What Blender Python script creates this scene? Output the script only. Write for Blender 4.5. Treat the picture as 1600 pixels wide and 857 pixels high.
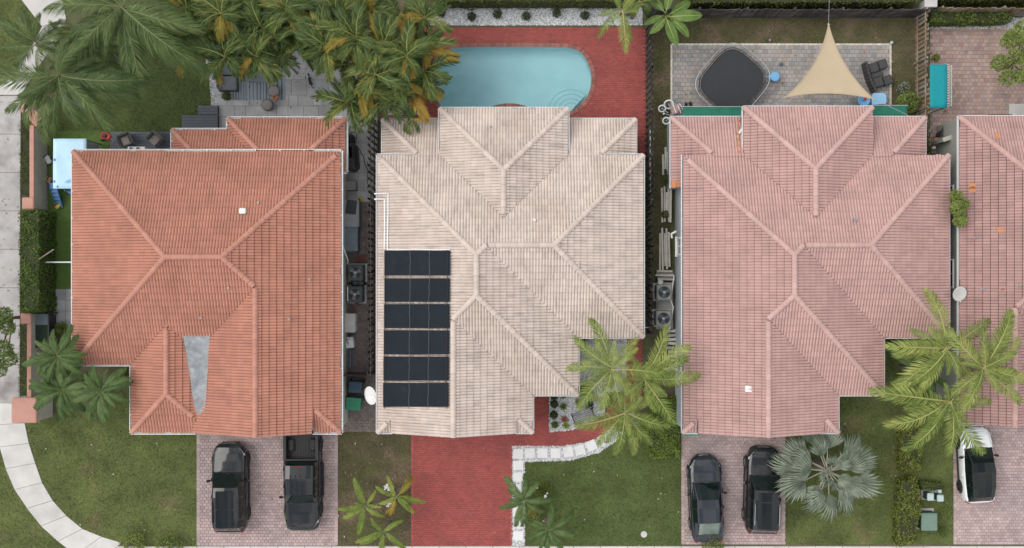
import bpy, math, random
from mathutils import Vector, Matrix
R = math.radians
rng = random.Random(11)
for o in list(bpy.data.objects):
    bpy.data.objects.remove(o)
SC = bpy.context.scene
COL = SC.collection

# ------------------------------------------------------------------ camera, sky, sun, exposure
H = 55.0          # height of the drone above the ground, metres
K = 28.0          # plan scale of the survey: units per metre at ground level
cam = bpy.data.cameras.new('camera')
cam.sensor_width = 36.0
cam.lens = 36.0 * H / (1600 / K)
cam.clip_end = 3000
co = bpy.data.objects.new('camera', cam)
COL.objects.link(co)
co.location = (0, 0, H)
SC.camera = co

SUN_EL, SUN_AZ = 52.0, 285.0
w = bpy.data.worlds.new('World')
SC.world = w
w.use_nodes = True
nt = w.node_tree
nt.nodes.clear()
sky = nt.nodes.new('ShaderNodeTexSky')
sky.sky_type = 'NISHITA'
sky.sun_disc = False
sky.sun_elevation = R(SUN_EL)
sky.sun_rotation = R(SUN_AZ)
hs = nt.nodes.new('ShaderNodeHueSaturation')
hs.inputs['Saturation'].default_value = 0.22
tc = nt.nodes.new('ShaderNodeTexCoord')
cn = nt.nodes.new('ShaderNodeTexNoise')
cn.inputs['Scale'].default_value = 5.0
cn.inputs['Detail'].default_value = 6
cr = nt.nodes.new('ShaderNodeValToRGB')
cr.color_ramp.elements[0].position = 0.38
cr.color_ramp.elements[0].color = (3.6, 4.2, 5.0, 1)
cr.color_ramp.elements[1].position = 0.62
cr.color_ramp.elements[1].color = (12.5, 12.4, 12.2, 1)
mx = nt.nodes.new('ShaderNodeMixRGB')
mx.inputs['Fac'].default_value = 0.8
bg = nt.nodes.new('ShaderNodeBackground')
bg.inputs['Strength'].default_value = 0.1
wo = nt.nodes.new('ShaderNodeOutputWorld')
lk = nt.links.new
lk(sky.outputs[0], hs.inputs['Color'])
lk(tc.outputs['Generated'], cn.inputs['Vector'])
lk(cn.outputs['Fac'], cr.inputs['Fac'])
lk(hs.outputs[0], mx.inputs[1])
lk(cr.outputs[0], mx.inputs[2])
lk(mx.outputs[0], bg.inputs['Color'])
lk(bg.outputs[0], wo.inputs['Surface'])

sd = bpy.data.lights.new('sun', 'SUN')
sd.energy = 1.4
sd.angle = R(42)
sd.color = (1.0, 0.95, 0.88)
so = bpy.data.objects.new('sun', sd)
COL.objects.link(so)
_e, _a = R(SUN_EL), R(SUN_AZ)
sdir = Vector((math.sin(_a) * math.cos(_e), math.cos(_a) * math.cos(_e), math.sin(_e)))
so.rotation_euler = sdir.to_track_quat('Z', 'Y').to_euler()
so.location = (0, 0, 60)

SC.view_settings.view_transform = 'Standard'
SC.view_settings.look = 'None'
SC.view_settings.exposure = 0.36
SC.view_settings.gamma = 1.0
try:
    SC.cycles.max_bounces = 6
    SC.cycles.transparent_max_bounces = 8
except Exception:
    pass

# ------------------------------------------------------------------ helpers
def P(px, py, h=0.0):
    """survey plan coordinate of a point that stands h metres above the ground"""
    s = (H - h) / H / K
    return Vector(((px - 800) * s, (428.5 - py) * s, h))

def L2(pts, h=0.0):
    return [P(a, b, h) for a, b in pts]

def _inp(n, name):
    return n.inputs[name] if name in n.inputs else None

def M(name, c, rough=0.75, var=0.16, scale=2.5, c2=None, c2s=0.4, c2w=(0.45, 0.65), bump=0.0, bscale=60,
      rnd=0.0, metal=0.0, coat=0.0, trans=0.0, spec=None, streak=None, ramp=None, fine=0.0, vscale=None, soft=False):
    """procedural material: base colour, soft variation, second patchy colour, per piece variation, bump"""
    m = bpy.data.materials.new(name)
    m.use_nodes = True
    t = m.node_tree
    N = t.nodes
    N.clear()
    out = N.new('ShaderNodeOutputMaterial')
    b = N.new('ShaderNodeBsdfPrincipled')
    b.inputs['Roughness'].default_value = rough
    b.inputs['Metallic'].default_value = metal
    if spec is not None and _inp(b, 'Specular IOR Level'):
        b.inputs['Specular IOR Level'].default_value = spec
    if coat and _inp(b, 'Coat Weight'):
        b.inputs['Coat Weight'].default_value = coat
        b.inputs['Coat Roughness'].default_value = 0.03
    geo = N.new('ShaderNodeNewGeometry')
    def noise(s, d=4, vec=None):
        n = N.new('ShaderNodeTexNoise')
        n.inputs['Scale'].default_value = s
        n.inputs['Detail'].default_value = d
        t.links.new(vec or geo.outputs['Position'], n.inputs['Vector'])
        return n.outputs['Fac']
    def mix(fac, a, bb, mode='MIX'):
        n = N.new('ShaderNodeMixRGB')
        n.blend_type = mode
        for i, x in ((0, fac), (1, a), (2, bb)):
            if isinstance(x, (int, float)):
                n.inputs[i].default_value = x
            elif isinstance(x, tuple):
                n.inputs[i].default_value = x if len(x) == 4 else (*x, 1)
            else:
                t.links.new(x, n.inputs[i])
        return n.outputs[0]
    def maprange(x, a, bb, c0, d):
        n = N.new('ShaderNodeMapRange')
        t.links.new(x, n.inputs[0])
        for i, vv in enumerate((a, bb, c0, d)):
            n.inputs[i + 1].default_value = vv
        return n.outputs[0]
    def piece():
        at = N.new('ShaderNodeAttribute')
        at.attribute_name = 'rnd'
        oi = N.new('ShaderNodeObjectInfo')
        if soft:      # each leaf varies, and each frond as a whole too
            ma = N.new('ShaderNodeMath'); ma.operation = 'MULTIPLY'; ma.inputs[1].default_value = 0.68
            mb = N.new('ShaderNodeMath'); mb.operation = 'MULTIPLY_ADD'; mb.inputs[1].default_value = 0.36
            t.links.new(at.outputs['Fac'], ma.inputs[0])
            t.links.new(oi.outputs['Random'], mb.inputs[0])
            t.links.new(ma.outputs[0], mb.inputs[2])
            return mb.outputs[0]
        ad = N.new('ShaderNodeMath')
        ad.operation = 'ADD'
        t.links.new(at.outputs['Fac'], ad.inputs[0])
        t.links.new(oi.outputs['Random'], ad.inputs[1])
        fr = N.new('ShaderNodeMath')
        fr.operation = 'FRACT'
        t.links.new(ad.outputs[0], fr.inputs[0])
        return fr.outputs[0]
    if ramp:
        pr = piece()
        cr_ = N.new('ShaderNodeValToRGB')
        cr_.color_ramp.interpolation = 'LINEAR'
        el = cr_.color_ramp.elements
        el[0].position, el[0].color = ramp[0][0], (*ramp[0][1], 1)
        el[1].position, el[1].color = ramp[-1][0], (*ramp[-1][1], 1)
        for p_, c_ in ramp[1:-1]:
            e_ = el.new(p_)
            e_.color = (*c_, 1)
        t.links.new(pr, cr_.inputs[0])
        cur = cr_.outputs[0]
    else:
        cur = None
    base = cur if cur is not None else tuple(c)
    f = noise(scale)
    g = maprange(f, 0.25, 0.75, 1 - var, 1 + var)
    comb = N.new('ShaderNodeCombineColor')
    for i in range(3):
        t.links.new(g, comb.inputs[i])
    if c2 is not None:
        f2 = maprange(noise(c2s, 6), c2w[0], c2w[1], 0, 1)
        base = mix(f2, base, tuple(c2))
    if streak is not None:       # dirt streaks / stains: (colour, scale, lo, hi, strength)
        vec = None
        if vscale:
            vm = N.new('ShaderNodeVectorMath')
            vm.operation = 'MULTIPLY'
            t.links.new(geo.outputs['Position'], vm.inputs[0])
            vm.inputs[1].default_value = vscale
            vec = vm.outputs[0]
        f3 = maprange(noise(streak[1], 8, vec), streak[2], streak[3], 0, streak[4])
        base = mix(f3, base, tuple(streak[0]))
    cur = mix(1.0, base, comb.outputs[0], 'MULTIPLY')
    if rnd and not ramp:
        pr = maprange(piece(), 0, 1, 1 - rnd, 1 + rnd)
        cb = N.new('ShaderNodeCombineColor')
        for i in range(3):
            t.links.new(pr, cb.inputs[i])
        cur = mix(1.0, cur, cb.outputs[0], 'MULTIPLY')
    if fine:
        fg = maprange(noise(45, 3), 0.3, 0.7, 1 - fine, 1 + fine)
        cb = N.new('ShaderNodeCombineColor')
        for i in range(3):
            t.links.new(fg, cb.inputs[i])
        cur = mix(1.0, cur, cb.outputs[0], 'MULTIPLY')
    t.links.new(cur, b.inputs['Base Color'])
    if bump:
        bn = N.new('ShaderNodeBump')
        bn.inputs['Strength'].default_value = bump
        bn.inputs['Distance'].default_value = 0.02
        t.links.new(noise(bscale, 5), bn.inputs['Height'])
        t.links.new(bn.outputs[0], b.inputs['Normal'])
    if trans:
        tr = N.new('ShaderNodeBsdfTranslucent')
        t.links.new(cur, tr.inputs['Color'])
        ms = N.new('ShaderNodeMixShader')
        ms.inputs[0].default_value = trans
        t.links.new(b.outputs[0], ms.inputs[1])
        t.links.new(tr.outputs[0], ms.inputs[2])
        t.links.new(ms.outputs[0], out.inputs['Surface'])
    else:
        t.links.new(b.outputs[0], out.inputs['Surface'])
    return m

def wloc(o):
    v = Vector((0, 0, 0))
    while o is not None:
        v += o.location
        o = o.parent
    return v

def link(o, parent=None):
    COL.objects.link(o)
    if parent is not None:
        o.parent = parent
    return o

def tag(o, label=None, cat=None, group=None, kind=None):
    if label: o['label'] = label
    if cat: o['category'] = cat
    if group: o['group'] = group
    if kind: o['kind'] = kind
    return o

def thing(name, label, cat, loc=(0, 0, 0), group=None):
    o = bpy.data.objects.new(name, None)
    o.empty_display_size = 0.2
    o.location = loc
    COL.objects.link(o)
    return tag(o, label, cat, group)

def copy_tree(o, parent=None):
    c = o.copy()
    COL.objects.link(c)
    if parent is not None:
        c.parent = parent
    for ch in list(o.children):
        copy_tree(ch, c)
    return c

def mesh_obj(name, me, parent=None, loc=None):
    o = bpy.data.objects.new(name, me)
    link(o, parent)
    if loc is not None:
        o.location = loc
    return o

class MB:
    def __init__(s):
        s.v, s.f, s.r, s.m = [], [], [], []
        s.cr, s.cm = 0.0, 0
    def add(s, vs, fs):
        n = len(s.v)
        s.v.extend(tuple(x) for x in vs)
        for f in fs:
            s.f.append(tuple(n + i for i in f))
            s.r.append(s.cr)
            s.m.append(s.cm)
        return s
    def poly(s, pts):
        return s.add(pts, [tuple(range(len(pts)))])
    def box(s, c, sz, rz=0.0, taper=1.0, mat=None):
        x, y, z = sz[0] / 2, sz[1] / 2, sz[2] / 2
        vs = []
        for k, t in ((-1, 1.0), (1, taper)):
            for a, b in ((-1, -1), (1, -1), (1, 1), (-1, 1)):
                vs.append(Vector((a * x * t, b * y * t, k * z)))
        if mat is not None:
            vs = [mat @ q for q in vs]
        elif rz:
            m = Matrix.Rotation(rz, 3, 'Z')
            vs = [m @ q for q in vs]
        c = Vector(c)
        return s.add([q + c for q in vs], [(3, 2, 1, 0), (4, 5, 6, 7), (0, 1, 5, 4), (1, 2, 6, 5), (2, 3, 7, 6), (3, 0, 4, 7)])
    def cbox(s, c, sz, rz=0.0, ch=0.03):
        """box with chamfered top edge"""
        x, y, z = sz[0] / 2, sz[1] / 2, sz[2] / 2
        m = Matrix.Rotation(rz, 3, 'Z')
        rings = []
        def ring(xx, yy, zz, cc):
            return [Vector((a, b, zz)) for a, b in ((-xx + cc, -yy), (xx - cc, -yy), (xx, -yy + cc), (xx, yy - cc), (xx - cc, yy), (-xx + cc, yy), (-xx, yy - cc), (-xx, -yy + cc))]
        rings = ring(x, y, -z, ch) + ring(x, y, z - ch, ch) + ring(x - ch, y - ch, z, ch)
        fs = []
        for k in range(2):
            for i in range(8):
                j = (i + 1) % 8
                fs.append((k * 8 + i, k * 8 + j, k * 8 + 8 + j, k * 8 + 8 + i))
        fs.append(tuple(range(16, 24)))
        fs.append(tuple(range(7, -1, -1)))
        c = Vector(c)
        return s.add([m @ q + c for q in rings], fs)
    def prism(s, pts, z0, z1):
        n = len(pts)
        area = sum(pts[i][0] * pts[(i + 1) % n][1] - pts[(i + 1) % n][0] * pts[i][1] for i in range(n))
        if area < 0:
            pts = pts[::-1]
        vs = [(p[0], p[1], z0) for p in pts] + [(p[0], p[1], z1) for p in pts]
        fs = [tuple(range(n, 2 * n)), tuple(range(n - 1, -1, -1))]
        fs += [(i, (i + 1) % n, n + (i + 1) % n, n + i) for i in range(n)]
        return s.add(vs, fs)
    def tube(s, pts, r, n=6, cap=True):
        pts = [Vector(p) for p in pts]
        rs = r if isinstance(r, (list, tuple)) else [r] * len(pts)
        vs, fs = [], []
        for i, p in enumerate(pts):
            d = (pts[min(i + 1, len(pts) - 1)] - pts[max(i - 1, 0)])
            if d.length < 1e-7: d = Vector((0, 0, 1))
            d.normalize()
            a = d.cross(Vector((0, 0, 1)))
            if a.length < 0.05: a = d.cross(Vector((1, 0, 0)))
            a.normalize()
            b = d.cross(a)
            for k in range(n):
                t = 2 * math.pi * k / n
                vs.append(p + (a * math.cos(t) + b * math.sin(t)) * rs[i])
        for i in range(len(pts) - 1):
            for k in range(n):
                j = (k + 1) % n
                fs.append((i * n + k, i * n + n + k, i * n + n + j, i * n + j))
        if cap:
            fs.append(tuple(range(n)))
            fs.append(tuple(range(len(pts) * n - 1, len(pts) * n - n - 1, -1)))
        return s.add(vs, fs)
    def lathe(s, prof, c=(0, 0, 0), n=16, axis='Z', cap=True):
        """prof: list of (radius, height)"""
        c = Vector(c)
        vs, fs = [], []
        for r, z in prof:
            for k in range(n):
                t = 2 * math.pi * k / n
                q = Vector((r * math.cos(t), r * math.sin(t), z))
                if axis == 'X': q = Vector((q.z, q.x, q.y))
                if axis == 'Y': q = Vector((q.y, q.z, q.x))
                vs.append(q + c)
        for i in range(len(prof) - 1):
            for k in range(n):
                j = (k + 1) % n
                fs.append((i * n + k, i * n + j, i * n + n + j, i * n + n + k))
        if cap:
            fs.append(tuple(range(n - 1, -1, -1)))
            fs.append(tuple(range((len(prof) - 1) * n, len(prof) * n)))
        return s.add(vs, fs)
    def mesh(s, name, mats, off=Vector((0, 0, 0)), smooth=False):
        me = bpy.data.meshes.new(name)
        if off.length > 0:
            vs = [(x - off.x, y - off.y, z - off.z) for x, y, z in s.v]
        else:
            vs = s.v
        me.from_pydata(vs, [], s.f)
        if not isinstance(mats, (list, tuple)): mats = [mats]
        for m in mats: me.materials.append(m)
        if any(s.m): me.polygons.foreach_set('material_index', s.m)
        if any(s.r):
            a = me.attributes.new('rnd', 'FLOAT', 'FACE')
            a.data.foreach_set('value', s.r)
        if smooth:
            me.polygons.foreach_set('use_smooth', [True] * len(me.polygons))
        me.update()
        return me
    def build(s, name, mats, parent=None, smooth=False, kind=None, label=None):
        off = wloc(parent) if parent is not None else Vector((0, 0, 0))
        o = mesh_obj(name, s.mesh(name, mats, off, smooth), parent)
        if kind: o['kind'] = kind
        if label: o['label'] = label
        return o

def inpoly(x, y, pts):
    c = False
    j = len(pts) - 1
    for i in range(len(pts)):
        a, b = pts[i], pts[j]
        if (a[1] > y) != (b[1] > y) and x < (b[0] - a[0]) * (y - a[1]) / (b[1] - a[1]) + a[0]:
            c = not c
        j = i
    return c

def clip(poly, a, b, c):
    """keep a*x+b*y+c >= 0 (polygon of Vectors, clipped in plan)"""
    out = []
    n = len(poly)
    if n == 0: return out
    ds = [a * p[0] + b * p[1] + c for p in poly]
    for i in range(n):
        j = (i + 1) % n
        if ds[i] >= 0: out.append(poly[i])
        if (ds[i] > 0 and ds[j] < 0) or (ds[i] < 0 and ds[j] > 0):
            t = ds[i] / (ds[i] - ds[j])
            out.append(poly[i] + (poly[j] - poly[i]) * t)
    return out

def area2(poly):
    n = len(poly)
    return 0.5 * sum(poly[i][0] * poly[(i + 1) % n][1] - poly[(i + 1) % n][0] * poly[i][1] for i in range(n))

# ------------------------------------------------------------------ materials
WHITE = M('white_paint', (0.78, 0.78, 0.78), 0.5, 0.05)
GUTTER = M('white_aluminium', (0.74, 0.74, 0.74), 0.45, 0.08, 6)
CONC = M('concrete', (0.56, 0.54, 0.52), 0.85, 0.10, 1.2, c2=(0.44, 0.42, 0.40), c2s=0.5, c2w=(0.5, 0.75), bump=0.2, bscale=30, rnd=0.06, fine=0.06)
CONC_DIRTY = M('weathered_concrete', (0.42, 0.40, 0.39), 0.9, 0.15, 1.5, c2=(0.22, 0.20, 0.20), c2s=0.7, c2w=(0.5, 0.7), bump=0.25, bscale=30, rnd=0.07)
JOINT = M('sand_joint', (0.215, 0.17, 0.165), 0.95, 0.2, 8)
JOINT_RED = M('red_joint', (0.21, 0.06, 0.053), 0.95, 0.2, 8)
RED = M('red_paver', (0.335, 0.074, 0.064), 0.8, 0.12, 1.0, rnd=0.13, c2=(0.285, 0.068, 0.06), c2s=0.35, streak=((0.20, 0.055, 0.05), 1.1, 0.52, 0.75, 0.5))
PINK = M('pink_paver', (0.43, 0.325, 0.31), 0.85, 0.12, 1.0, rnd=0.15, c2=(0.36, 0.285, 0.28), c2s=0.3, streak=((0.2, 0.16, 0.16), 1.3, 0.58, 0.75, 0.5))
PINK2 = M('blend_paver', (0.36, 0.24, 0.21), 0.85, 0.12, 1.0, ramp=[(0, (0.29, 0.22, 0.21)), (0.4, (0.37, 0.26, 0.235)), (0.75, (0.41, 0.30, 0.25)), (1, (0.30, 0.19, 0.17))])
GREYP = M('grey_paver', (0.3, 0.28, 0.27), 0.85, 0.12, 1.0, ramp=[(0, (0.24, 0.235, 0.235)), (0.5, (0.31, 0.295, 0.285)), (0.8, (0.36, 0.33, 0.31)), (1, (0.33, 0.27, 0.24))])
SIDEP = M('brown_paver', (0.2, 0.165, 0.155), 0.9, 0.15, 1.0, rnd=0.2)
STONE = M('travertine', (0.46, 0.455, 0.46), 0.75, 0.2, 2.2, rnd=0.12, c2=(0.33, 0.325, 0.335), c2s=1.1, bump=0.1)
GRAVEL = M('white_pebble', (0.62, 0.62, 0.63), 0.8, 0.08, 5, ramp=[(0, (0.42, 0.43, 0.46)), (0.4, (0.62, 0.62, 0.63)), (1, (0.78, 0.78, 0.78))])
GRAVBED = M('gravel_bed', (0.36, 0.36, 0.38), 0.9, 0.25, 14, bump=0.6, bscale=25)
GROUND = M('ground_soil', (0.085, 0.09, 0.04), 0.95, 0.3, 1.5, c2=(0.13, 0.10, 0.065), c2s=0.25, c2w=(0.5, 0.7), bump=0.4, bscale=20, fine=0.3)
LAWN = M('lawn', (0.098, 0.12, 0.034), 0.95, 0.35, 0.7, c2=(0.15, 0.125, 0.06), c2s=0.45, c2w=(0.56, 0.78), bump=0.5, bscale=30, fine=0.3)
LAWN_LUSH = M('lush_lawn', (0.078, 0.104, 0.028), 0.95, 0.3, 0.8, bump=0.5, bscale=30, fine=0.3)
LAWN_DRY = M('dry_lawn', (0.088, 0.078, 0.036), 0.95, 0.3, 1.1, c2=(0.16, 0.115, 0.075), c2s=0.5, c2w=(0.48, 0.66), bump=0.5, bscale=30, fine=0.3, streak=((0.06, 0.07, 0.02), 0.8, 0.5, 0.65, 0.8))
TURF = M('artificial_turf', (0.085, 0.145, 0.03), 0.9, 0.12, 2, bump=0.3, bscale=50, fine=0.2)
BLADE = M('grass_blade', (0.08, 0.1, 0.025), 0.7, 0.35, 0.7, trans=0.25, ramp=[(0, (0.08, 0.112, 0.025)), (0.5, (0.125, 0.158, 0.043)), (0.85, (0.17, 0.19, 0.062)), (1, (0.23, 0.2, 0.1))], c2=(0.2, 0.165, 0.085), c2s=0.45, c2w=(0.57, 0.8), streak=((0.125, 0.17, 0.035), 0.33, 0.52, 0.66, 0.7))
BLADE_LUSH = M('lush_grass_blade', (0.08, 0.12, 0.025), 0.7, 0.35, 0.7, trans=0.25, ramp=[(0, (0.064, 0.096, 0.021)), (0.5, (0.1, 0.138, 0.036)), (1, (0.155, 0.18, 0.06))], streak=((0.15, 0.135, 0.06), 0.5, 0.62, 0.8, 0.6))
BLADE_DRY = M('dry_grass_blade', (0.12, 0.1, 0.05), 0.8, 0.3, 0.8, trans=0.2, ramp=[(0, (0.085, 0.09, 0.03)), (0.5, (0.13, 0.12, 0.052)), (1, (0.22, 0.175, 0.105))], c2=(0.16, 0.115, 0.07), c2s=0.5, c2w=(0.5, 0.7))
ASPH = M('asphalt', (0.055, 0.055, 0.057), 0.9, 0.2, 2, bump=0.4, bscale=40)
WALL1 = M('pale_green_stucco', (0.42, 0.43, 0.39), 0.9, 0.08, 2, bump=0.3, bscale=25)
WALL2 = M('cream_stucco', (0.55, 0.5, 0.42), 0.9, 0.08, 2, bump=0.3, bscale=25)
WALL3 = M('blue_grey_stucco', (0.42, 0.46, 0.50), 0.9, 0.08, 2, bump=0.3, bscale=25)
WALL4 = M('grey_stucco', (0.27, 0.275, 0.25), 0.9, 0.08, 2, bump=0.3, bscale=25)
PINKCAP = M('terracotta_stucco', (0.47, 0.245, 0.195), 0.85, 0.1, 2, bump=0.2, bscale=25)
YWALL = M('beige_wall', (0.42, 0.40, 0.35), 0.9, 0.12, 2)
ROOF1 = [M('terracotta_tile', (0.465, 0.215, 0.152), 0.8, 0.07, 0.9, rnd=0.07, c2=(0.425, 0.192, 0.137), c2s=0.5, streak=((0.22, 0.12, 0.095), 1.6, 0.56, 0.78, 0.35), vscale=v_) for v_ in ((2.6, .5, .5), (.5, 2.6, .5))]
ROOF2 = [M('cream_tile', (0.60, 0.51, 0.455), 0.8, 0.06, 0.9, rnd=0.07, c2=(0.53, 0.44, 0.385), c2s=0.4, streak=((0.24, 0.215, 0.20), 2.2, 0.53, 0.76, 0.5), vscale=v_) for v_ in ((2.6, .5, .5), (.5, 2.6, .5))]
ROOF3 = [M('pink_tile', (0.495, 0.312, 0.288), 0.8, 0.06, 0.9, rnd=0.06, c2=(0.455, 0.285, 0.264), c2s=0.5, streak=((0.26, 0.165, 0.155), 1.6, 0.57, 0.8, 0.35), vscale=v_) for v_ in ((2.6, .5, .5), (.5, 2.6, .5))]
ROOF4 = [M('rose_tile', (0.44, 0.275, 0.255), 0.8, 0.07, 0.9, rnd=0.08, c2=(0.395, 0.245, 0.228), c2s=0.5, streak=((0.26, 0.16, 0.15), 1.6, 0.57, 0.8, 0.35), vscale=v_) for v_ in ((2.6, .5, .5), (.5, 2.6, .5))]
CAP1 = M('terracotta_ridge', (0.46, 0.215, 0.16), 0.8, 0.07, 1.5, rnd=0.08)
CAP2 = M('cream_ridge', (0.56, 0.465, 0.41), 0.8, 0.07, 1.5, rnd=0.08)
CAP3 = M('pink_ridge', (0.50, 0.325, 0.295), 0.8, 0.07, 1.5, rnd=0.08)
CAP4 = M('rose_ridge', (0.48, 0.30, 0.27), 0.8, 0.07, 1.5, rnd=0.08)
ORANGE = M('orange_tile', (0.5, 0.20, 0.08), 0.8, 0.1)
DECKUND = M('roof_felt', (0.06, 0.05, 0.048), 0.95, 0.1)
FLASH = M('grey_membrane', (0.275, 0.295, 0.31), 0.7, 0.22, 4, c2=(0.20, 0.215, 0.23), c2s=1.8, streak=((0.42, 0.44, 0.45), 2.5, 0.6, 0.75, 0.5), bump=.3, bscale=6)
SOLAR = M('solar_mat', (0.009, 0.014, 0.021), 0.6, 0.2, 1.2, bump=0.15, bscale=80, spec=0.15, streak=((0.05, 0.065, 0.08), 2.2, 0.62, 0.85, 0.3))
STRAP = M('grey_strap', (0.11, 0.12, 0.125), 0.6, 0.1)
PVC = M('white_pvc', (0.8, 0.8, 0.8), 0.35, 0.03)
GLASS = M('dark_glass', (0.006, 0.008, 0.009), 0.04, 0.1, spec=0.42)
CARGLASS = M('car_glass', (0.006, 0.012, 0.010), 0.02, 0.1, spec=0.4)
CARGLASS2 = M('painted_reflection_glass', (0.13, 0.17, 0.13), 0.06, 0.3, 3, spec=0.9, coat=0.5)  # pale greenish reflection put into the base colour of the glass
BLACKP = M('black_car_paint', (0.009, 0.010, 0.012), 0.10, 0.05, coat=0.55, spec=0.35)
BLUEBLK = M('midnight_car_paint', (0.012, 0.016, 0.024), 0.12, 0.05, coat=0.6, spec=0.4)
WHITEP = M('white_car_paint', (0.78, 0.79, 0.80), 0.3, 0.02, coat=1.0)
TRIM = M('black_plastic', (0.02, 0.02, 0.021), 0.6, 0.1)
TYRE = M('tyre_rubber', (0.022, 0.021, 0.021), 0.85, 0.15)
RIM = M('alloy', (0.42, 0.43, 0.44), 0.3, 0.1, metal=0.9)
RIMD = M('dark_alloy', (0.06, 0.06, 0.062), 0.35, 0.1, metal=0.8)
CHROME = M('chrome', (0.7, 0.7, 0.7), 0.15, 0.05, metal=1.0)
LAMPC = M('headlight_lens', (0.55, 0.56, 0.54), 0.1, 0.2, 8, coat=1.0)
LAMPR = M('tail_light_lens', (0.35, 0.02, 0.02), 0.15, 0.2, 8, coat=1.0)
DKWOOD = M('dark_fence_wood', (0.05, 0.043, 0.042), 0.9, 0.3, 6, rnd=0.3, c2=(0.10, 0.09, 0.088), c2s=1.2)
WOOD = M('brown_fence_wood', (0.22, 0.15, 0.095), 0.85, 0.25, 4, rnd=0.25, c2=(0.30, 0.27, 0.24), c2s=0.9)
DECKW = M('slate_deck_board', (0.105, 0.115, 0.135), 0.7, 0.12, 4, rnd=0.12)
RATTAN = M('grey_rattan', (0.21, 0.2, 0.19), 0.8, 0.2, 25, bump=0.5, bscale=60)
RATTAND = M('charcoal_rattan', (0.055, 0.053, 0.053), 0.75, 0.25, 25, bump=0.5, bscale=60)
CUSH = M('slate_cushion', (0.16, 0.175, 0.195), 0.95, 0.1, 5, bump=0.2, bscale=40)
POUF = M('taupe_pouf', (0.26, 0.23, 0.215), 0.95, 0.12, 14, bump=0.3)
RUGA = M('pale_blue_rug', (0.29, 0.33, 0.36), 0.95, 0.12, 9)
RUGB = M('blue_rug_stripe', (0.105, 0.135, 0.17), 0.95, 0.12, 9)
BLUEPL = M('sky_blue_plastic', (0.17, 0.42, 0.68), 0.4, 0.06)
BLUECAN = M('pale_blue_canopy', (0.50, 0.72, 0.88), 0.6, 0.06, 1.5)
BLUEDK = M('blue_plastic', (0.03, 0.15, 0.36), 0.4, 0.08)
REDPL = M('red_plastic', (0.5, 0.05, 0.05), 0.45, 0.1)
YELPL = M('yellow_plastic', (0.62, 0.46, 0.08), 0.45, 0.1)
GREENBIN = M('green_bin_plastic', (0.035, 0.24, 0.14), 0.5, 0.08)
BLUEBIN = M('blue_bin_plastic', (0.03, 0.075, 0.12), 0.5, 0.08)
UTIL = M('utility_green', (0.14, 0.21, 0.165), 0.6, 0.08, 3)
UTILDK = M('utility_dark_green', (0.018, 0.06, 0.05), 0.6, 0.08, 3)
GREENCAN = M('green_awning_cloth', (0.012, 0.13, 0.085), 0.85, 0.12, 2, bump=0.2)
TEAL = M('teal_cloth', (0.0, 0.235, 0.27), 0.8, 0.06, 2)
SAIL = M('sand_sail_cloth', (0.60, 0.48, 0.325), 0.9, 0.04, 1.5, trans=0.25)
MAT = M('trampoline_mesh', (0.026, 0.028, 0.032), 0.8, 0.15, 8)
STEEL = M('galvanised_steel', (0.42, 0.43, 0.44), 0.4, 0.1, metal=0.6)
BLACKM = M('black_metal', (0.02, 0.02, 0.022), 0.5, 0.1)
GREYBOX = M('grey_resin', (0.23, 0.235, 0.245), 0.7, 0.1, 3)
GREYBOX2 = M('blue_grey_resin', (0.13, 0.165, 0.195), 0.7, 0.1, 3)
ACM = M('condenser_grey', (0.30, 0.295, 0.28), 0.6, 0.1, 4)
ACD = M('condenser_dark', (0.075, 0.085, 0.085), 0.6, 0.1, 4)
CREAMB = M('cream_board', (0.56, 0.53, 0.46), 0.8, 0.14, 3, rnd=0.12)
TRUNK = M('palm_trunk', (0.2, 0.165, 0.13), 0.95, 0.2, 6, bump=0.4, bscale=14)
BARK = M('bark', (0.14, 0.105, 0.075), 0.95, 0.2, 6, bump=0.4, bscale=20)
def fol(name, ramp, var=0.25, tr=0.3, rough=0.45):
    return M(name, (0.1, 0.1, 0.05), rough, var, 2.0, ramp=ramp, trans=tr, spec=0.22, soft=True)
F_COCO = fol('coconut_leaf', [(0, (0.065, 0.11, 0.022)), (0.3, (0.15, 0.215, 0.045)), (0.65, (0.29, 0.345, 0.09)), (1, (0.52, 0.49, 0.16))])
F_PHX = fol('feather_palm_leaf', [(0, (0.035, 0.068, 0.022)), (0.45, (0.085, 0.135, 0.042)), (0.8, (0.16, 0.215, 0.075)), (1, (0.26, 0.31, 0.13))])
F_DARK = fol('dark_palm_leaf', [(0, (0.04, 0.085, 0.024)), (0.5, (0.11, 0.18, 0.055)), (1, (0.24, 0.31, 0.125))])
F_ARECA = fol('areca_leaf', [(0, (0.015, 0.035, 0.009)), (0.3, (0.05, 0.09, 0.024)), (0.6, (0.115, 0.165, 0.044)), (0.82, (0.22, 0.245, 0.07)), (0.93, (0.36, 0.29, 0.07)), (1, (0.36, 0.19, 0.06))])
F_YEL = fol('yellowing_leaf', [(0, (0.17, 0.17, 0.035)), (0.5, (0.34, 0.25, 0.04)), (1, (0.45, 0.22, 0.06))])
F_LIME = fol('young_palm_leaf', [(0, (0.10, 0.16, 0.03)), (0.5, (0.21, 0.28, 0.05)), (1, (0.40, 0.42, 0.09))])
F_SILV = fol('silver_fan_leaf', [(0, (0.10, 0.135, 0.095)), (0.5, (0.20, 0.235, 0.175)), (1, (0.36, 0.39, 0.31))], tr=0.15)
F_BAN = fol('banana_leaf', [(0, (0.09, 0.17, 0.035)), (0.6, (0.145, 0.235, 0.06)), (1, (0.20, 0.26, 0.08))])
F_HEDGE = fol('hedge_leaf', [(0, (0.05, 0.09, 0.018)), (0.5, (0.12, 0.175, 0.035)), (1, (0.24, 0.29, 0.07))])
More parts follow.
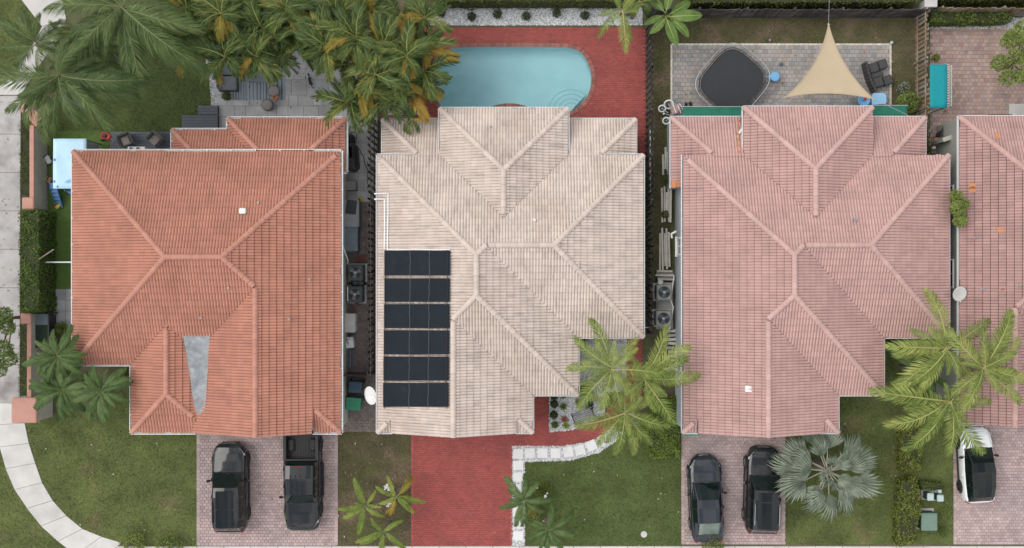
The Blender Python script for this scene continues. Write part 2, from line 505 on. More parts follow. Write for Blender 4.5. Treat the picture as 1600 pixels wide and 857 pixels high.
F_GROUND = fol('ground_cover_leaf', [(0, (0.08, 0.13, 0.02)), (0.5, (0.18, 0.25, 0.045)), (1, (0.30, 0.35, 0.08))])
F_DKHEDGE = fol('dark_hedge_leaf', [(0, (0.04, 0.065, 0.016)), (0.5, (0.10, 0.13, 0.03)), (1, (0.18, 0.18, 0.055))])
F_BUSH = fol('croton_leaf', [(0, (0.06, 0.10, 0.02)), (0.55, (0.15, 0.19, 0.035)), (0.85, (0.30, 0.29, 0.06)), (1, (0.42, 0.15, 0.06))])
F_TREE = fol('tree_leaf', [(0, (0.07, 0.11, 0.022)), (0.5, (0.17, 0.23, 0.055)), (1, (0.34, 0.38, 0.11))])
F_BALL = fol('boxwood_leaf', [(0, (0.025, 0.045, 0.018)), (0.6, (0.05, 0.085, 0.03)), (1, (0.09, 0.12, 0.05))])
F_REDL = fol('red_bromeliad_leaf', [(0, (0.12, 0.10, 0.04)), (0.5, (0.30, 0.12, 0.08)), (1, (0.38, 0.18, 0.14))])
RACH = M('frond_rib', (0.33, 0.33, 0.11), 0.6, 0.1)
RACHD = M('dark_frond_rib', (0.16, 0.18, 0.075), 0.6, 0.1)
RACHS = M('pale_petiole', (0.36, 0.35, 0.27), 0.6, 0.1)
INNER = M('twig_mass', (0.035, 0.04, 0.016), 0.95, 0.2)

def water_mat():
    m = bpy.data.materials.new('pool_water')
    m.use_nodes = True
    t = m.node_tree
    t.nodes.clear()
    out = t.nodes.new('ShaderNodeOutputMaterial')
    tr = t.nodes.new('ShaderNodeBsdfTransparent')
    tr.inputs[0].default_value = (0.78, 0.935, 0.95, 1)
    gl = t.nodes.new('ShaderNodeBsdfGlossy')
    gl.inputs['Roughness'].default_value = 0.03
    fr = t.nodes.new('ShaderNodeFresnel')
    fr.inputs['IOR'].default_value = 1.5
    mxs = t.nodes.new('ShaderNodeMixShader')
    bn = t.nodes.new('ShaderNodeBump')
    bn.inputs['Strength'].default_value = 0.12
    bn.inputs['Distance'].default_value = 0.02
    ns = t.nodes.new('ShaderNodeTexNoise')
    ns.inputs['Scale'].default_value = 2.2
    ns.inputs['Detail'].default_value = 4
    ge = t.nodes.new('ShaderNodeNewGeometry')
    t.links.new(ge.outputs['Position'], ns.inputs['Vector'])
    t.links.new(ns.outputs['Fac'], bn.inputs['Height'])
    t.links.new(bn.outputs[0], gl.inputs['Normal'])
    t.links.new(bn.outputs[0], fr.inputs['Normal'])
    t.links.new(fr.outputs[0], mxs.inputs[0])
    t.links.new(tr.outputs[0], mxs.inputs[1])
    t.links.new(gl.outputs[0], mxs.inputs[2])
    t.links.new(mxs.outputs[0], out.inputs['Surface'])
    return m
WATER = water_mat()
POOLM = M('pool_plaster', (0.64, 0.79, 0.82), 0.7, 0.05, 1.0, c2=(0.58, 0.75, 0.79), c2s=0.6)
POOLT = M('pool_step_edge', (0.30, 0.52, 0.60), 0.5, 0.08)
COPING = M('coping_brick', (0.28, 0.115, 0.09), 0.8, 0.12, 2, rnd=0.25)

# ------------------------------------------------------------------ ground, pavements, lawns
X0, X1, Y0, Y1 = 655, 1004, 44, 246     # the red pool deck: the ground sheet leaves this rectangle open
def structure(o, parent=None):
    o['kind'] = 'structure'
    return o
gb = MB()
a0, a1 = P(X0, Y1), P(X1, Y0)
B = 420.0
for x0, x1, y0, y1 in ((-B, a0.x, -B, B), (a1.x, B, -B, B), (a0.x, a1.x, -B, a0.y), (a0.x, a1.x, a1.y, B)):
    gb.poly([(x0, y0, 0), (x1, y0, 0), (x1, y1, 0), (x0, y1, 0)])
structure(gb.build('ground', GROUND))

def sheet(name, pts, z, mat, kind='structure'):
    from mathutils.geometry import tessellate_polygon
    v = L2(pts)
    v = [Vector((p.x, p.y, z)) for p in v]
    tri = tessellate_polygon([v])
    b = MB()
    fs = []
    for t in tri:
        A = (v[t[1]] - v[t[0]]).cross(v[t[2]] - v[t[0]]).z
        fs.append(tuple(t) if A > 0 else (t[0], t[2], t[1]))
    b.add(v, fs)
    o = b.build(name, mat)
    o['kind'] = kind
    return o

LAWN1 = [(40, 650), (140, 640), (210, 600), (308, 660), (310, 857), (250, 858), (180, 845), (135, 833), (90, 796), (63, 752), (45, 692)]
VERGE1 = [(-40, 690), (2, 712), (26, 770), (58, 815), (104, 858), (60, 864), (-40, 864)]
LAWN2 = [(528, 655), (643, 655), (643, 853), (528, 853)]
LAWN3 = [(820, 722), (890, 720), (935, 708), (962, 688), (985, 660), (1066, 640), (1066, 853), (820, 853)]
LAWN4 = [(1226, 640), (1310, 640), (1312, 610), (1404, 520), (1404, 851), (1226, 851)]
LAWN5 = [(1408, 560), (1490, 640), (1490, 851), (1408, 851)]
REAR1 = [(95, 50), (318, 40), (330, 90), (336, 187), (275, 206), (150, 208), (80, 240)]
TURFP = [(76, 205), (172, 205), (172, 245), (122, 245), (122, 452), (76, 452)]
REAR3 = [(1020, 26), (1430, 26), (1430, 240), (1392, 240), (1392, 69), (1048, 69), (1048, 520), (1020, 520)]
VERGE0 = [(-30, -10), (27, -10), (64, 40), (38, 85), (8, 140), (2, 158), (-30, 158)]
sheet('lawn', LAWN1, .012, LAWN); sheet('lawn', VERGE1, .012, LAWN); sheet('lawn', LAWN2, .012, LAWN_DRY)
sheet('lawn', LAWN3, .012, LAWN_LUSH); sheet('lawn', LAWN4, .012, LAWN); sheet('lawn', LAWN5, .012, LAWN)
sheet('lawn', REAR1, .012, LAWN_LUSH); sheet('lawn', REAR3, .012, LAWN_DRY); sheet('lawn', VERGE0, .012, LAWN)
sheet('artificial_turf', TURFP, .018, TURF)

import numpy as np
nr = np.random.default_rng(5)
def blades(name, polys, mat, dens, hmin, hmax, skip=()):
    """many small grass blades over lawns, one object"""
    allp = []
    for pts in polys:
        q = [(v.x, v.y) for v in L2(pts)]
        xs = [p[0] for p in q]; ys = [p[1] for p in q]
        n = int((max(xs) - min(xs)) * (max(ys) - min(ys)) * dens)
        px = nr.uniform(min(xs), max(xs), n); py = nr.uniform(min(ys), max(ys), n)
        inside = np.zeros(n, bool)
        j = len(q) - 1
        for i in range(len(q)):
            ax, ay = q[i]; bx, by = q[j]
            if ay != by:
                c = ((ay > py) != (by > py)) & (px < (bx - ax) * (py - ay) / (by - ay) + ax)
                inside ^= c
            j = i
        allp.append(np.stack([px[inside], py[inside]], 1))
    p = np.concatenate(allp)
    n = len(p)
    th = nr.uniform(0, 2 * math.pi, n); hgt = nr.uniform(hmin, hmax, n); wd = nr.uniform(.012, .03, n)
    ln = nr.uniform(.02, .09, n); ph = nr.uniform(0, 2 * math.pi, n)
    v = np.zeros((n, 3, 3))
    v[:, 0, 0] = p[:, 0] - np.cos(th) * wd; v[:, 0, 1] = p[:, 1] - np.sin(th) * wd
    v[:, 1, 0] = p[:, 0] + np.cos(th) * wd; v[:, 1, 1] = p[:, 1] + np.sin(th) * wd
    v[:, 2, 0] = p[:, 0] + np.cos(ph) * ln; v[:, 2, 1] = p[:, 1] + np.sin(ph) * ln
    v[:, :2, 2] = .012; v[:, 2, 2] = hgt
    me = bpy.data.meshes.new(name)
    me.vertices.add(n * 3); me.vertices.foreach_set('co', v.ravel())
    me.loops.add(n * 3); me.loops.foreach_set('vertex_index', np.arange(n * 3))
    me.polygons.add(n); me.polygons.foreach_set('loop_start', np.arange(n) * 3); me.polygons.foreach_set('loop_total', np.full(n, 3))
    a = me.attributes.new('rnd', 'FLOAT', 'FACE'); a.data.foreach_set('value', nr.uniform(0, 1, n))
    me.materials.append(mat); me.update(); me.validate()
    o = mesh_obj(name, me)
    tag(o, kind='stuff')
    return o
g = blades('grass', [LAWN1, VERGE1, LAWN4, LAWN5, VERGE0], BLADE, 330, .03, .075)
tag(g, 'short mown green grass with dry patches on the lawns', 'grass')
g = blades('lush_grass', [LAWN3, REAR1], BLADE_LUSH, 330, .03, .075)
tag(g, 'deep green grass on the rear lawn and beside the red driveway', 'grass')
g = blades('dry_grass', [LAWN2, REAR3], BLADE_DRY, 300, .03, .07)
tag(g, 'thin brownish dry grass on the bare side lawns', 'grass')

def slab_run(name, quads, z0, z1, mat, parent):
    for q in quads:
        v = L2(q)
        c = sum(v, Vector()) / len(v)
        q2 = [c + (p - c) * (1 - .018 / max(.05, (p - c).length)) for p in v]
        MB().prism(q2, z0, z1 + rng.uniform(-.004, .004)).build(name, mat, parent)

# kerbside sidewalk that comes down the left edge and sweeps round the corner
outer = [(-22, 150), (-22, 480), (-14, 640), (0, 700), (8, 730), (26, 772), (60, 818), (106, 860), (150, 884)]
inner = [(33, 150), (32, 480), (30, 610), (38, 655), (45, 690), (64, 750), (90, 794), (135, 831), (182, 846)]
def lerp_path(path, n):
    d = [0]
    for a, b in zip(path, path[1:]): d.append(d[-1] + math.hypot(b[0] - a[0], b[1] - a[1]))
    out = []
    for i in range(n + 1):
        s = d[-1] * i / n
        k = max(j for j in range(len(d)) if d[j] <= s + 1e-6)
        k = min(k, len(path) - 2)
        t = (s - d[k]) / (d[k + 1] - d[k])
        out.append((path[k][0] + (path[k + 1][0] - path[k][0]) * t, path[k][1] + (path[k + 1][1] - path[k][1]) * t))
    return out
sw = structure(sheet('sidewalk', outer[:-1] + [(150, 884), (182, 846)] + inner[::-1][1:], .006, JOINT))
ss = []
for k in range(8):
    ya, yb = 150 + k * 60, 150 + (k + 1) * 60
    ss.append([(-22, ya), (33 - k * .2, ya), (33 - k * .2, yb), (-22, yb)])
slab_run('sidewalk_slab', ss, .005, .045, CONC_DIRTY, sw)
oo = lerp_path([(-18, 630), (-14, 645), (0, 700), (8, 730), (26, 772), (60, 818), (106, 860), (150, 884)], 9)
ii = lerp_path([(30, 630), (38, 655), (45, 690), (64, 750), (90, 794), (135, 831), (190, 848)], 9)
slab_run('sidewalk_slab', [[oo[k], ii[k], ii[k + 1], oo[k + 1]] for k in range(9)], .005, .045, CONC, sw)
# the stretch that runs off to the top
o2 = [(-22, 150), (20, 118), (45, 86), (66, 42), (28, -6), (10, -30)]
sw2 = structure(sheet('sidewalk', [(-22, 150), (33, 150), (62, 104), (90, 62), (104, 30), (92, -30), (10, -30), (28, -2), (66, 42), (42, 88), (8, 122)], .007, JOINT))
slab_run('sidewalk_slab', [[(-22, 149), (33, 149), (60, 106), (12, 126)], [(12, 126), (60, 106), (90, 64), (42, 88)], [(42, 88), (90, 64), (104, 30), (66, 42)], [(66, 42), (104, 30), (92, -30), (12, -28)]], .006, .045, CONC, sw2)
# straight sidewalk along the bottom edge, then the road
sw3 = structure(sheet('sidewalk', [(182, 853), (1700, 853), (1700, 893), (150, 893)], .006, JOINT))
slab_run('sidewalk_slab', [[(182 + i * 42, 853.5), (224 + i * 42, 853.5), (224 + i * 42, 892), (182 + i * 42, 892)] for i in range(36)], .005, .045, CONC, sw3)
kb = MB(); A, Bq = P(-200, 922), P(1800, 928)
kb.box(((A.x + Bq.x) / 2, A.y, .06), (Bq.x - A.x, .18, .13)); structure(kb.build('kerb', CONC))
structure(sheet('road', [(-900, 928), (2500, 928), (2500, 1120), (-900, 1120)], .01, ASPH))

def pavers(polys, bw, bl, base, mat, name='paver', ang=0.0, z=.03, parent_name='driveway', excl=(), bond=.5, gap=.012, basez=.016, hvar=.004):
    """a sheet of jointing sand and real little bricks on top of it"""
    first = None
    for pts in polys:
        par = sheet(parent_name, pts, basez, base)
        first = first or par
        q = [(v.x, v.y) for v in L2(pts)]
        ex = [[(v.x, v.y) for v in L2(e)] for e in excl]
        cx = sum(p[0] for p in q) / len(q); cy = sum(p[1] for p in q) / len(q)
        ca, sa = math.cos(ang), math.sin(ang)
        loc = [((x - cx) * ca + (y - cy) * sa, -(x - cx) * sa + (y - cy) * ca) for x, y in q]
        u0 = min(p[0] for p in loc); u1 = max(p[0] for p in loc); v0 = min(p[1] for p in loc); v1 = max(p[1] for p in loc)
        b = MB()
        r = 0
        v = v0 + bw / 2
        while v < v1:
            u = u0 + (bl * bond if r % 2 else 0) + bl / 2
            while u < u1 + bl:
                x, y = cx + u * ca - v * sa, cy + u * sa + v * ca
                if inpoly(x, y, q) and not any(inpoly(x, y, e) for e in ex):
                    b.cr = rng.random()
                    hz = z + rng.uniform(-hvar, hvar)
                    hx, hy = bl / 2 - gap / 2, bw / 2 - gap / 2
                    vs = []
                    for k, (zz, t) in enumerate(((basez, 0), (hz, .008))):
                        for sx, sy in ((-1, -1), (1, -1), (1, 1), (-1, 1)):
                            du, dv = sx * (hx - t), sy * (hy - t)
                            vs.append((x + du * ca - dv * sa, y + du * sa + dv * ca, zz))
                    b.add(vs, [(4, 5, 6, 7), (0, 1, 5, 4), (1, 2, 6, 5), (2, 3, 7, 6), (3, 0, 4, 7)])
                u += bl
            v += bw
            r += 1
        o = b.build(name, mat, par)
        o['kind'] = 'stuff'
    return first

def border(name, path, wpx, mat, z=.035, bl=.2, closed=False):
    """row of edging bricks along a path, each one its own little block in one mesh"""
    pts = L2(path)
    if closed: pts.append(pts[0])
    b = MB()
    for A, C in zip(pts, pts[1:]):
        d = C - A
        n = max(1, int(d.length / bl))
        ang = math.atan2(d.y, d.x)
        for i in range(n):
            c = A + d * ((i + .5) / n)
            b.cr = rng.random()
            b.box((c.x, c.y, z / 2 + .004), (d.length / n - .012, wpx / K, z), ang)
    o = b.build(name, mat)
    o['kind'] = 'structure'
    return o

RED_DRIVE = [(643, 640), (830, 640), (830, 600), (858, 600), (858, 675), (880, 674), (905, 669), (945, 648), (978, 612), (980, 515), (1003, 515), (1003, 620), (985, 655), (955, 676), (925, 690), (880, 697), (800, 697), (800, 853), (643, 853)]
pavers([RED_DRIVE], .105, .2, JOINT_RED, RED, parent_name='driveway')
pavers([[(308, 660), (527, 660), (527, 853), (308, 853)]], .17, .215, JOINT, PINK, parent_name='driveway')
pavers([[(1065, 660), (1226, 660), (1226, 851), (1065, 851)]], .17, .215, JOINT, PINK, parent_name='driveway')
pavers([[(1490, 640), (1680, 640), (1680, 851), (1490, 851)]], .17, .215, JOINT, PINK, parent_name='driveway')
border('driveway_edging', [(644.5, 676), (644.5, 852)], 4, RED, z=.042); border('driveway_edging', [(798.5, 698), (798.5, 852)], 4, RED, z=.042)
border('driveway_edging', [(310, 672), (310, 852)], 5, PINK); border('driveway_edging', [(525.5, 672), (525.5, 852)], 5, PINK)
border('driveway_edging', [(1067, 672), (1067, 850)], 5, PINK); border('driveway_edging', [(1224, 672), (1224, 850)], 5, PINK); border('driveway_edging', [(1492, 660), (1492, 850)], 5, PINK)
pavers([[(1048, 69), (1391, 69), (1391, 200), (1048, 200)]], .23, .27, JOINT, GREYP, parent_name='patio')
border('patio_edging', [(1049, 200), (1049, 70), (1391, 70), (1391, 200)], 3, CREAMB, z=.045, bl=.25)
pavers([[(1453, 40), (1640, 40), (1640, 240), (1453, 240)]], .22, .25, JOINT, PINK2, parent_name='patio')
pavers([[(534, 305), (590, 305), (590, 675), (534, 675)]], .16, .2, JOINT, SIDEP, parent_name='side_yard')
pavers([[(596, 175), (655, 175), (655, 260), (596, 260)], [(1004, 46), (1009, 46), (1009, 250), (1004, 250)]], .105, .2, JOINT_RED, RED, parent_name='pool_surround')
# travertine patio behind the first house: big irregular slabs
pt = sheet('patio', [(340, 60), (590, 60), (590, 305), (534, 305), (534, 220), (336, 220), (336, 110)], .016, JOINT)
yy = 60
while yy < 305:
    hh = rng.choice((12, 17, 17, 24)); xx = 337 - rng.uniform(0, 20)
    while xx < 590:
        ww = rng.choice((14, 18, 24, 24, 34))
        xa, xb = max(xx, 337), min(xx + ww, 590)
        if xb - xa > 4 and not (yy > 214 and xb < 545):
            A, C = P(xa, yy + hh), P(xb, yy)
            MB().box(((A.x + C.x) / 2, (A.y + C.y) / 2, .027), (C.x - A.x - .018, C.y - A.y - .018, .026)).build('paving_stone', STONE, pt)
        xx += ww
    yy += hh
pw = sheet('side_path', [(84, 452), (122, 452), (122, 520), (84, 520)], .016, JOINT)
for j in range(4):
    for i in range(2):
        A, C = P(84 + i * 19, 452 + j * 17 + 17), P(103 + i * 19, 452 + j * 17)
        MB().box(((A.x + C.x) / 2, (A.y + C.y) / 2, .027), (C.x - A.x - .02, C.y - A.y - .02, .026)).build('paving_stone', STONE, pw)
structure(sheet('concrete_pad', [(1576, 163), (1660, 163), (1660, 200), (1576, 200)], .05, CONC))

def pebbles(polys, dens, smin, smax, mat=GRAVEL, bed=GRAVBED, z=.02):
    b = MB()
    par = None
    for pts in polys:
        s = sheet('gravel_bed', pts, z, bed)
        par = par or s
        q = [(v.x, v.y) for v in L2(pts)]
        xs = [p[0] for p in q]; ys = [p[1] for p in q]
        for _ in range(int((max(xs) - min(xs)) * (max(ys) - min(ys)) * dens)):
            x, y = rng.uniform(min(xs), max(xs)), rng.uniform(min(ys), max(ys))
            if not inpoly(x, y, q): continue
            r = rng.uniform(smin, smax)
            t = rng.uniform(0, 6.28)
            b.cr = rng.random()
            vs = [(x + r * math.cos(t + k * 1.5708) * (1.25 if k % 2 else .8), y + r * math.sin(t + k * 1.5708) * (1.25 if k % 2 else .8), z + .01) for k in range(4)]
            vs.append((x + rng.uniform(-.2, .2) * r, y + rng.uniform(-.2, .2) * r, z + .01 + r * .75))
            b.add(vs, [(0, 1, 4), (1, 2, 4), (2, 3, 4), (3, 0, 4)])
    o = b.build('gravel', mat)
    return tag(o, 'loose white pebbles spread over the garden beds and paths', 'gravel', kind='stuff')
WALKW = [(800, 697), (880, 697), (925, 690), (957, 668), (972, 676), (962, 690), (935, 708), (890, 720), (820, 722), (820, 853), (800, 853)]
pebbles([[(640, 13), (1004, 13), (1004, 40), (640, 40)], [(858, 605), (945, 605), (945, 648), (905, 669), (880, 674), (858, 675)],
         [(900, 515), (980, 515), (978, 612), (945, 612), (900, 612)], WALKW, [(600, 120), (655, 120), (655, 180), (600, 180)], [(316, 70), (337, 70), (339, 190), (333, 190), (326, 110)],
         [(1452, 28), (1600, 28), (1600, 45), (1452, 45)]], 330, .03, .06)
sp = []
for x, y in ((828, 708), (848, 708), (868, 708), (888, 706), (906, 703), (924, 696), (943, 687), (957, 677)):
    sp.append((x, y, 0 if x < 880 else math.atan2(16, 30) * (x - 870) / 70))
sp += [(810, 709 + i * 18.3, 0) for i in range(8)]
STEP = M('white_step_stone', (0.68, 0.68, 0.68), 0.8, 0.06, 3, rnd=0.05, bump=0.15)
gp = structure(sheet('garden_path', WALKW, .024, GRAVBED))
for x, y, a in sp:
    p = P(x, y)
    MB().cbox((p.x, p.y, .045), (.56, .56 if y < 712 else .53, .06), a, .02).build('stepping_stone', STEP, gp)

# ------------------------------------------------------------------ swimming pool
def smooth_loop(pts, n=3):
    """Chaikin corner cutting on a closed loop"""
    for _ in range(n):
        q = []
        for i in range(len(pts)):
            a, b = pts[i], pts[(i + 1) % len(pts)]
            q.append((a[0] * .75 + b[0] * .25, a[1] * .75 + b[1] * .25)); q.append((a[0] * .25 + b[0] * .75, a[1] * .25 + b[1] * .75))
        pts = q
    return pts
ploop = [(700, 73), (790, 73), (880, 73), (906, 78), (920, 98), (926, 121), (922, 146), (908, 166), (888, 178), (845, 181), (828, 168), (796, 161), (764, 168), (745, 181), (700, 178), (682, 160), (676, 125), (682, 90)]
ploop = smooth_loop(ploop, 3)
pl = L2(ploop)
if area2(pl) < 0: pl = pl[::-1]
PLQ = [(p.x, p.y) for p in pl]
from mathutils.geometry import tessellate_polygon
rect = [Vector((a0.x, a0.y, .02)), Vector((a1.x, a0.y, .02)), Vector((a1.x, a1.y, .02)), Vector((a0.x, a1.y, .02))]
hole = [Vector((p.x, p.y, .02)) for p in pl]
tri = tessellate_polygon([rect, hole[::-1]])
allv = rect + hole[::-1]
b = MB()
b.add(allv, [(t if (allv[t[1]] - allv[t[0]]).cross(allv[t[2]] - allv[t[0]]).z > 0 else (t[0], t[2], t[1])) for t in [tuple(t) for t in tri]])
pd = structure(b.build('pool_deck', JOINT_RED))
def grow(loop, d):
    out = []
    n = len(loop)
    for i in range(n):
        t = (loop[(i + 1) % n] - loop[i - 1]).normalized()
        out.append(loop[i] + Vector((t.y, -t.x, 0)) * d)
    return out
outc = [(p.x, p.y) for p in grow(pl, .2)]
b = MB()
y = a0.y + .05
r = 0
while y < a1.y:
    x = a0.x + (.1 if r % 2 else 0)
    while x < a1.x + .05:
        if not inpoly(x, y, outc) and x > a0.x + .02:
            b.cr = rng.random()
            hz = .034 + rng.uniform(-.004, .004)
            hx, hy = .094, .047
            b.add([(x - hx, y - hy, .02), (x + hx, y - hy, .02), (x + hx, y + hy, .02), (x - hx, y + hy, .02), (x - hx + .008, y - hy + .008, hz), (x + hx - .008, y - hy + .008, hz), (x + hx - .008, y + hy - .008, hz), (x - hx + .008, y + hy - .008, hz)],
                  [(4, 5, 6, 7), (0, 1, 5, 4), (1, 2, 6, 5), (2, 3, 7, 6), (3, 0, 4, 7)])
        x += .2
    y += .105
    r += 1
b.build('paver', RED, pd)['kind'] = 'stuff'
pool = thing('swimming_pool', 'rounded turquoise swimming pool with curved steps in red brick deck', 'swimming pool', P(800, 122))
b = MB()
n = len(pl)
lo = [Vector((p.x, p.y, -0.95)) for p in pl]
top = [Vector((p.x, p.y, .03)) for p in pl]
b.add(top + lo, [(i, n + i, n + (i + 1) % n, (i + 1) % n) for i in range(n)])
tr = tessellate_polygon([lo])
b.add(lo, [(tuple(t) if (lo[t[1]] - lo[t[0]]).cross(lo[t[2]] - lo[t[0]]).z > 0 else (t[0], t[2], t[1])) for t in tr])
b.build('basin', POOLM, pool)
b = MB()
wl = [Vector((p.x, p.y, -.12)) for p in pl]
b.add(wl, [(tuple(t) if (wl[t[1]] - wl[t[0]]).cross(wl[t[2]] - wl[t[0]]).z > 0 else (t[0], t[2], t[1])) for t in tr])
b.build('water', WATER, pool)
# brick coping: one wedge-shaped brick after another round the rim
gi, go = grow(pl, -.03), grow(pl, .2)
def resample(loop, step):
    pts = loop + [loop[0]]
    d = [0]
    for a, c in zip(pts, pts[1:]): d.append(d[-1] + (c - a).length)
    m = int(d[-1] / step)
    out = []
    k = 0
    for i in range(m):
        s = d[-1] * i / m
        while d[k + 1] < s: k += 1
        out.append(pts[k].lerp(pts[k + 1], (s - d[k]) / max(1e-6, d[k + 1] - d[k])))
    return out
mid = resample(pl, .115)
b = MB()
m = len(mid)
for i in range(m):
    A, C = mid[i], mid[(i + 1) % m]
    t = (C - A).normalized()
    nn = Vector((t.y, -t.x, 0))
    c = (A + C) / 2 + nn * .085
    b.cr = rng.random()
    b.box((c.x, c.y, .04), ((C - A).length - .012, .23, .05), math.atan2(t.y, t.x))
b.build('coping_brick', COPING, pool)['kind'] = 'stuff'
sc_ = P(893, 173)
for k, (rr, zz) in enumerate(((1.28, -.68), (1.0, -.5), (.72, -.34), (.45, -.18))):
    b = MB()
    ring = [(sc_.x + rr * math.cos(t), sc_.y + rr * math.sin(t)) for t in [R(50 + i * 7) for i in range(0, 21)]]
    pts = [(x, y) for x, y in ring]
    pts = [p if inpoly(p[0], p[1], PLQ) else None for p in pts]
    pts = [p for p in pts if p]
    if len(pts) < 3: continue
    pts.append((sc_.x, sc_.y))
    b.prism(pts, -.945, zz)
    st = b.build('pool_step', POOLM, pool)
    eb = MB()
    eb.tube([(x, y, zz + .008) for x, y in pts[:-1]], .013, 5)
    eb.build('step_edge', POOLT, st)

# ------------------------------------------------------------------ houses with tiled roofs
PITCH = 0.40
TW, TE = 0.31, 0.372
COSP = 1 / math.sqrt(1 + PITCH * PITCH)
PROF = [(0, -.004), (.07, .038), (.25, .072), (.43, .038), (.5, -.004), (.57, .038), (.75, .072), (.93, .038), (1.0, -.004)]
def tile_local():
    n = len(PROF)
    vs = [(u * TW, 0, hgt + .045) for u, hgt in PROF] + [(u * TW, TE * .95, hgt + .002) for u, hgt in PROF] + [(u * TW, 0, hgt - .01) for u, hgt in PROF]  # tiles cut short: dark felt in the gaps stands in for course-line shade
    fs = [(k, k + 1, n + k + 1, n + k) for k in range(n - 1)] + [(2 * n + k, 2 * n + k + 1, k + 1, k) for k in range(n - 1)]
    return vs, fs
TV, TF = tile_local()
def cap_local():
    vs, fs = [], []
    for y, r_, z_ in ((0, .15, .03), (.42, .135, .0)):
        for k in range(7):
            t = math.pi * k / 6
            vs.append((r_ * math.cos(t), y, z_ - .015 + .115 * math.sin(t)))
    for k in range(6):
        fs.append((k, k + 1, 7 + k + 1, 7 + k))
    fs = [tuple(reversed(f)) for f in fs]
    return vs, fs
CV, CF = cap_local()

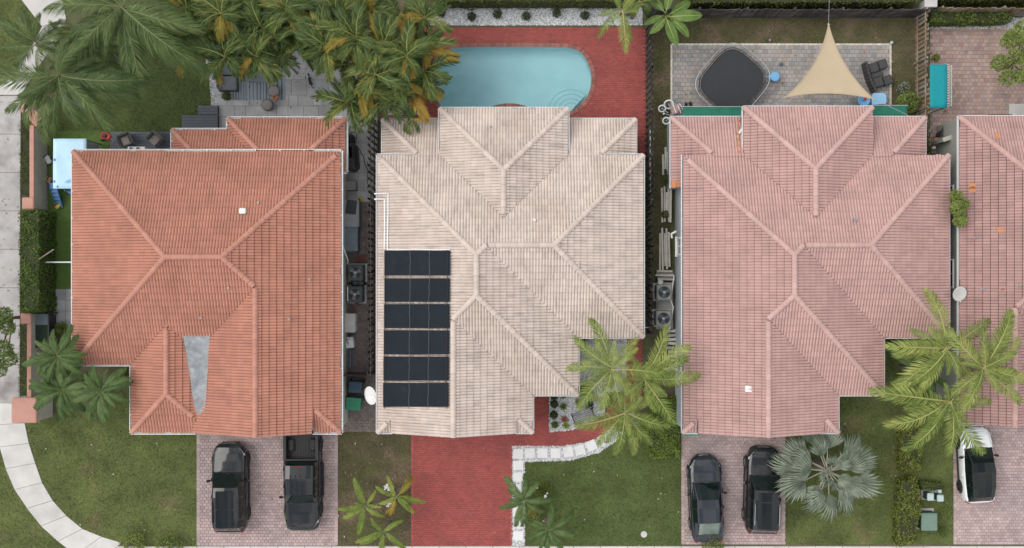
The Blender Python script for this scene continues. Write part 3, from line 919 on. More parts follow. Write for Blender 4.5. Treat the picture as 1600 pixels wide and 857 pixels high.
DIRS = {'W': (Vector((0, -1)), Vector((1, 0))), 'E': (Vector((0, 1)), Vector((-1, 0))), 'N': (Vector((-1, 0)), Vector((0, -1))), 'S': (Vector((1, 0)), Vector((0, 1)))}
class Roof:
    def __init__(s):
        s.blocks = []
    def block(s, x0, x1, yt, yb, h, W=None, E=None, N=None, S=None):
        """hip or gable block: extent in plan and which sides slope from which eave line"""
        a, c = P(x0, yb, h), P(x1, yt, h)
        pl_ = []
        p = PITCH
        if W is not None: e = P(W, 0, h).x; pl_.append(('W', p, 0, h - p * e, e))
        if E is not None: e = P(E, 0, h).x; pl_.append(('E', -p, 0, h + p * e, e))
        if N is not None: e = P(0, N, h).y; pl_.append(('N', 0, -p, h + p * e, e))
        if S is not None: e = P(0, S, h).y; pl_.append(('S', 0, p, h - p * e, e))
        s.blocks.append(dict(dom=(a.x, c.x, a.y, c.y), planes=pl_, h=h))
    def zb(s, b, x, y):
        d = b['dom']
        if x < d[0] - 1e-6 or x > d[1] + 1e-6 or y < d[2] - 1e-6 or y > d[3] + 1e-6: return -9
        return min(q[1] * x + q[2] * y + q[3] for q in b['planes'])
    def z(s, x, y):
        return max(s.zb(b, x, y) for b in s.blocks)
    def on(s, px, py, dz=0.0):
        z = 3.5
        for _ in range(12):
            p = P(px, py, z + dz)
            zz = s.z(p.x, p.y)
            if zz < 0: zz = 3.2
            z = zz
        p = P(px, py, z + dz)
        return p
    def faces(s):
        out = []
        for i, b in enumerate(s.blocks):
            d = b['dom']
            for p in b['planes']:
                poly = [Vector((d[0], d[2], 0)), Vector((d[1], d[2], 0)), Vector((d[1], d[3], 0)), Vector((d[0], d[3], 0))]
                for q in b['planes']:
                    if q is not p: poly = clip(poly, q[1] - p[1], q[2] - p[2], q[3] - p[3])
                if len(poly) < 3: continue
                pieces = [poly]
                for j, c in enumerate(s.blocks):
                    if j == i: continue
                    eps = -1e-4 if j < i else 1e-4
                    e = c['dom']
                    gs = [(1, 0, -e[0]), (-1, 0, e[1]), (0, 1, -e[2]), (0, -1, e[3])]
                    gs += [(q[1] - p[1], q[2] - p[2], q[3] - p[3] - eps) for q in c['planes']]
                    new = []
                    for S_ in pieces:
                        cur = S_
                        for ga in gs:
                            o = clip(cur, -ga[0], -ga[1], -ga[2])
                            if len(o) >= 3 and abs(area2(o)) > 1e-4: new.append(o)
                            cur = clip(cur, *ga)
                            if len(cur) < 3 or abs(area2(cur)) < 1e-5: break
                    pieces = new
                out.append((p, pieces))
        return out
    def ridges(s):
        segs = []
        for i, b in enumerate(s.blocks):
            d = b['dom']
            ps = b['planes']
            for a in range(len(ps)):
                for c in range(a + 1, len(ps)):
                    p, q = ps[a], ps[c]
                    A, Bc, Cc = p[1] - q[1], p[2] - q[2], p[3] - q[3]
                    l2 = A * A + Bc * Bc
                    if l2 < 1e-9: continue
                    o = Vector((-A * Cc / l2, -Bc * Cc / l2)); dr = Vector((-Bc, A)) / math.sqrt(l2)
                    t0, t1 = -100.0, 100.0
                    cons = [(1, 0, -d[0]), (-1, 0, d[1]), (0, 1, -d[2]), (0, -1, d[3])]
                    cons += [(r_[1] - p[1], r_[2] - p[2], r_[3] - p[3]) for r_ in ps if r_ is not p and r_ is not q]
                    ok = True
                    for ga in cons:
                        k = ga[0] * dr.x + ga[1] * dr.y; m_ = ga[0] * o.x + ga[1] * o.y + ga[2]
                        if abs(k) < 1e-9:
                            if m_ < -1e-6: ok = False
                        elif k > 0: t0 = max(t0, -m_ / k)
                        else: t1 = min(t1, -m_ / k)
                    if not ok or t1 - t0 < .1: continue
                    z0 = p[1] * (o + dr * t0).x + p[2] * (o + dr * t0).y + p[3]
                    z1 = p[1] * (o + dr * t1).x + p[2] * (o + dr * t1).y + p[3]
                    P0 = Vector(((o + dr * t0).x, (o + dr * t0).y, z0)); P1 = Vector(((o + dr * t1).x, (o + dr * t1).y, z1))
                    if z0 > z1: P0, P1 = P1, P0
                    segs.append((i, P0, P1))
        out = []
        done = []
        for i, P0, P1 in segs:
            mine = []
            Ln = (P1 - P0).length
            n = max(1, int(round(Ln / .36)))
            d = (P1 - P0).normalized()
            for k in range(n):
                c = P0 + (P1 - P0) * ((k + .5) / n)
                hid = False
                for j, b in enumerate(s.blocks):
                    if j == i: continue
                    zz = s.zb(b, c.x, c.y)
                    if zz > c.z + .015: hid = True
                if not hid:
                    nrm = Vector((-d.y, d.x)).normalized()
                    for sg in (-.22, .22):
                        q = (c.x + nrm.x * sg, c.y + nrm.y * sg)
                        if s.z(*q) > s.zb(s.blocks[i], *q) + .015: hid = True
                if not hid:
                    hid = any((c - Vector(k_)).length < .2 for k_ in done)
                    if not hid: mine.append(tuple(c))
                if not hid: out.append((P0 + (P1 - P0) * (k / n), d))
            done += mine
        return out

def build_roof(roof, house, mat, capmat=None):
    deck = MB()
    stuff = MB()
    full = []
    n_ = Vector((0, 0, 1))
    for p, pieces in roof.faces():
        U2, V2 = DIRS[p[0]]
        U = Vector((U2.x, U2.y, 0)); V = Vector((V2.x * COSP, V2.y * COSP, PITCH * COSP)); Nn = U.cross(V)
        for pc in pieces:
            deck.poly([(q.x, q.y, p[1] * q.x + p[2] * q.y + p[3] - .012) for q in pc])
        step = TE * COSP
        # all tiles lie on one lattice per plane
        for pc in pieces:
            vv = [(V2.x * q.x + V2.y * q.y) - (V2.x * p[4] + V2.y * p[4]) * 1.0 for q in pc]
            uu = [U2.x * q.x + U2.y * q.y for q in pc]
            m = len(pc)
            ar = area2(pc)
            pcc = pc if ar > 0 else pc[::-1]
            edges = []
            for k in range(m):
                A, C = pcc[k], pcc[(k + 1) % m]
                ex, ey = C.x - A.x, C.y - A.y
                l = math.hypot(ex, ey)
                if l < 1e-5: continue
                edges.append((-ey / l, ex / l, (ey * A.x - ex * A.y) / l))
            j0 = int(math.floor(min(vv) / step)) - 1; j1 = int(math.ceil(max(vv) / step)) + 1
            i0 = int(math.floor(min(uu) / TW)) - 1; i1 = int(math.ceil(max(uu) / TW)) + 1
            for j in range(j0, j1):
                for i in range(i0, i1):
                    v0 = j * step
                    ox = U2.x * i * TW + V2.x * (v0 + V2.x * p[4]) * (1 if V2.x else 0)
                    oy = U2.y * i * TW + V2.y * (v0 + V2.y * p[4]) * (1 if V2.y else 0)
                    cs = [(ox, oy), (ox + U2.x * TW, oy + U2.y * TW), (ox + U2.x * TW + V2.x * step, oy + U2.y * TW + V2.y * step), (ox + V2.x * step, oy + V2.y * step)]
                    mn = 9e9; out_ = False
                    for ea, eb_, ec in edges:
                        ds = [ea * x + eb_ * y + ec for x, y in cs]
                        if max(ds) < 1e-6: out_ = True; break
                        mn = min(mn, min(ds))
                    if out_: continue
                    oz = p[1] * ox + p[2] * oy + p[3]
                    O = Vector((ox, oy, oz))
                    jit = rng.uniform(-.004, .004)
                    if mn > -.02:
                        full.append((O + Nn * jit, U, V, Nn))
                    else:
                        stuff.cr = rng.random(); stuff.cm = 0 if abs(U.x) > .5 else 1
                        W_ = [O + U * a + V * b_ + Nn * (c + jit) for a, b_, c in TV]
                        for f in TF:
                            poly = [W_[k] for k in f]
                            for ea, eb_, ec in edges:
                                poly = clip(poly, ea, eb_, ec)
                                if len(poly) < 3: break
                            if len(poly) >= 3: stuff.poly(poly)
    rf = deck.build('roof', DECKUND, house)
    off = wloc(house)
    mes = []
    for m_ in mat:
        me = bpy.data.meshes.new('roof_tile'); me.from_pydata(TV, [], TF); me.materials.append(m_); mes.append(me)
    cm = bpy.data.meshes.new('ridge_cap'); cm.from_pydata(CV, [], CF); cm.materials.append(capmat)
    cm.polygons.foreach_set('use_smooth', [True] * len(cm.polygons))
    def face_on(t):
        O = t[0]
        d = Vector((0, 0, H)) - O
        return -(t[3].dot(d.normalized()) / d.length)
    vis = [t for t in full if abs(t[0].x) < 28 and abs(t[0].y) < 15]
    vis.sort(key=face_on)
    single = vis[:300]
    ids = set(id(t) for t in single)
    for t in full:
        if id(t) in ids:
            o = bpy.data.objects.new('roof_tile', mes[0] if abs(t[1].x) > .5 else mes[1])
            link(o, rf)
            mt = Matrix((t[1], t[2], t[3])).transposed().to_4x4()
            mt.translation = t[0] - off
            o.matrix_basis = mt
        else:
            stuff.cr = rng.random(); stuff.cm = 0 if abs(t[1].x) > .5 else 1
            stuff.add([t[0] + t[1] * a + t[2] * b_ + t[3] * c for a, b_, c in TV], TF)
    so_ = stuff.build('roof_tile', mat, rf)
    so_['kind'] = 'stuff'
    for pnt, d in roof.ridges():
        o = bpy.data.objects.new('ridge_cap', cm)
        link(o, rf)
        xa = d.cross(Vector((0, 0, 1))).normalized()
        za = xa.cross(d).normalized()
        mt = Matrix((xa, d, za)).transposed().to_4x4()
        mt.translation = pnt + Vector((0, 0, .035)) - off
        o.matrix_basis = mt
    return rf

def gutters(house, runs, h, straps=True, wd=.11):
    """white gutter troughs along the eaves; each run lists plan points"""
    for run in runs:
        b = MB()
        pts = L2(run, h)
        for A, C in zip(pts, pts[1:]):
            d = C - A
            t = d.normalized()
            n = Vector((-t.y, t.x, 0))
            ang = math.atan2(t.y, t.x)
            m = (A + C) / 2
            b.box(m + n * (wd / 2) + Vector((0, 0, -.12)), (d.length + .02, wd, .012), ang)
            b.box(m + n * wd + Vector((0, 0, -.055)), (d.length + wd, .035, .14), ang)
            b.box(m + n * -.02 + Vector((0, 0, -.09)), (d.length, .03, .16), ang)
            if straps:
                k = max(1, int(d.length / 1.25))
                for i in range(k):
                    c = A + d * ((i + .5) / k)
                    b.box(c + n * (wd / 2) + Vector((0, 0, .012)), (.05, wd, .01), ang)
        b.build('gutter', GUTTER, house)

def walls(house, pts, h, inset, mat, z0=0.0):
    """wall body under the eaves from the eave outline (clockwise in the survey), set in by the overhang"""
    v = L2(pts, h)
    if area2(v) < 0: v = v[::-1]
    n = len(v)
    q = []
    for i in range(n):
        a, b_, c = v[i - 1], v[i], v[(i + 1) % n]
        t1 = (b_ - a).normalized(); t2 = (c - b_).normalized()
        n1 = Vector((-t1.y, t1.x, 0)); n2 = Vector((-t2.y, t2.x, 0))
        q.append(b_ + (n1 + n2) * inset)
    MB().prism(q, z0, h + .02).build('wall', mat, house)
    return q

def window(house, p, w_, h_, z, facing, mat=GLASS):
    """window on a wall: p plan point on the wall face, facing 'W','E','N','S'"""
    dx, dy = {'W': (-1, 0), 'E': (1, 0), 'N': (0, 1), 'S': (0, -1)}[facing]
    ang = 0 if dy else math.pi / 2
    f = MB()
    c = Vector((p.x + dx * .02, p.y + dy * .02, z + h_ / 2))
    t = Vector((abs(dy), abs(dx), 0))
    for s_ in (-1, 1):
        f.box(c + t * s_ * w_ / 2, (.08, .1, h_ + .08), ang)
        f.box(c + Vector((0, 0, s_ * h_ / 2)), (w_ - .08, .1, .08), ang)
    f.box(c, (.05, .07, h_ - .08), ang)
    f.box(c + Vector((dx * .05, dy * .05, -h_ / 2 - .06)), (w_ + .2, .16, .05), ang)
    fo = f.build('window', WHITE, house)
    MB().box(c - Vector((dx * .005, dy * .005, 0)), (w_ - .06, .02, h_ - .06), ang).build('pane', mat, fo)

def vent_pipe(house_roof, house, px, py, r_, hh, mat, name='vent_pipe'):
    p = house_roof.on(px, py, hh)
    b = MB()
    b.lathe([(r_ * 1.7, -.12), (r_ * 1.6, .02), (r_, .06), (r_, hh), (r_ * .7, hh), (r_ * .7, hh - .05)], (p.x, p.y, p.z - hh), 10)
    b.build(name, mat, house)

HE = 3.0      # main eave height
HL = 2.2     # lower rear eaves
def garage_door(house, px0, px1, py, h):
    a, c = P(px0, py, h), P(px1, py, h)
    f = MB()
    for k in range(4):
        f.box(((a.x + c.x) / 2, a.y + .02, .3 + k * .56), (c.x - a.x, .06, .54))
    f.build('garage_door', WHITE, house)

def gable(house, W, E, ypx, mat, W0=None, E0=None):
    a, c = P(W, ypx, HE), P(E, ypx, HE)
    y = a.y + .22
    hgt = (c.x - a.x) / 2 * PITCH
    b = MB()
    x0 = P(W0, ypx, HE).x + .05 if W0 else a.x + .3
    x1 = P(E0, ypx, HE).x - .05 if E0 else c.x - .3
    tri = [(x0, HE - .02), (x1, HE - .02), (x1, HE + (c.x - x1) * PITCH - .08), ((a.x + c.x) / 2, HE + hgt - .1), (x0, HE + (x0 - a.x) * PITCH - .08)]
    vs = [(x, yy, z) for yy in (y, y + .15) for x, z in tri]
    b.add(vs, [(0, 1, 2, 3, 4), (9, 8, 7, 6, 5)] + [(k, k + 5, (k + 1) % 5 + 5, (k + 1) % 5) for k in range(5)])
    b.build('gable_wall', mat, house)

# --- first house, terracotta
r1 = Roof()
r1.block(115, 532, 237, 569, HE, W=115, E=532, N=237, S=569)
r1.block(304, 491, 420, 675.5, HE, W=291, E=532)
r1.block(304, 532, 420, 675.5, HE, W=291, E=532, S=675.5)
r1.block(206, 326, 440, 675.5, HE, W=206, E=331, S=675.5)
r1.block(357, 540, 186, 243, HL, W=357, E=540, N=186)
r1.block(522, 540, 243, 268, HL, E=540)
r1.block(270, 420, 204, 243, HL, W=270, N=204)
h1 = thing('house', 'terracotta tiled house with a grey membrane patch on its roof', 'house', P(330, 450))
rf1 = build_roof(r1, h1, ROOF1, CAP1)
gutters(h1, [[(115, 237), (532, 237), (532, 675.5)], [(206, 675.5), (206, 569), (115, 569), (115, 237)], [(304, 675.5), (206, 675.5)], [(532, 675.5), (490, 675.5)]], HE)
gutters(h1, [[(270, 237), (270, 204), (357, 204), (357, 186), (540, 186), (540, 268), (532, 268)]], HL)
q = walls(h1, [(115, 237), (532, 237), (532, 675.5), (206, 675.5), (206, 569), (115, 569)], HE, .1, WALL1)
walls(h1, [(357, 186), (540, 186), (540, 268), (500, 268), (500, 262), (357, 262)], HL, .35, WALL1)
walls(h1, [(270, 204), (360, 204), (360, 262), (270, 262)], HL, .45, WALL1)
xe = P(532, 0, HE).x - .1
xw = P(115, 0, HE).x + .1
for py in (330, 440, 520): window(h1, Vector((xw, P(0, py, HE).y, 0)), 1.3, 1.1, 1.0, 'W')
garage_door(h1, 330, 510, 674, HE)
window(h1, Vector((P(255, 0, HE).x, P(0, 675.5, HE).y + .1, 0)), 1.5, 1.3, .9, 'S')
gable(h1, 291, 532, 675.5, WALL1, 322, 491)
# white skylight box and pipes
p = r1.on(379, 330, .2)
b = MB(); b.cbox((p.x, p.y, p.z - .08), (.34, .3, .34), 0, .05); b.box((p.x, p.y - .2, p.z - .2), (.3, .12, .1)); b.build('roof_vent', WHITE, h1)
for px, py in ((403, 317), (356, 450), (313, 497), (483, 437), (451, 499)): vent_pipe(r1, h1, px, py, .055, .2, STEEL)
# grey membrane over the valley between the two front wings
fl = [(286.5, 525), (328, 525), (325, 575), (321, 640), (309, 652), (304, 640), (296, 585)]
fv = []
for px, py in fl:
    p = r1.on(px, py, .08); fv.append(Vector((p.x, p.y, p.z)))
c_ = sum(fv, Vector()) / len(fv); c_.z -= .05
b = MB(); b.add(fv + [c_], [(i, len(fv), (i + 1) % len(fv)) for i in range(len(fv))]); b.f = [tuple(f) for f in b.f]
mo = b.build('roof_membrane', FLASH, h1)
so2 = mo.modifiers.new('s', 'SOLIDIFY'); so2.thickness = .02

# --- second house, cream
r2 = Roof()
def plan23(r, dx, low):
    s = dx
    r.block(590 + s, 1005 + s, 243, 527, HE, W=590 + s, E=1005 + s, N=243, S=527)
    r.block(590 + s, 903 + s, 243, 617, HE, W=590 + s, E=903 + s, N=243, S=617)
    r.block(612 + s, 806 + s, 480, 676, HE, W=590 + s, E=832 + s)
    r.block(590 + s, 832 + s, 480, 676, HE, W=590 + s, E=832 + s, S=676)
plan23(r2, 0, 0)
r2.block(687, 887, 170, 360, HE, W=687, E=887, N=170)
r2.block(598, 690, 187, 248, HL, W=598, N=187)
r2.block(880, 993, 187, 248, HL, E=993, N=187)
h2 = thing('house', 'cream tiled house carrying a black solar mat on its west slope', 'house', P(790, 420))
rf2 = build_roof(r2, h2, ROOF2, CAP2)
gutters(h2, [[(687, 243), (687, 170), (887, 170), (887, 243), (1005, 243), (1005, 527), (903, 527), (903, 617), (832, 617), (832, 676), (806, 676)], [(612, 676), (590, 676), (590, 243), (687, 243)]], HE, straps=False, wd=.07)
gutters(h2, [[(598, 250), (598, 187), (687, 187)], [(887, 187), (993, 187), (993, 250)]], HL, straps=False, wd=.07)
walls(h2, [(590, 243), (687, 243), (687, 170), (887, 170), (887, 243), (1005, 243), (1005, 527), (903, 527), (903, 617), (832, 617), (832, 676), (590, 676)], HE, .2, WALL2)
walls(h2, [(598, 187), (695, 187), (695, 255), (598, 255)], HL, .2, WALL2); walls(h2, [(880, 187), (993, 187), (993, 255), (880, 255)], HL, .2, WALL2)
for py in (330, 430, 560): window(h2, Vector((P(590, 0, HE).x + .2, P(0, py, HE).y, 0)), 1.2, 1.1, 1.0, 'W')
for py in (300, 400, 490): window(h2, Vector((P(1005, 0, HE).x - .2, P(0, py, HE).y, 0)), 1.2, 1.1, 1.0, 'E')
window(h2, Vector((P(790, 0, HE).x, P(0, 170, HE).y - .2, 0)), 2.4, 2.0, .1, 'N')
window(h2, Vector((P(955, 0, HE).x, P(0, 527, HE).y + .2, 0)), 1.6, 1.2, .9, 'S')
garage_door(h2, 625, 800, 675, HE)
gable(h2, 590, 832, 676, WALL2, 612, 806)
vent_pipe(r2, h2, 835, 344, .07, .25, PVC); vent_pipe(r2, h2, 766, 198, .05, .2, STEEL)

# --- third house, pink
r3 = Roof()
plan23(r3, 477, 0)
r3.block(1162, 1362.5, 168, 360, HE, W=1162, E=1362.5, N=168)
r3.block(1049, 1157, 184, 248, HL, W=1049, N=184)
r3.block(1049, 1072, 248, 294, HL, W=1049)
r3.block(1354, 1445, 184, 248, HL, E=1445, N=184)
h3 = thing('house', 'pink tiled house behind the beige shade sail and trampoline', 'house', P(1270, 420))
rf3 = build_roof(r3, h3, ROOF3, CAP3)
gutters(h3, [[(1162, 240), (1162, 168), (1362.5, 168)]], HE, straps=False, wd=.07)
gutters(h3, [[(1482, 243), (1482, 527), (1380, 527), (1380, 617), (1309, 617), (1309, 676), (1283, 676)], [(1089, 676), (1067, 676), (1067, 243)]], HE, straps=False, wd=.07)
gutters(h3, [[(1049, 294), (1049, 184), (1157, 184)], [(1362.5, 184), (1445, 184), (1445, 243)]], HL, straps=False, wd=.07)
walls(h3, [(1067, 243), (1162, 243), (1162, 168), (1362.5, 168), (1362.5, 243), (1482, 243), (1482, 527), (1380, 527), (1380, 617), (1309, 617), (1309, 676), (1067, 676)], HE, .08, WALL3)
walls(h3, [(1049, 184), (1157, 184), (1157, 294), (1049, 294)], HL, .1, WALL3); walls(h3, [(1361, 184), (1445, 184), (1445, 250), (1361, 250)], HL, .1, WALL3)
xw3 = P(1067, 0, HE).x + .08
window(h3, Vector((xw3, P(0, 384, HE).y, 0)), .9, 1.2, 1.0, 'W'); window(h3, Vector((xw3, P(0, 570, HE).y, 0)), .9, 1.1, 1.0, 'W')
for py in (330, 430): window(h3, Vector((P(1482, 0, HE).x - .08, P(0, py, HE).y, 0)), 1.2, 1.1, 1.0, 'E')
garage_door(h3, 1100, 1280, 675, HE)
window(h3, Vector((P(1430, 0, HE).x, P(0, 527, HE).y + .08, 0)), 1.6, 1.2, .9, 'S')
gable(h3, 1067, 1309, 676, WALL3, 1089, 1283)
vent_pipe(r3, h3, 1337, 343, .09, .25, STEEL); vent_pipe(r3, h3, 1247, 201, .05, .15, CAP3); vent_pipe(r3, h3, 1138, 434, .05, .15, CAP3)
p = r3.on(1170, 607, .1); b = MB(); b.box((p.x, p.y + .05, p.z), (.34, .12, .06)); b.box((p.x, p.y - .12, p.z), (.34, .12, .06)); b.box((p.x, p.y - .03, p.z - .06), (.36, .32, .06)); b.build('roof_vent', WHITE, h3)
p = r3.on(1159, 203, .2); b = MB(); b.tube([(p.x + .1, p.y + .15, p.z - .3), (p.x, p.y, p.z), (p.x - .15, p.y - .2, p.z + .05)], .07, 8); b.build('downspout', WHITE, h3)
# orange replacement tiles along the edge of the low rear roof
p1 = P(1156, 190, HL); 
ot = MB()
for k in range(6):
    p = r3.on(1153.5, 192 + k * 9.6, .07)
    ot.box((p.x, p.y, p.z), (.12, .30, .05))
ot.build('edge_tile', ORANGE, h3, label='bright orange replacement tiles on the rear edge')
for k in range(3):
    p = r3.on(1052.5 + k * 5.2, 288, .06)
    if p.z > 2: MB().box((p.x, p.y, p.z), (.16, .36, .05)).build('edge_tile', ORANGE, h3, label='bright orange replacement tile at the rear wing corner')

# --- fourth house at the right edge
r4 = Roof()
r4.block(1499, 1915, 183, 552, HE, W=1499, E=1915, N=183, S=552)
r4.block(1499, 1643, 440, 663, HE, W=1499, E=1643)
h4 = thing('house', 'rose tiled house at the far side with a few orange replacement tiles', 'house', P(1700, 420))
rf4 = build_roof(r4, h4, ROOF4, CAP4)
gutters(h4, [[(1643, 663), (1499, 663), (1499, 183), (1915, 183)]], HE, straps=False, wd=.07)
q4 = walls(h4, [(1499, 183), (1915, 183), (1915, 552), (1643, 552), (1643, 663), (1499, 663)], HE, .06, WALL4)
xw4 = P(1499, 0, HE).x + .06
window(h4, Vector((xw4, P(0, 428, HE).y, 0)), 1.5, 1.2, 1.0, 'W'); window(h4, Vector((xw4, P(0, 300, HE).y, 0)), .8, .8, 1.4, 'W')
garage_door(h4, 1520, 1630, 662, HE)
gable(h4, 1499, 1643, 663, WALL4)
for px, py in ((1519, 296), (1519, 291), (1559, 213), (1563, 359)):
    p = r4.on(px, py, .075)
    sl = -math.atan(PITCH) if py > 250 else 0
    mt = Matrix.Rotation(-math.atan(PITCH), 3, 'Y') if py > 250 else Matrix.Rotation(-math.atan(PITCH), 3, 'X')
    MB().box((p.x, p.y, p.z), (.34, .3, .03) if py > 250 else (.3, .34, .03), mat=mt).build('replacement_tile', ORANGE, h4, label='bright orange replacement roof tile')
for px, py, mt_ in ((1527, 371, STEEL), (1538, 452, STEEL), (1567, 452, CAP1), (1594, 447, STEEL)): vent_pipe(r4, h4, px, py, .06, .2, mt_)

# ------------------------------------------------------------------ solar pool heater on the cream roof
def roof_strip(roof, px0, px1, py0, py1, nx, ny, dz):
    """grid that follows the roof surface"""
    g = []
    for j in range(ny + 1):
        for i in range(nx + 1):
            g.append(roof.on(px0 + (px1 - px0) * i / nx, py0 + (py1 - py0) * j / ny, dz))
    return g
sol = thing('solar_pool_heater', 'black solar pool heater of six mats lying on the cream roof', 'solar heater', r2.on(652, 510, 0))
rows = [(392, 431, 600.5, 703.5), (435, 472, 600.5, 703), (475.5, 513, 600, 702.5), (516.5, 554, 599.5, 702), (557.5, 595, 599, 701.5), (598.5, 636, 598.5, 701)]
for ya, yb, xa, xb in rows:
    b = MB()
    g = roof_strip(r2, xa, xb, ya, yb, 12, 4, .175)
    g2 = roof_strip(r2, xa, xb, ya, yb, 12, 4, .12)
    m = len(g)
    fs = []
    for j in range(4):
        for i in range(12):
            k = j * 13 + i
            fs.append((k + 13, k + 14, k + 1, k))
    ringi = list(range(13)) + [13 * j + 12 for j in range(1, 5)] + [52 + i for i in range(11, -1, -1)] + [13 * j for j in range(3, 0, -1)]
    fs += [(ringi[k], ringi[(k + 1) % len(ringi)], m + ringi[(k + 1) % len(ringi)], m + ringi[k]) for k in range(len(ringi))]
    b.add([p + Vector((0, 0, rng.uniform(-.006, .006))) for p in g] + g2, fs)
    b.build('solar_mat', SOLAR, sol, smooth=False)
for xo in (641, 671, 699.5, 602.5):
    b = MB()
    b.tube([r2.on(xo - 2.2 * (k / 30) + rng.uniform(-.6, .6), 391 + 248 * k / 30, .19) for k in range(31)], .014 if 610 < xo < 690 else .02, 4)
    b.build('strap', STRAP if 610 < xo < 690 else TRIM, sol)
WOODP = M('tan_strip', (0.3, 0.235, 0.2), 0.8, 0.2, 5)
for yb in (433, 473.5, 514.5, 555.5, 596.5):
    b = MB(); b.tube([r2.on(598.5 + 105 * k / 12, yb + rng.uniform(-.4, .4), .08) for k in range(13)], .024, 5); b.build('batten', WOODP, sol)
b = MB(); b.tube([r2.on(605 + 98 * k / 10, 390.5 + math.sin(k) * .3, .11) for k in range(11)], .032, 8); b.build('header_pipe', PVC, sol)
b = MB(); b.tube([r2.on(a, c, .11) for a, c in ((589, 303), (597, 303), (606.5, 303), (606.5, 330), (606, 360), (605.5, 390))], .035, 8); b.build('feed_pipe', PVC, sol)
b = MB(); b.tube([r2.on(a, c, .11) for a, c in ((589, 311.5), (597, 311.5), (601, 311.5), (601, 330), (601, 360), (600.5, 390))], .035, 8); b.build('return_pipe', PVC, sol)
e1, e2 = r2.on(589, 303, .11), r2.on(589, 311.5, .11)
b = MB(); b.tube([e1, e1 + Vector((-.12, 0, 0)), e1 + Vector((-.14, 0, -.3)), e1 + Vector((-.14, 0, -2.6))], .035, 8); b.build('feed_pipe', PVC, sol)
b = MB(); b.tube([e2, e2 + Vector((-.12, 0, 0)), e2 + Vector((-.14, 0, -.3)), e2 + Vector((-.14, 0, -2.6))], .035, 8); b.build('return_pipe', PVC, sol)

# ------------------------------------------------------------------ fences
def fence(name, label, A, B_, hgt, pw, gap, mat, alt=.0, post=2.4, rails=True, jit=.02, cap=None, loose=False):
    """posts, rails and every picket its own board; A, B_ ground points"""
    t = thing(name, label, 'fence', A)
    d = B_ - A
    Ln = d.length
    u = d.normalized()
    n = Vector((-u.y, u.x, 0))
    ang = math.atan2(u.y, u.x)
    me = MB().box((0, 0, hgt / 2), (pw, .022, hgt)).mesh('picket', mat)
    pm = MB().box((0, 0, hgt / 2), (.1, .1, hgt + .05)).mesh('post', mat)
    k = int(Ln / (pw + gap))
    for i in range(k):
        o = mesh_obj('picket', me, t)
        side = (1 if i % 2 else -1) * alt
        o.location = u * ((i + .5) * Ln / k) + n * side + Vector((0, 0, rng.uniform(-jit, jit)))
        o.rotation_euler = (rng.uniform(-.02, .02) * (3 if loose else 1), rng.uniform(-.012, .012), ang + rng.uniform(-.03, .03))
    kp = max(1, int(Ln / post))
    for i in range(kp + 1):
        o = mesh_obj('post', pm, t)
        o.location = u * (i * Ln / kp) + n * (0 if alt else .065)
        o.rotation_euler = (0, 0, ang)
    if rails:
        for z in (.35, hgt - .3):
            b = MB(); b.box(A + d / 2 + Vector((0, 0, z)) + n * (0 if alt else .035), (Ln, .045, .09), ang); b.build('rail', mat, t)
    return t
fence('wooden_fence', 'long dark board fence between the terracotta house and the cream house', P(586, 190), P(586, 580), 2.0, .13, .05, DKWOOD, alt=.12)
fence('wooden_fence', 'long dark board fence between the red pool deck and the brown grass yard', P(1011, 44), P(1011, 520), 1.9, .13, .05, DKWOOD, alt=.09)
fence('wooden_fence', 'dark weathered board fence behind the shade sail and trampoline', P(1012, 28), P(1446, 28), 1.75, .14, .004, DKWOOD)
fence('wooden_fence', 'brown wooden picket fence standing beside the teal shade canopy', P(1430, 250), P(1430, 26), 1.75, .16, .085, WOOD, loose=True, jit=.05)
fence('wooden_fence', 'light brown wooden fence behind the leafy hedge of the pink paver yard', P(1452, 26), P(1640, 26), 1.75, .14, .004, WOOD)
t = fence('wooden_gate', 'low dark gate closing the narrow brown side yard by the bins', P(538, 583), P(588, 583), 1.7, .12, .03, DKWOOD, post=1.6)
t['category'] = 'gate'
b = MB(); b.tube([P(1016, 204, .6), P(1016, 252, .6), P(1016.3, 300, .6)], .03, 6)
tag(b.build('white_pole', PVC), 'long thin white pole lying along the dark fence in the grass gap', 'pole')

# ------------------------------------------------------------------ masonry boundary wall with pillars at the left edge
def bwall(label, cap_px, y0, y1, h, capw, face_mat):
    p0, p1 = P(cap_px, y0, h), P(cap_px, y1, h)
    t = thing('boundary_wall', label, 'wall', (p0.x, (p0.y + p1.y) / 2, 0))
    L_ = abs(p1.y - p0.y)
    MB().box((p0.x, (p0.y + p1.y) / 2, h / 2 - .03), (.2, L_, h - .06)).build('wall_body', face_mat, t)
    MB().cbox((p0.x, (p0.y + p1.y) / 2, h - .03), (capw, L_, .08), 0, .015).build('coping', PINKCAP, t)
    return t
bwall('straight beige wall with pink coping between the white sidewalk hedge and the play canopy', 49.5, 196, 312, 1.6, .24, YWALL)
bwall('straight beige wall with pink coping north of the large square pillar', 45.5, 504, 626, 1.6, .24, YWALL)
def pillar(label, px, py, h, s, capover=.06):
    p = P(px, py, h)
    t = thing('wall_pillar', label, 'pillar', (p.x, p.y, 0))
    MB().box((p.x, p.y, h / 2 - .06), (s - capover * 2, s - capover * 2, h - .12)).build('shaft', YWALL, t)
    b = MB(); b.cbox((p.x, p.y, h - .05), (s, s, .14), 0, .05); b.build('cap', PINKCAP, t)
    return t
pillar('small square pillar with pink cap at the top end of the dense green hedge', 43.5, 318, 1.75, .64)
pillar('small square pillar with pink cap beside the dark green gate panel', 40, 498, 1.75, .58)
pillar('largest square pillar with pink cap where the sidewalk starts to curve', 37.5, 641.5, 2.0, 1.36)
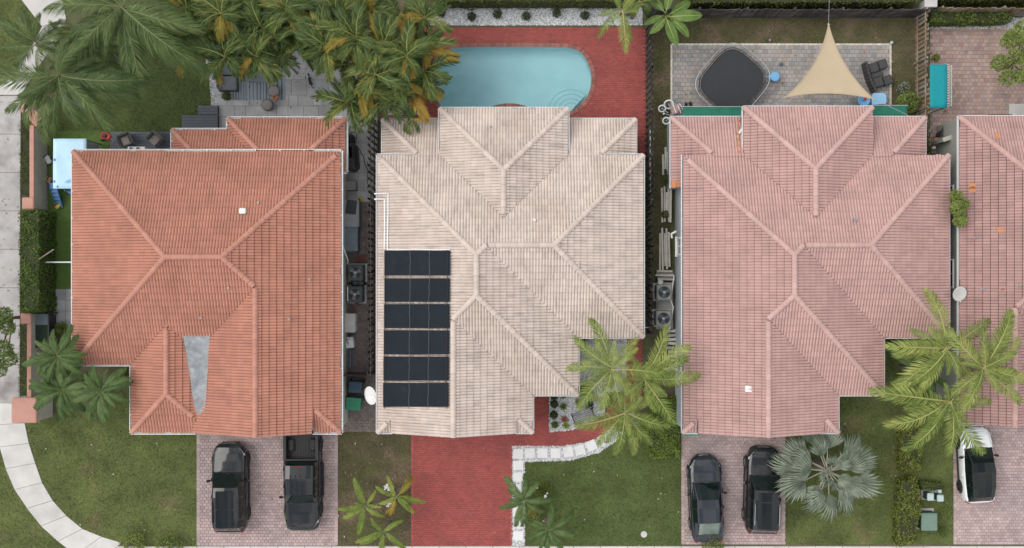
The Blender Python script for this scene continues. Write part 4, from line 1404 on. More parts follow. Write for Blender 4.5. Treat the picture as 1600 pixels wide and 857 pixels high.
# the angled pieces near the palms
for (xa, ya, xb, yb), lab in (((36, 165, 62, 192), 'angled beige wall piece with pink coping just beneath the feathery palm'), ((66, 132, 88, 150), 'short angled wall piece with pink coping half hidden by palm fronds'), ((98, 42, 118, 66), 'short angled wall piece with pink coping deep under the top left palms')):
    p0, p1 = P(xa, ya, 1.6), P(xb, yb, 1.6)
    t = thing('boundary_wall', lab, 'wall', ((p0.x + p1.x) / 2, (p0.y + p1.y) / 2, 0))
    d = p1 - p0; an = math.atan2(d.y, d.x); c = (p0 + p1) / 2
    MB().box((c.x, c.y, .77), (d.length, .25, 1.54), an).build('wall_body', YWALL, t)
    MB().cbox((c.x, c.y, 1.58), (d.length + .05, .6, .1), an, .02).build('coping', PINKCAP, t)
# grey stone pillar at the top right corner
p = P(1455, 4, 1.8)
t = thing('wall_pillar', 'pale grey stone pillar at the meeting corner of the rear fences', 'pillar', (p.x, p.y, 0))
MB().box((p.x, p.y, .85), (.5, .4, 1.7)).build('shaft', CONC_DIRTY, t); MB().cbox((p.x, p.y, 1.76), (.68, .5, .12), 0, .03).build('cap', CONC_DIRTY, t)

# ------------------------------------------------------------------ decks behind the first house
def deck(label, quads, z):
    c = P(*quads[0][:2])
    t = thing('wooden_deck', label, 'deck', (c.x, c.y, 0))
    for xa, ya, xb, yb in quads:
        A, C = P(xa, yb, z), P(xb, ya, z)
        n = max(1, int(round((C.y - A.y) / .15)))
        for i in range(n):
            y = A.y + (i + .5) * (C.y - A.y) / n
            MB().box(((A.x + C.x) / 2, y, z - .015 + rng.uniform(-.002, .002)), (C.x - A.x, (C.y - A.y) / n - .012, .03)).build('deck_board', DECKW, t)
        MB().box(((A.x + C.x) / 2, (A.y + C.y) / 2, (z - .035) / 2), (C.x - A.x - .04, C.y - A.y - .04, z - .035)).build('deck_base', BLACKM, t)
    return t
deck('low slate deck with two rattan chairs next to the kids play area', [(172, 206, 268, 250)], .2)
deck('raised stepped slate deck beside the grey stone patio', [(284, 180, 340, 206), (309, 165, 340, 179.4)], .35)

# ------------------------------------------------------------------ outdoor furniture
def rattan_chair(px, py, yaw, label, z0):
    p = P(px, py, z0 + .4)
    t = thing('garden_chair', label, 'chair', (p.x, p.y, z0), 'rattan chairs on the deck')
    M3 = Matrix.Rotation(0, 3, 'Z')
    o = Vector((p.x, p.y, z0))
    def bx(nm, c, s, mat=RATTAN, ch=.03):
        MB().cbox(o + Vector(c), s, 0, ch).build(nm, mat, t)
    bx('seat', (0, -.02, .33), (.56, .56, .12)); bx('cushion', (0, -.05, .43), (.5, .5, .09), POUF, .04)
    bx('backrest', (0, .29, .52), (.68, .09, .6))
    bx('armrest', (-.32, -.02, .5), (.08, .6, .32)); bx('armrest', (.32, -.02, .5), (.08, .6, .32))
    for a in (-.28, .28):
        for c in (-.27, .27): MB().box(o + Vector((a, c, .14)), (.06, .06, .28)).build('leg', RATTAN, t)
    t.rotation_euler = (0, 0, R(yaw))
    return t
rattan_chair(196, 219, 20, 'left grey rattan chair on the slate deck nearest the play canopy', .2)
rattan_chair(243, 218, -42, 'right grey rattan chair on the slate deck turned like a diamond', .2)
# white outdoor sink / grill top peeping out at the eave
p = P(213, 236, .9)
t = thing('outdoor_counter', 'white counter top with two dark pots beside the terracotta eave', 'counter', (p.x, p.y, .2))
MB().cbox((p.x, p.y, .88), (.95, .45, .06), 0, .02).build('counter_top', WHITE, t)
for a in (-.4, .4):
    for c in (-.16, .16): MB().box((p.x + a, p.y + c, .53), (.05, .05, .66)).build('leg', WHITE, t)
for a in (-.26, .12):
    b = MB(); b.lathe([(.05, 0), (.085, .05), (.09, .12), (.07, .12), (.06, .06)], (p.x + a, p.y + .1, .91), 12)
    tag(b.build('plant_pot', BLACKM), 'dark round pot on the white counter, ' + ('farther from the deck steps' if a < 0 else 'nearer the deck steps'), 'pot', 'dark pots on the white counter')

def rug():
    t = thing('outdoor_rug', 'blue and grey striped outdoor rug beneath the garden sofas', 'rug', P(405, 124))
    x = 364
    k = 0
    while x < 446:
        wd = rng.choice((2.2, 3.2, 4.5)) if k % 2 else rng.choice((1.2, 1.8, 2.4))
        A, C = P(x, 157), P(min(x + wd, 446), 92)
        MB().box(((A.x + C.x) / 2, (A.y + C.y) / 2, .048), (C.x - A.x, C.y - A.y, .012)).build('stripe', RUGA if k % 2 else RUGB, t)
        x += wd; k += 1
rug()
def sofa(label, px, py, sx, sy, back):
    p = P(px, py, .45)
    t = thing('garden_sofa', label, 'sofa', (p.x, p.y, 0), 'slate garden seats')
    MB().cbox((p.x, p.y, .18), (sx, sy, .3), 0, .03).build('frame', RATTAND, t)
    MB().cbox((p.x + .05, p.y, .42), (sx - .12, sy - .08, .18), 0, .06).build('seat_cushion', CUSH, t)
    MB().cbox((p.x - sx / 2 + .12, p.y, .6), (.24, sy - .06, .4), 0, .08).build('back_cushion', CUSH, t)
    return t
sofa('slate garden sofa unit in the shade of the areca fronds, upper of the pair', 355, 106, 1.05, .85, 'W')
sofa('slate garden sofa unit at the rug corner, lower of the pair', 355, 130, 1.05, .85, 'W')
p = P(404, 116, .42)
t = thing('coffee_table', 'low slate rectangular table on the striped rug', 'table', (p.x, p.y, 0))
MB().cbox((p.x, p.y, .4), (1.28, .9, .06), 0, .02).build('tabletop', CUSH, t)
for a in (-.56, .56):
    for c in (-.38, .38): MB().box((p.x + a, p.y + c, .2), (.07, .07, .36)).build('leg', RATTAND, t)
for px, py, lab in ((427.5, 142, 'round taupe pouf standing on the edge of the striped rug'), (417, 164, 'round taupe pouf on bare grey stone below the rug')):
    p = P(px, py, .4)
    t = thing('pouf', lab, 'pouf', (p.x, p.y, .04), 'taupe poufs')
    b = MB(); b.lathe([(.24, .04), (.31, .08), (.32, .22), (.30, .36), (.22, .40), (.05, .405)], (p.x, p.y, 0), 20); b.build('cover', POUF, t, smooth=True)
    b = MB(); b.lathe([(.315, .0), (.325, .02), (.315, .04)], (p.x, p.y, .33), 20, cap=False); b.build('piping', RATTAND, t, smooth=True)
p = P(430, 152, .3)
t = thing('terracotta_pot', 'small orange clay pot beside the pouf on the rug', 'pot', (p.x, p.y, .05))
b = MB(); b.lathe([(.09, .05), (.15, .3), (.17, .3), (.17, .36), (.13, .36), (.11, .28)], (p.x, p.y, 0), 14); b.build('pot_body', ORANGE, t, smooth=True)

# black and white cat lying on the stone patio
def cat():
    p = P(485, 127)
    t = thing('cat', 'small black and white cat walking on the grey stone patio', 'cat', (p.x, p.y, .04))
    b = MB()
    o = Vector((p.x, p.y, .04))
    spine = [(-.02, .2, .2), (-.01, .1, .22), (.02, -.02, .22), (.05, -.14, .21), (.09, -.25, .2)]
    b.tube([o + Vector(q) for q in spine], [.05, .075, .08, .09, .055], 10)
    b.tube([o + Vector((-.02, .18, .2)), o + Vector((-.03, .25, .26)), o + Vector((-.04, .32, .27)), o + Vector((-.045, .38, .25))], [.045, .055, .055, .025], 10)
    for s_ in (-1, 1):
        b.tube([o + Vector((-.04 + .025 * s_, .29, .31)), o + Vector((-.04 + .03 * s_, .3, .36))], [.022, .004], 5)
        b.tube([o + Vector((.05 * s_, .12, .2)), o + Vector((.055 * s_, .13, .1)), o + Vector((.055 * s_, .15, .01))], [.035, .022, .024], 6)
        b.tube([o + Vector((.06 + .06 * s_, -.2, .19)), o + Vector((.06 + .07 * s_, -.16, .11)), o + Vector((.07 + .07 * s_, -.22, .07)), o + Vector((.07 + .07 * s_, -.19, .01))], [.05, .03, .02, .022], 6)
    b.tube([o + Vector((.09, -.25, .2)), o + Vector((.13, -.36, .16)), o + Vector((.2, -.42, .12)), o + Vector((.27, -.4, .12))], [.03, .024, .022, .012], 7)
    b.build('body', BLACKM, t, smooth=True)
    b = MB(); b.tube([o + Vector((-.045, .365, .25)), o + Vector((-.047, .395, .245))], [.03, .012], 8); b.tube([o + Vector((-.02, .17, .27)), o + Vector((-.02, .21, .27))], [.03, .025], 7); b.build('white_patch', WHITE, t, smooth=True)
cat()

# ------------------------------------------------------------------ play area at the left
p0, p1 = P(83, 295, 1.9), P(135, 217, 1.9)
cx, cy = (p0.x + p1.x) / 2, (p0.y + p1.y) / 2
t = thing('play_canopy', 'pale blue flat play canopy beside the terracotta eave', 'canopy', (cx, cy, 0))
b = MB()
nx, ny = 8, 10
vs = []
for j in range(ny + 1):
    for i in range(nx + 1):
        a, c = i / nx, j / ny
        vs.append((p0.x + (p1.x - p0.x) * a, p0.y + (p1.y - p0.y) * c, 1.9 - .1 * math.sin(a * math.pi) * math.sin(c * math.pi) + .015 * math.sin(9 * a + 5 * c)))
b.add(vs, [(j * (nx + 1) + i, j * (nx + 1) + i + 1, (j + 1) * (nx + 1) + i + 1, (j + 1) * (nx + 1) + i) for j in range(ny) for i in range(nx)])
o = b.build('canopy_top', BLUECAN, t, smooth=True); md = o.modifiers.new('s', 'SOLIDIFY'); md.thickness = .03
for a in (p0.x + .06, p1.x - .06):
    for c in (p0.y + .06, p1.y - .06): MB().box((a, c, .92), (.07, .07, 1.84)).build('leg', GREYBOX2, t)
MB().box((p1.x - .03, (p0.y + p1.y) / 2, 1.0), (.04, p1.y - p0.y - .3, 1.5)).build('side_panel', GREYBOX, t)
for px, py in ((85, 250), (85, 284), (90, 292)): q = P(px, py, 1.9); MB().box((q.x, q.y, 1.915), (.07, .12, .02)).build('clip', BLUEDK, t)
q = P(108, 283, 1.9); MB().prism([(q.x - .25, q.y - .1), (q.x + .25, q.y - .02), (q.x + .2, q.y + .1), (q.x - .05, q.y + .06)], 1.92, 1.96).build('patch', BLUEPL, t)
p = P(88, 305, .6)
t = thing('toy_slide', 'blue plastic toy slide at the lower end of the play canopy', 'slide', (p.x, p.y, 0))
b = MB()
for k in range(6):
    a = k / 5
    b.box((p.x - .1 + .05 * a, p.y + .45 - 1.0 * a, .75 - .65 * a), (.36, .24, .05))
b.build('chute', BLUEDK, t)
for s_ in (-1, 1):
    b = MB(); b.tube([(p.x - .1 + .19 * s_ + .05 * a, p.y + .5 - 1.05 * a, .84 - .65 * a) for a in (0, .3, .6, 1)], .03, 6); b.build('side_rail', BLUEDK, t)
MB().box((p.x - .1, p.y + .6, .4), (.4, .08, .8)).build('ladder', BLUEDK, t)
def toy_bits(nm, label, px, py, mat, mat2, s=1.0):
    p = P(px, py, .15)
    t = thing(nm, label, 'toy', (p.x, p.y, 0), 'toys around the play canopy')
    b = MB(); b.cbox((p.x, p.y, .17 * s), (.34 * s, .2 * s, .14 * s), rng.uniform(0, 3), .04); b.build('toy_body', mat, t)
    b = MB(); b.tube([(p.x - .12 * s, p.y, .22 * s), (p.x - .15 * s, p.y + .05, .38 * s), (p.x, p.y + .16 * s, .4 * s)], .025 * s, 6); b.build('handle', mat2, t)
    for a in (-1, 1):
        for c in (-1, 1):
            b = MB(); b.lathe([(.02, -.02), (.07 * s, -.02), (.07 * s, .02), (.02, .02)], (p.x + .12 * s * a, p.y + .1 * s * c, .07 * s), 10, 'Y'); b.build('wheel', TYRE, t)
toy_bits('ride_on_toy', 'yellow and red ride on toy on turf below the slide', 91, 322, YELPL, REDPL)
toy_bits('ride_on_toy', 'coral ride on toy by the wall side of the play canopy', 78, 282, PINKCAP, YELPL)
toy_bits('ride_on_toy', 'black and white ride on toy squeezed between wall and play canopy', 76, 250, WHITE, BLACKM, 1.3)
toy_bits('ride_on_toy', 'dark blue toy under the canopy corner by the terracotta eave', 109, 300, BLUEDK, BLUEPL, 1.1)
p = P(166, 213, .3)
t = thing('red_mower', 'red push mower with grey handle beside the deck corner', 'mower', (p.x, p.y, 0))
b = MB(); b.cbox((p.x - .05, p.y, .2), (.6, .38, .2), R(-18), .08); b.build('mower_body', REDPL, t)
b = MB(); b.cbox((p.x - .1, p.y + .02, .34), (.26, .2, .12), R(-18), .04); b.build('engine', BLACKM, t)
b = MB(); b.tube([(p.x + .2, p.y - .12, .25), (p.x + .45, p.y - .25, .6), (p.x + .62, p.y - .33, .85)], .02, 6); b.build('handle', STEEL, t)
for a in (-.3, .2):
    for c in (-.2, .2): b = MB(); b.lathe([(.02, -.03), (.1, -.03), (.1, .03), (.02, .03)], (p.x + a, p.y + c, .1), 12, 'Y'); b.build('wheel', TYRE, t)
p = P(121, 153, .5)
t = thing('storage_box', 'dark blue storage box under the feathery palm fronds', 'box', (p.x, p.y, 0))
MB().cbox((p.x, p.y, .25), (.95, .75, .5), R(-30), .02).build('box_body', GREYBOX2, t); MB().cbox((p.x, p.y, .53), (1.0, .8, .07), R(-30), .02).build('lid', BLUEBIN, t)

# dark gate panel enclosure beside the left wall
p = P(62, 516, 1.1)
t = thing('bin_enclosure', 'black framed bin enclosure with dark green cover near the left wall', 'enclosure', (p.x, p.y, 0))
A, C = P(49.5, 541, 1.1), P(75.5, 508, 1.1)
MB().box(((A.x + C.x) / 2, (A.y + C.y) / 2, 1.07), (C.x - A.x, C.y - A.y, .05)).build('cover', M('dark_green_cover', (0.012, 0.03, 0.016), 0.9, 0.2, 4), t)
D, E = P(50, 508, 1.1), P(75, 491, 1.1)
MB().box(((D.x + E.x) / 2, (D.y + E.y) / 2, 1.06), (E.x - D.x, E.y - D.y, .06)).build('lid', GREYBOX2, t)
for px in (49, 76):
    q0, q1 = P(px, 542, 1.1), P(px, 490, 1.1)
    MB().box((q0.x, (q0.y + q1.y) / 2, 1.1), (.07, q1.y - q0.y, .09)).build('frame_rail', BLACKM, t)
    for yy in (q0.y, q1.y): MB().box((q0.x, yy, .53), (.07, .07, 1.06)).build('leg', BLACKM, t)
q0 = P(62, 542, 1.1); MB().box((q0.x, q0.y, 1.1), (.98, .07, .09)).build('frame_rail', BLACKM, t)
MB().box(((D.x + E.x) / 2, (A.y + E.y) / 2, .5), (.8, 1.6, .9)).build('bin_body', BLACKM, t)
# white rail and gate beside the hedge
p = P(88, 411, 1.0)
t = thing('garden_gate', 'thin white rail gate between the dense hedge and terracotta house', 'gate', (p.x, p.y, 0))
A, C = P(56, 410, 1.2), P(113, 411.5, 1.2)
MB().box(((A.x + C.x) / 2, A.y, 1.17), (C.x - A.x, .07, .07)).build('rail', WHITE, t); MB().box(((A.x + C.x) / 2, A.y, .3), (C.x - A.x, .05, .06)).build('rail', WHITE, t)
for i in range(9): MB().box((A.x + .1 + i * (C.x - A.x - .2) / 8, A.y, .6), (.04, .03, 1.1)).build('baluster', WHITE, t)
b = MB(); A, C = P(60, 406, 2.1), P(84, 390, 1.9); b.tube([A, C], .035, 5); b.build('brace', WOOD, t)

# ------------------------------------------------------------------ side yard between the first two houses
def condenser(label, px, py, h, s, body, fanm, grp):
    p = P(px, py, h)
    t = thing('air_conditioner', label, 'air conditioner', (p.x, p.y, 0), grp)
    MB().box((p.x, p.y, .05), (s + .2, s + .15, .1)).build('plinth', CONC, t)
    MB().cbox((p.x, p.y, .1 + (h - .1) / 2), (s, s, h - .1), 0, .05).build('housing', body, t)
    b = MB()
    for k in range(8):
        z = .2 + k * (h - .35) / 8
        for sx, sy, wx, wy in ((1, 0, .02, s - .12), (-1, 0, .02, s - .12), (0, 1, s - .12, .02), (0, -1, s - .12, .02)):
            b.box((p.x + sx * s / 2, p.y + sy * s / 2, z), (wx, wy, .03))
    b.build('louvre', ACD, t)['kind'] = 'stuff'
    b = MB(); b.lathe([(s * .40, .004), (s * .40, .02), (s * .36, .02), (s * .36, .004)], (p.x, p.y, h), 24, cap=False); f = b.build('fan_ring', ACD, t)
    b = MB(); b.lathe([(.001, .006), (s * .37, .006)], (p.x, p.y, h), 24, cap=False); b.build('fan_well', BLACKM, f)
    b = MB()
    for k in range(3):
        a = 2 * math.pi * k / 3 + .4
        ca, sa = math.cos(a), math.sin(a)
        r_ = s * .34
        pts = [(.05, -.05), (r_, -.12), (r_, .12), (.05, .05)]
        b.add([(p.x + x * ca - y * sa, p.y + x * sa + y * ca, h + .012 + .02 * (i > 1)) for i, (x, y) in enumerate(pts)], [(0, 1, 2, 3)])
    b.build('fan_blade', fanm, f)
    b = MB()
    b.lathe([(.001, .05), (.08, .045), (.08, .01)], (p.x, p.y, h), 12, cap=False)
    b.build('hub', STEEL, f)
    b = MB()
    for k in range(1, 4):
        b.lathe([(s * .1 * k, .04), (s * .1 * k + .008, .045), (s * .1 * k, .05)], (p.x, p.y, h), 20, cap=False)
    for k in range(4):
        a = math.pi * k / 4
        b.tube([(p.x - math.cos(a) * s * .39, p.y - math.sin(a) * s * .39, h + .045), (p.x + math.cos(a) * s * .39, p.y + math.sin(a) * s * .39, h + .045)], .005, 4)
    b.build('grille', ACD, f)
    return t
condenser('dark grey condenser unit next to the terracotta house, upper of two', 555, 426.5, .85, .88, ACD, GREYBOX, 'condensers in the brown side yard')
condenser('dark grey condenser unit next to the terracotta house, lower of two', 554, 460.5, .85, .88, ACD, GREYBOX, 'condensers in the brown side yard')
p = P(559, 442.5, .6)
t = thing('pump_unit', 'small dark pump unit wedged between the two dark condensers', 'pump', (p.x, p.y, 0))
MB().cbox((p.x, p.y, .3), (.72, .28, .5), 0, .05).build('housing', BLACKM, t)
for a in (-.17, .17): b = MB(); b.lathe([(.1, 0), (.12, .02), (.06, .03)], (p.x + a, p.y, .55), 12); b.build('dial', ACD, t)
def bin_(label, px, py, mat, s=(.72, .62, 1.0), yaw=0, lidmat=None, cat='bin', nm='wheelie_bin', grp='bins by the side yard'):
    p = P(px, py, s[2])
    t = thing(nm, label, cat, (p.x, p.y, 0), grp)
    o = Vector((p.x, p.y, 0))
    MB().box(o + Vector((0, 0, s[2] * .48)), (s[0] * .82, s[1] * .82, s[2] * .86), 0, 1.1).build('bin_body', mat, t)
    b = MB(); b.cbox(o + Vector((0, -.02, s[2] - .04)), (s[0], s[1], .09), 0, .03); b.box(o + Vector((0, s[1] * .2, s[2] + .012)), (s[0] * .7, .03, .02)); b.box(o + Vector((0, -s[1] * .1, s[2] + .012)), (s[0] * .7, .03, .02)); b.build('lid', lidmat or mat, t)
    b = MB(); b.tube([o + Vector((-s[0] * .35, s[1] * .52, s[2] - .05)), o + Vector((s[0] * .35, s[1] * .52, s[2] - .05))], .025, 6); b.build('handle', TRIM, t)
    for a in (-.3, .3): b = MB(); b.lathe([(.02, -.03), (.12, -.03), (.12, .03), (.02, .03)], o + Vector((a * s[0] / .6, s[1] * .4, .12)), 12, 'X'); b.build('wheel', TYRE, t)
    t.rotation_euler = (0, 0, R(yaw))
    return t
bin_('dark blue wheelie bin in the side yard, above the green one', 555, 605, BLUEBIN, (.74, .6, 1.0), -3)
bin_('bright green wheelie bin in the side yard beside the white dish', 552, 631, GREENBIN, (.84, .68, 1.0), -4)
bin_('green wheelie bin half hidden by the pink garage eave', 1080, 672, GREENBIN, (.8, .62, .95), 2)
def shed(label, px0, px1, py0, py1, h, mat, lidmat, seam=True, nm='storage_shed', ext=None):
    A, C = P(px0, py1, h), P(px1, py0, h)
    c = ((A.x + C.x) / 2, (A.y + C.y) / 2)
    t = thing(nm, label, 'storage box', (c[0], c[1], 0), 'storage boxes in the side yard')
    MB().box((c[0], c[1], h / 2 - .04), (C.x - A.x - .06, C.y - A.y - .06, h - .08)).build('box_body', mat, t)
    b = MB(); b.cbox((c[0], c[1], h - .03), (C.x - A.x, C.y - A.y, .1), 0, .04)
    b.build('lid', lidmat, t)
    for k in (-1, 1): MB().box((c[0] + .1, c[1] + k * (C.y - A.y) * .25, h + .03), (C.x - A.x - .35, .05, .02)).build('lid_rib', lidmat, t)
    MB().box((C.x + .01, c[1], h - .2), (.03, .12, .06)).build('latch', TRIM, t)
    return t
shed('tall grey resin storage box with dark lid patch, upper one by the terracotta wall', 536, 561, 312, 355, 1.2, GREYBOX, GREYBOX)
shed('blue grey resin storage box, lower one by the terracotta wall', 535, 559, 351, 393, 1.1, GREYBOX2, GREYBOX2)
p = P(549, 324, 1.22); b = MB(); b.cbox((p.x, p.y, 1.25), (.55, .75, .06), R(-6), .02); tag(b.build('folded_tarp', BLACKM), 'folded black tarp lying on the grey resin storage box', 'tarp')
p = P(548, 246, 1.0)
t = thing('covered_grill', 'long barbecue grill under a black cover beside the rear wing', 'grill', (p.x, p.y, 0))
b = MB(); b.cbox((p.x, p.y + .05, .5), (.66, 1.55, .95), R(4), .2); b.cbox((p.x + .05, p.y - .35, .98), (.5, .7, .16), R(4), .08); b.build('cover', BLACKM, t)
b = MB(); b.cbox((p.x - .12, p.y + 1.1, .35), (.4, .5, .65), 0, .1); b.build('side_burner', BLACKM, t)
p = P(548, 290, .7)
t = thing('pool_equipment_box', 'small grey equipment box under the black grill cover', 'box', (p.x, p.y, 0))
MB().cbox((p.x, p.y, .35), (.55, .5, .7), 0, .03).build('box_body', RATTAN, t); MB().cbox((p.x, p.y, .71), (.58, .54, .05), 0, .02).build('lid', RATTAN, t)
b = MB(); hp = [(555, 202), (548, 198), (545, 203), (549, 208), (556, 206), (558, 212), (556, 220), (553, 228), (562, 234), (568, 245), (570, 256), (575, 268), (574, 280), (575, 296)]
b.tube([P(x, y) + Vector((0, 0, .06)) for x, y in hp], .018, 6)
tag(b.build('garden_hose', BLACKM), 'black garden hose snaking over the grey side patio', 'hose')
p = P(562, 312, .3)
t = thing('hose_reel', 'yellow round hose reel at the end of the grey side patio', 'hose reel', (p.x, p.y, 0))
b = MB(); b.lathe([(.06, .02), (.16, .03), (.18, .1), (.16, .17), (.06, .18)], (p.x, p.y, .03), 14); b.build('drum', YELPL, t, smooth=True); b = MB(); b.lathe([(.05, .15), (.05, .24), (.02, .25)], (p.x, p.y, .03), 10); b.build('hub', TRIM, t)
for px, py, lab in ((561, 406, 'small plant pot with pink flowers left of its twin above the condensers'), (568, 404, 'small plant pot with pink flowers near the dark fence above the condensers'), (556, 474, 'small red pot just under the lower dark condenser')):
    p = P(px, py, .3)
    t = thing('flower_pot', lab, 'pot', (p.x, p.y, 0), 'small pots near the condensers')
    b = MB(); b.lathe([(.08, 0.03), (.12, .25), (.13, .28), (.1, .28), (.09, .2)], (p.x, p.y, 0), 12); b.build('pot_body', REDPL if py < 470 else PINKCAP, t)
    b = MB()
    for k in range(40):
        a, r_ = rng.uniform(0, 6.28), rng.uniform(0, .15)
        c = Vector((p.x + r_ * math.cos(a), p.y + r_ * math.sin(a), .3 + rng.uniform(0, .12)))
        b.cr = rng.random()
        b.add([c, c + Vector((.05, .01, .02)), c + Vector((.01, .05, .03))], [(0, 1, 2)])
    b.build('foliage', F_REDL, t)
p = P(547, 505, .9)
t = thing('white_cabinet', 'white two door cabinet against the wall below the condensers', 'cabinet', (p.x, p.y, 0))
MB().cbox((p.x - .05, p.y, .45), (.62, .98, .88), 0, .02).build('cabinet_body', CREAMB, t)
for k in (-1, 1): MB().box((p.x + .28, p.y + k * .25, .45), (.03, .46, .8)).build('door', WHITE, t)
MB().cbox((p.x - .05, p.y, .91), (.68, 1.04, .04), 0, .015).build('cabinet_top', CONC, t)
p = P(545, 536, .6)
t = thing('junk_crate', 'white crate holding folded papers below the white cabinet', 'crate', (p.x, p.y, 0))
MB().cbox((p.x, p.y, .28), (.5, .6, .55), R(6), .02).build('crate_body', WHITE, t)
for k in range(3): MB().box((p.x - .1 + k * .09, p.y + rng.uniform(-.1, .1), .58 + k * .015), (.2, .3, .012), rng.uniform(-.4, .4)).build('paper', WHITE if k != 1 else GREYBOX, t)
p = P(543, 562, .8)
t = thing('corrugated_sheets', 'stack of grey corrugated sheets leaning by the dark gate', 'sheets', (p.x, p.y, 0))
for k in range(4): MB().box((p.x - .22 + k * .15, p.y, .42 + .03 * k), (.11, 1.0, .04), 0, mat=Matrix.Rotation(R(-55), 3, 'Y')).build('sheet', GREYBOX2 if k % 2 else GREYBOX, t)
b = MB(); A = P(541, 470, .5); 
b.tube([P(543, 448, 1.0), P(543, 470, 1.0), P(548, 473, .5), P(556, 473, .4)], .03, 6)
tag(b.build('refrigerant_pipe', WHITE), 'white insulated pipe running from the wall to the dark condensers', 'pipe')
b = MB(); b.tube([P(535, 382, 2.2), P(539, 395, 1.6), P(544, 407, 1.0)], .035, 6); b.tube([P(544, 407, 1.0), P(543, 413, .6)], .035, 6)
tag(b.build('downpipe', WHITE), 'slanting white pipe on the terracotta house wall by the resin boxes', 'pipe')

def dish(label, px, py, h, yaw, tilt, base, mat=WHITE, arm=.5, roofbase=False, rx=.45):
    c = P(px, py, h)
    t = thing('satellite_dish', label, 'satellite dish', base)
    b = MB()
    vs, fs = [], []
    rings = 6
    n = 24
    m3 = Matrix.Rotation(R(yaw), 3, 'Z') @ Matrix.Rotation(R(tilt), 3, 'X')
    for k in range(rings + 1):
        r_ = k / rings
        for i in range(n):
            a = 2 * math.pi * i / n
            vs.append(c + m3 @ Vector((r_ * rx * math.cos(a), r_ * rx * 1.12 * math.sin(a), .09 * r_ * r_)))
    for k in range(rings):
        for i in range(n):
            j = (i + 1) % n
            fs.append((k * n + i, k * n + j, k * n + n + j, k * n + n + i))
    b.add(vs, fs)
    o = b.build('reflector', mat, t, smooth=True); md = o.modifiers.new('s', 'SOLIDIFY'); md.thickness = .012
    f = c + m3 @ Vector((0, -rx * .95, .42))
    b = MB(); b.tube([c + m3 @ Vector((0, -rx * 1.0, .06)), c + m3 @ Vector((0, -rx * 1.25, .25)), f], .018, 6); b.build('feed_arm', mat, t)
    b = MB(); b.tube([f, f + (c - f).normalized() * .12], [.05, .035], 8); b.build('receiver', mat, t)
    b = MB(); b.tube([c - m3 @ Vector((0, 0, .05)), c - m3 @ Vector((0, 0, .18)), Vector(base)], .028, 7); b.build('mast', STEEL, t)
dish('white oval satellite dish at the cream house corner beside the green bin', 581, 618, 2.4, 100, -48, (P(588, 618, 2.0).x, P(588, 618, 2.0).y, 1.7), rx=.5)
dish('white satellite dish in the gap beside the rose tiled roof', 1498.5, 459, 3.2, -10, 14, (P(1499, 459, 3.0).x + .05, P(1499, 459, 3.0).y, 2.8), mat=bpy.data.materials['concrete'], rx=.36)

# ------------------------------------------------------------------ gap between the cream and pink houses
condenser('light grey condenser by the pink house, upper of two', 1038, 457, .85, .84, ACM, GREYBOX2, 'condensers in the grass gap')
condenser('light grey condenser by the pink house, lower of two', 1037, 498, .85, .84, ACM, GREYBOX2, 'condensers in the grass gap')
for px, py in ((1038, 478),): 
    A = P(px, py); MB().box((A.x, A.y, .05), (.95, 2.6, .07)).build('concrete_pad', CONC_DIRTY)['kind'] = 'structure'
def board_stack(label, px, y0, y1, n, h):
    t = thing('board_stack', label, 'boards', P(px, (y0 + y1) / 2), 'cream boards stacked along the pink house')
    for k in range(n):
        a = P(px + (k - n / 2) * 3.1 + rng.uniform(-.6, .6), y1 + rng.uniform(-8, 6), h * .5); c = P(px, y0 + rng.uniform(-6, 10), h * .5)
        MB().box((a.x, (a.y + c.y) / 2, .06 + .07 * k), (.1, abs(c.y - a.y), .12), rng.uniform(-.02, .02)).build('board', CREAMB, t)
board_stack('loose stack of long cream boards beside the low rear wing', 1043, 232, 270, 4, .4)
board_stack('loose stack of long cream boards midway along the grass gap', 1043, 292, 346, 5, .4)
board_stack('loose stack of long cream boards closest to the light condensers', 1040, 356, 418, 5, .4)
t = thing('lumber_pile', 'crosswise grey lumber pile just above the light condensers', 'boards', P(1041, 430))
for k in range(5): a = P(1040 + rng.uniform(-2, 2), 424 + k * 3.2, .3); MB().box((a.x, a.y, .1 + .05 * k), (.95 + rng.uniform(-.1, .1), .1, .08), rng.uniform(-.06, .06)).build('plank', RATTAN if k % 2 else CREAMB, t)
t = thing('lumber_pile', 'crosswise pale lumber pile below the light condensers under palm fronds', 'boards', P(1052, 548))
for k in range(10): a = P(1053 + rng.uniform(-4, 4), 518 + k * 6.6, .4); MB().box((a.x, a.y, .12 + .04 * (k % 3)), (.75 + rng.uniform(-.2, .2), .15, .1), rng.uniform(-.1, .1)).build('plank', (CREAMB, STEEL, CONC)[k % 3], t)
p = P(1032, 441, .35); t = thing('white_bucket', 'small white bucket in front of the light condensers', 'bucket', (p.x, p.y, 0))
b = MB(); b.lathe([(.11, 0), (.14, .32), (.15, .34), (.12, .34), (.11, .3)], (p.x, p.y, 0.02), 16); b.build('bucket_body', WHITE, t); b = MB(); b.tube([(p.x - .14, p.y, .34), (p.x - .06, p.y + .12, .36), (p.x + .08, p.y + .12, .36), (p.x + .14, p.y, .34)], .01, 5); b.build('handle', STEEL, t)
b = MB(); b.tube([P(1053, 432, .8), P(1048, 470, .6), P(1052, 480, .6), P(1050, 492, .6), P(1046, 515, .5), P(1040, 525, .1)], .03, 6); tag(b.build('refrigerant_pipe', WHITE), 'thin white pipe curling beside the light grey condensers', 'pipe')
b = MB(); b.tube([P(1056, 362, 2.0), P(1049, 366, 1.7), P(1050, 372, 1.6)], .06, 7); tag(b.build('flood_light', WHITE), 'white wall flood light on the pink house side wall', 'lamp')
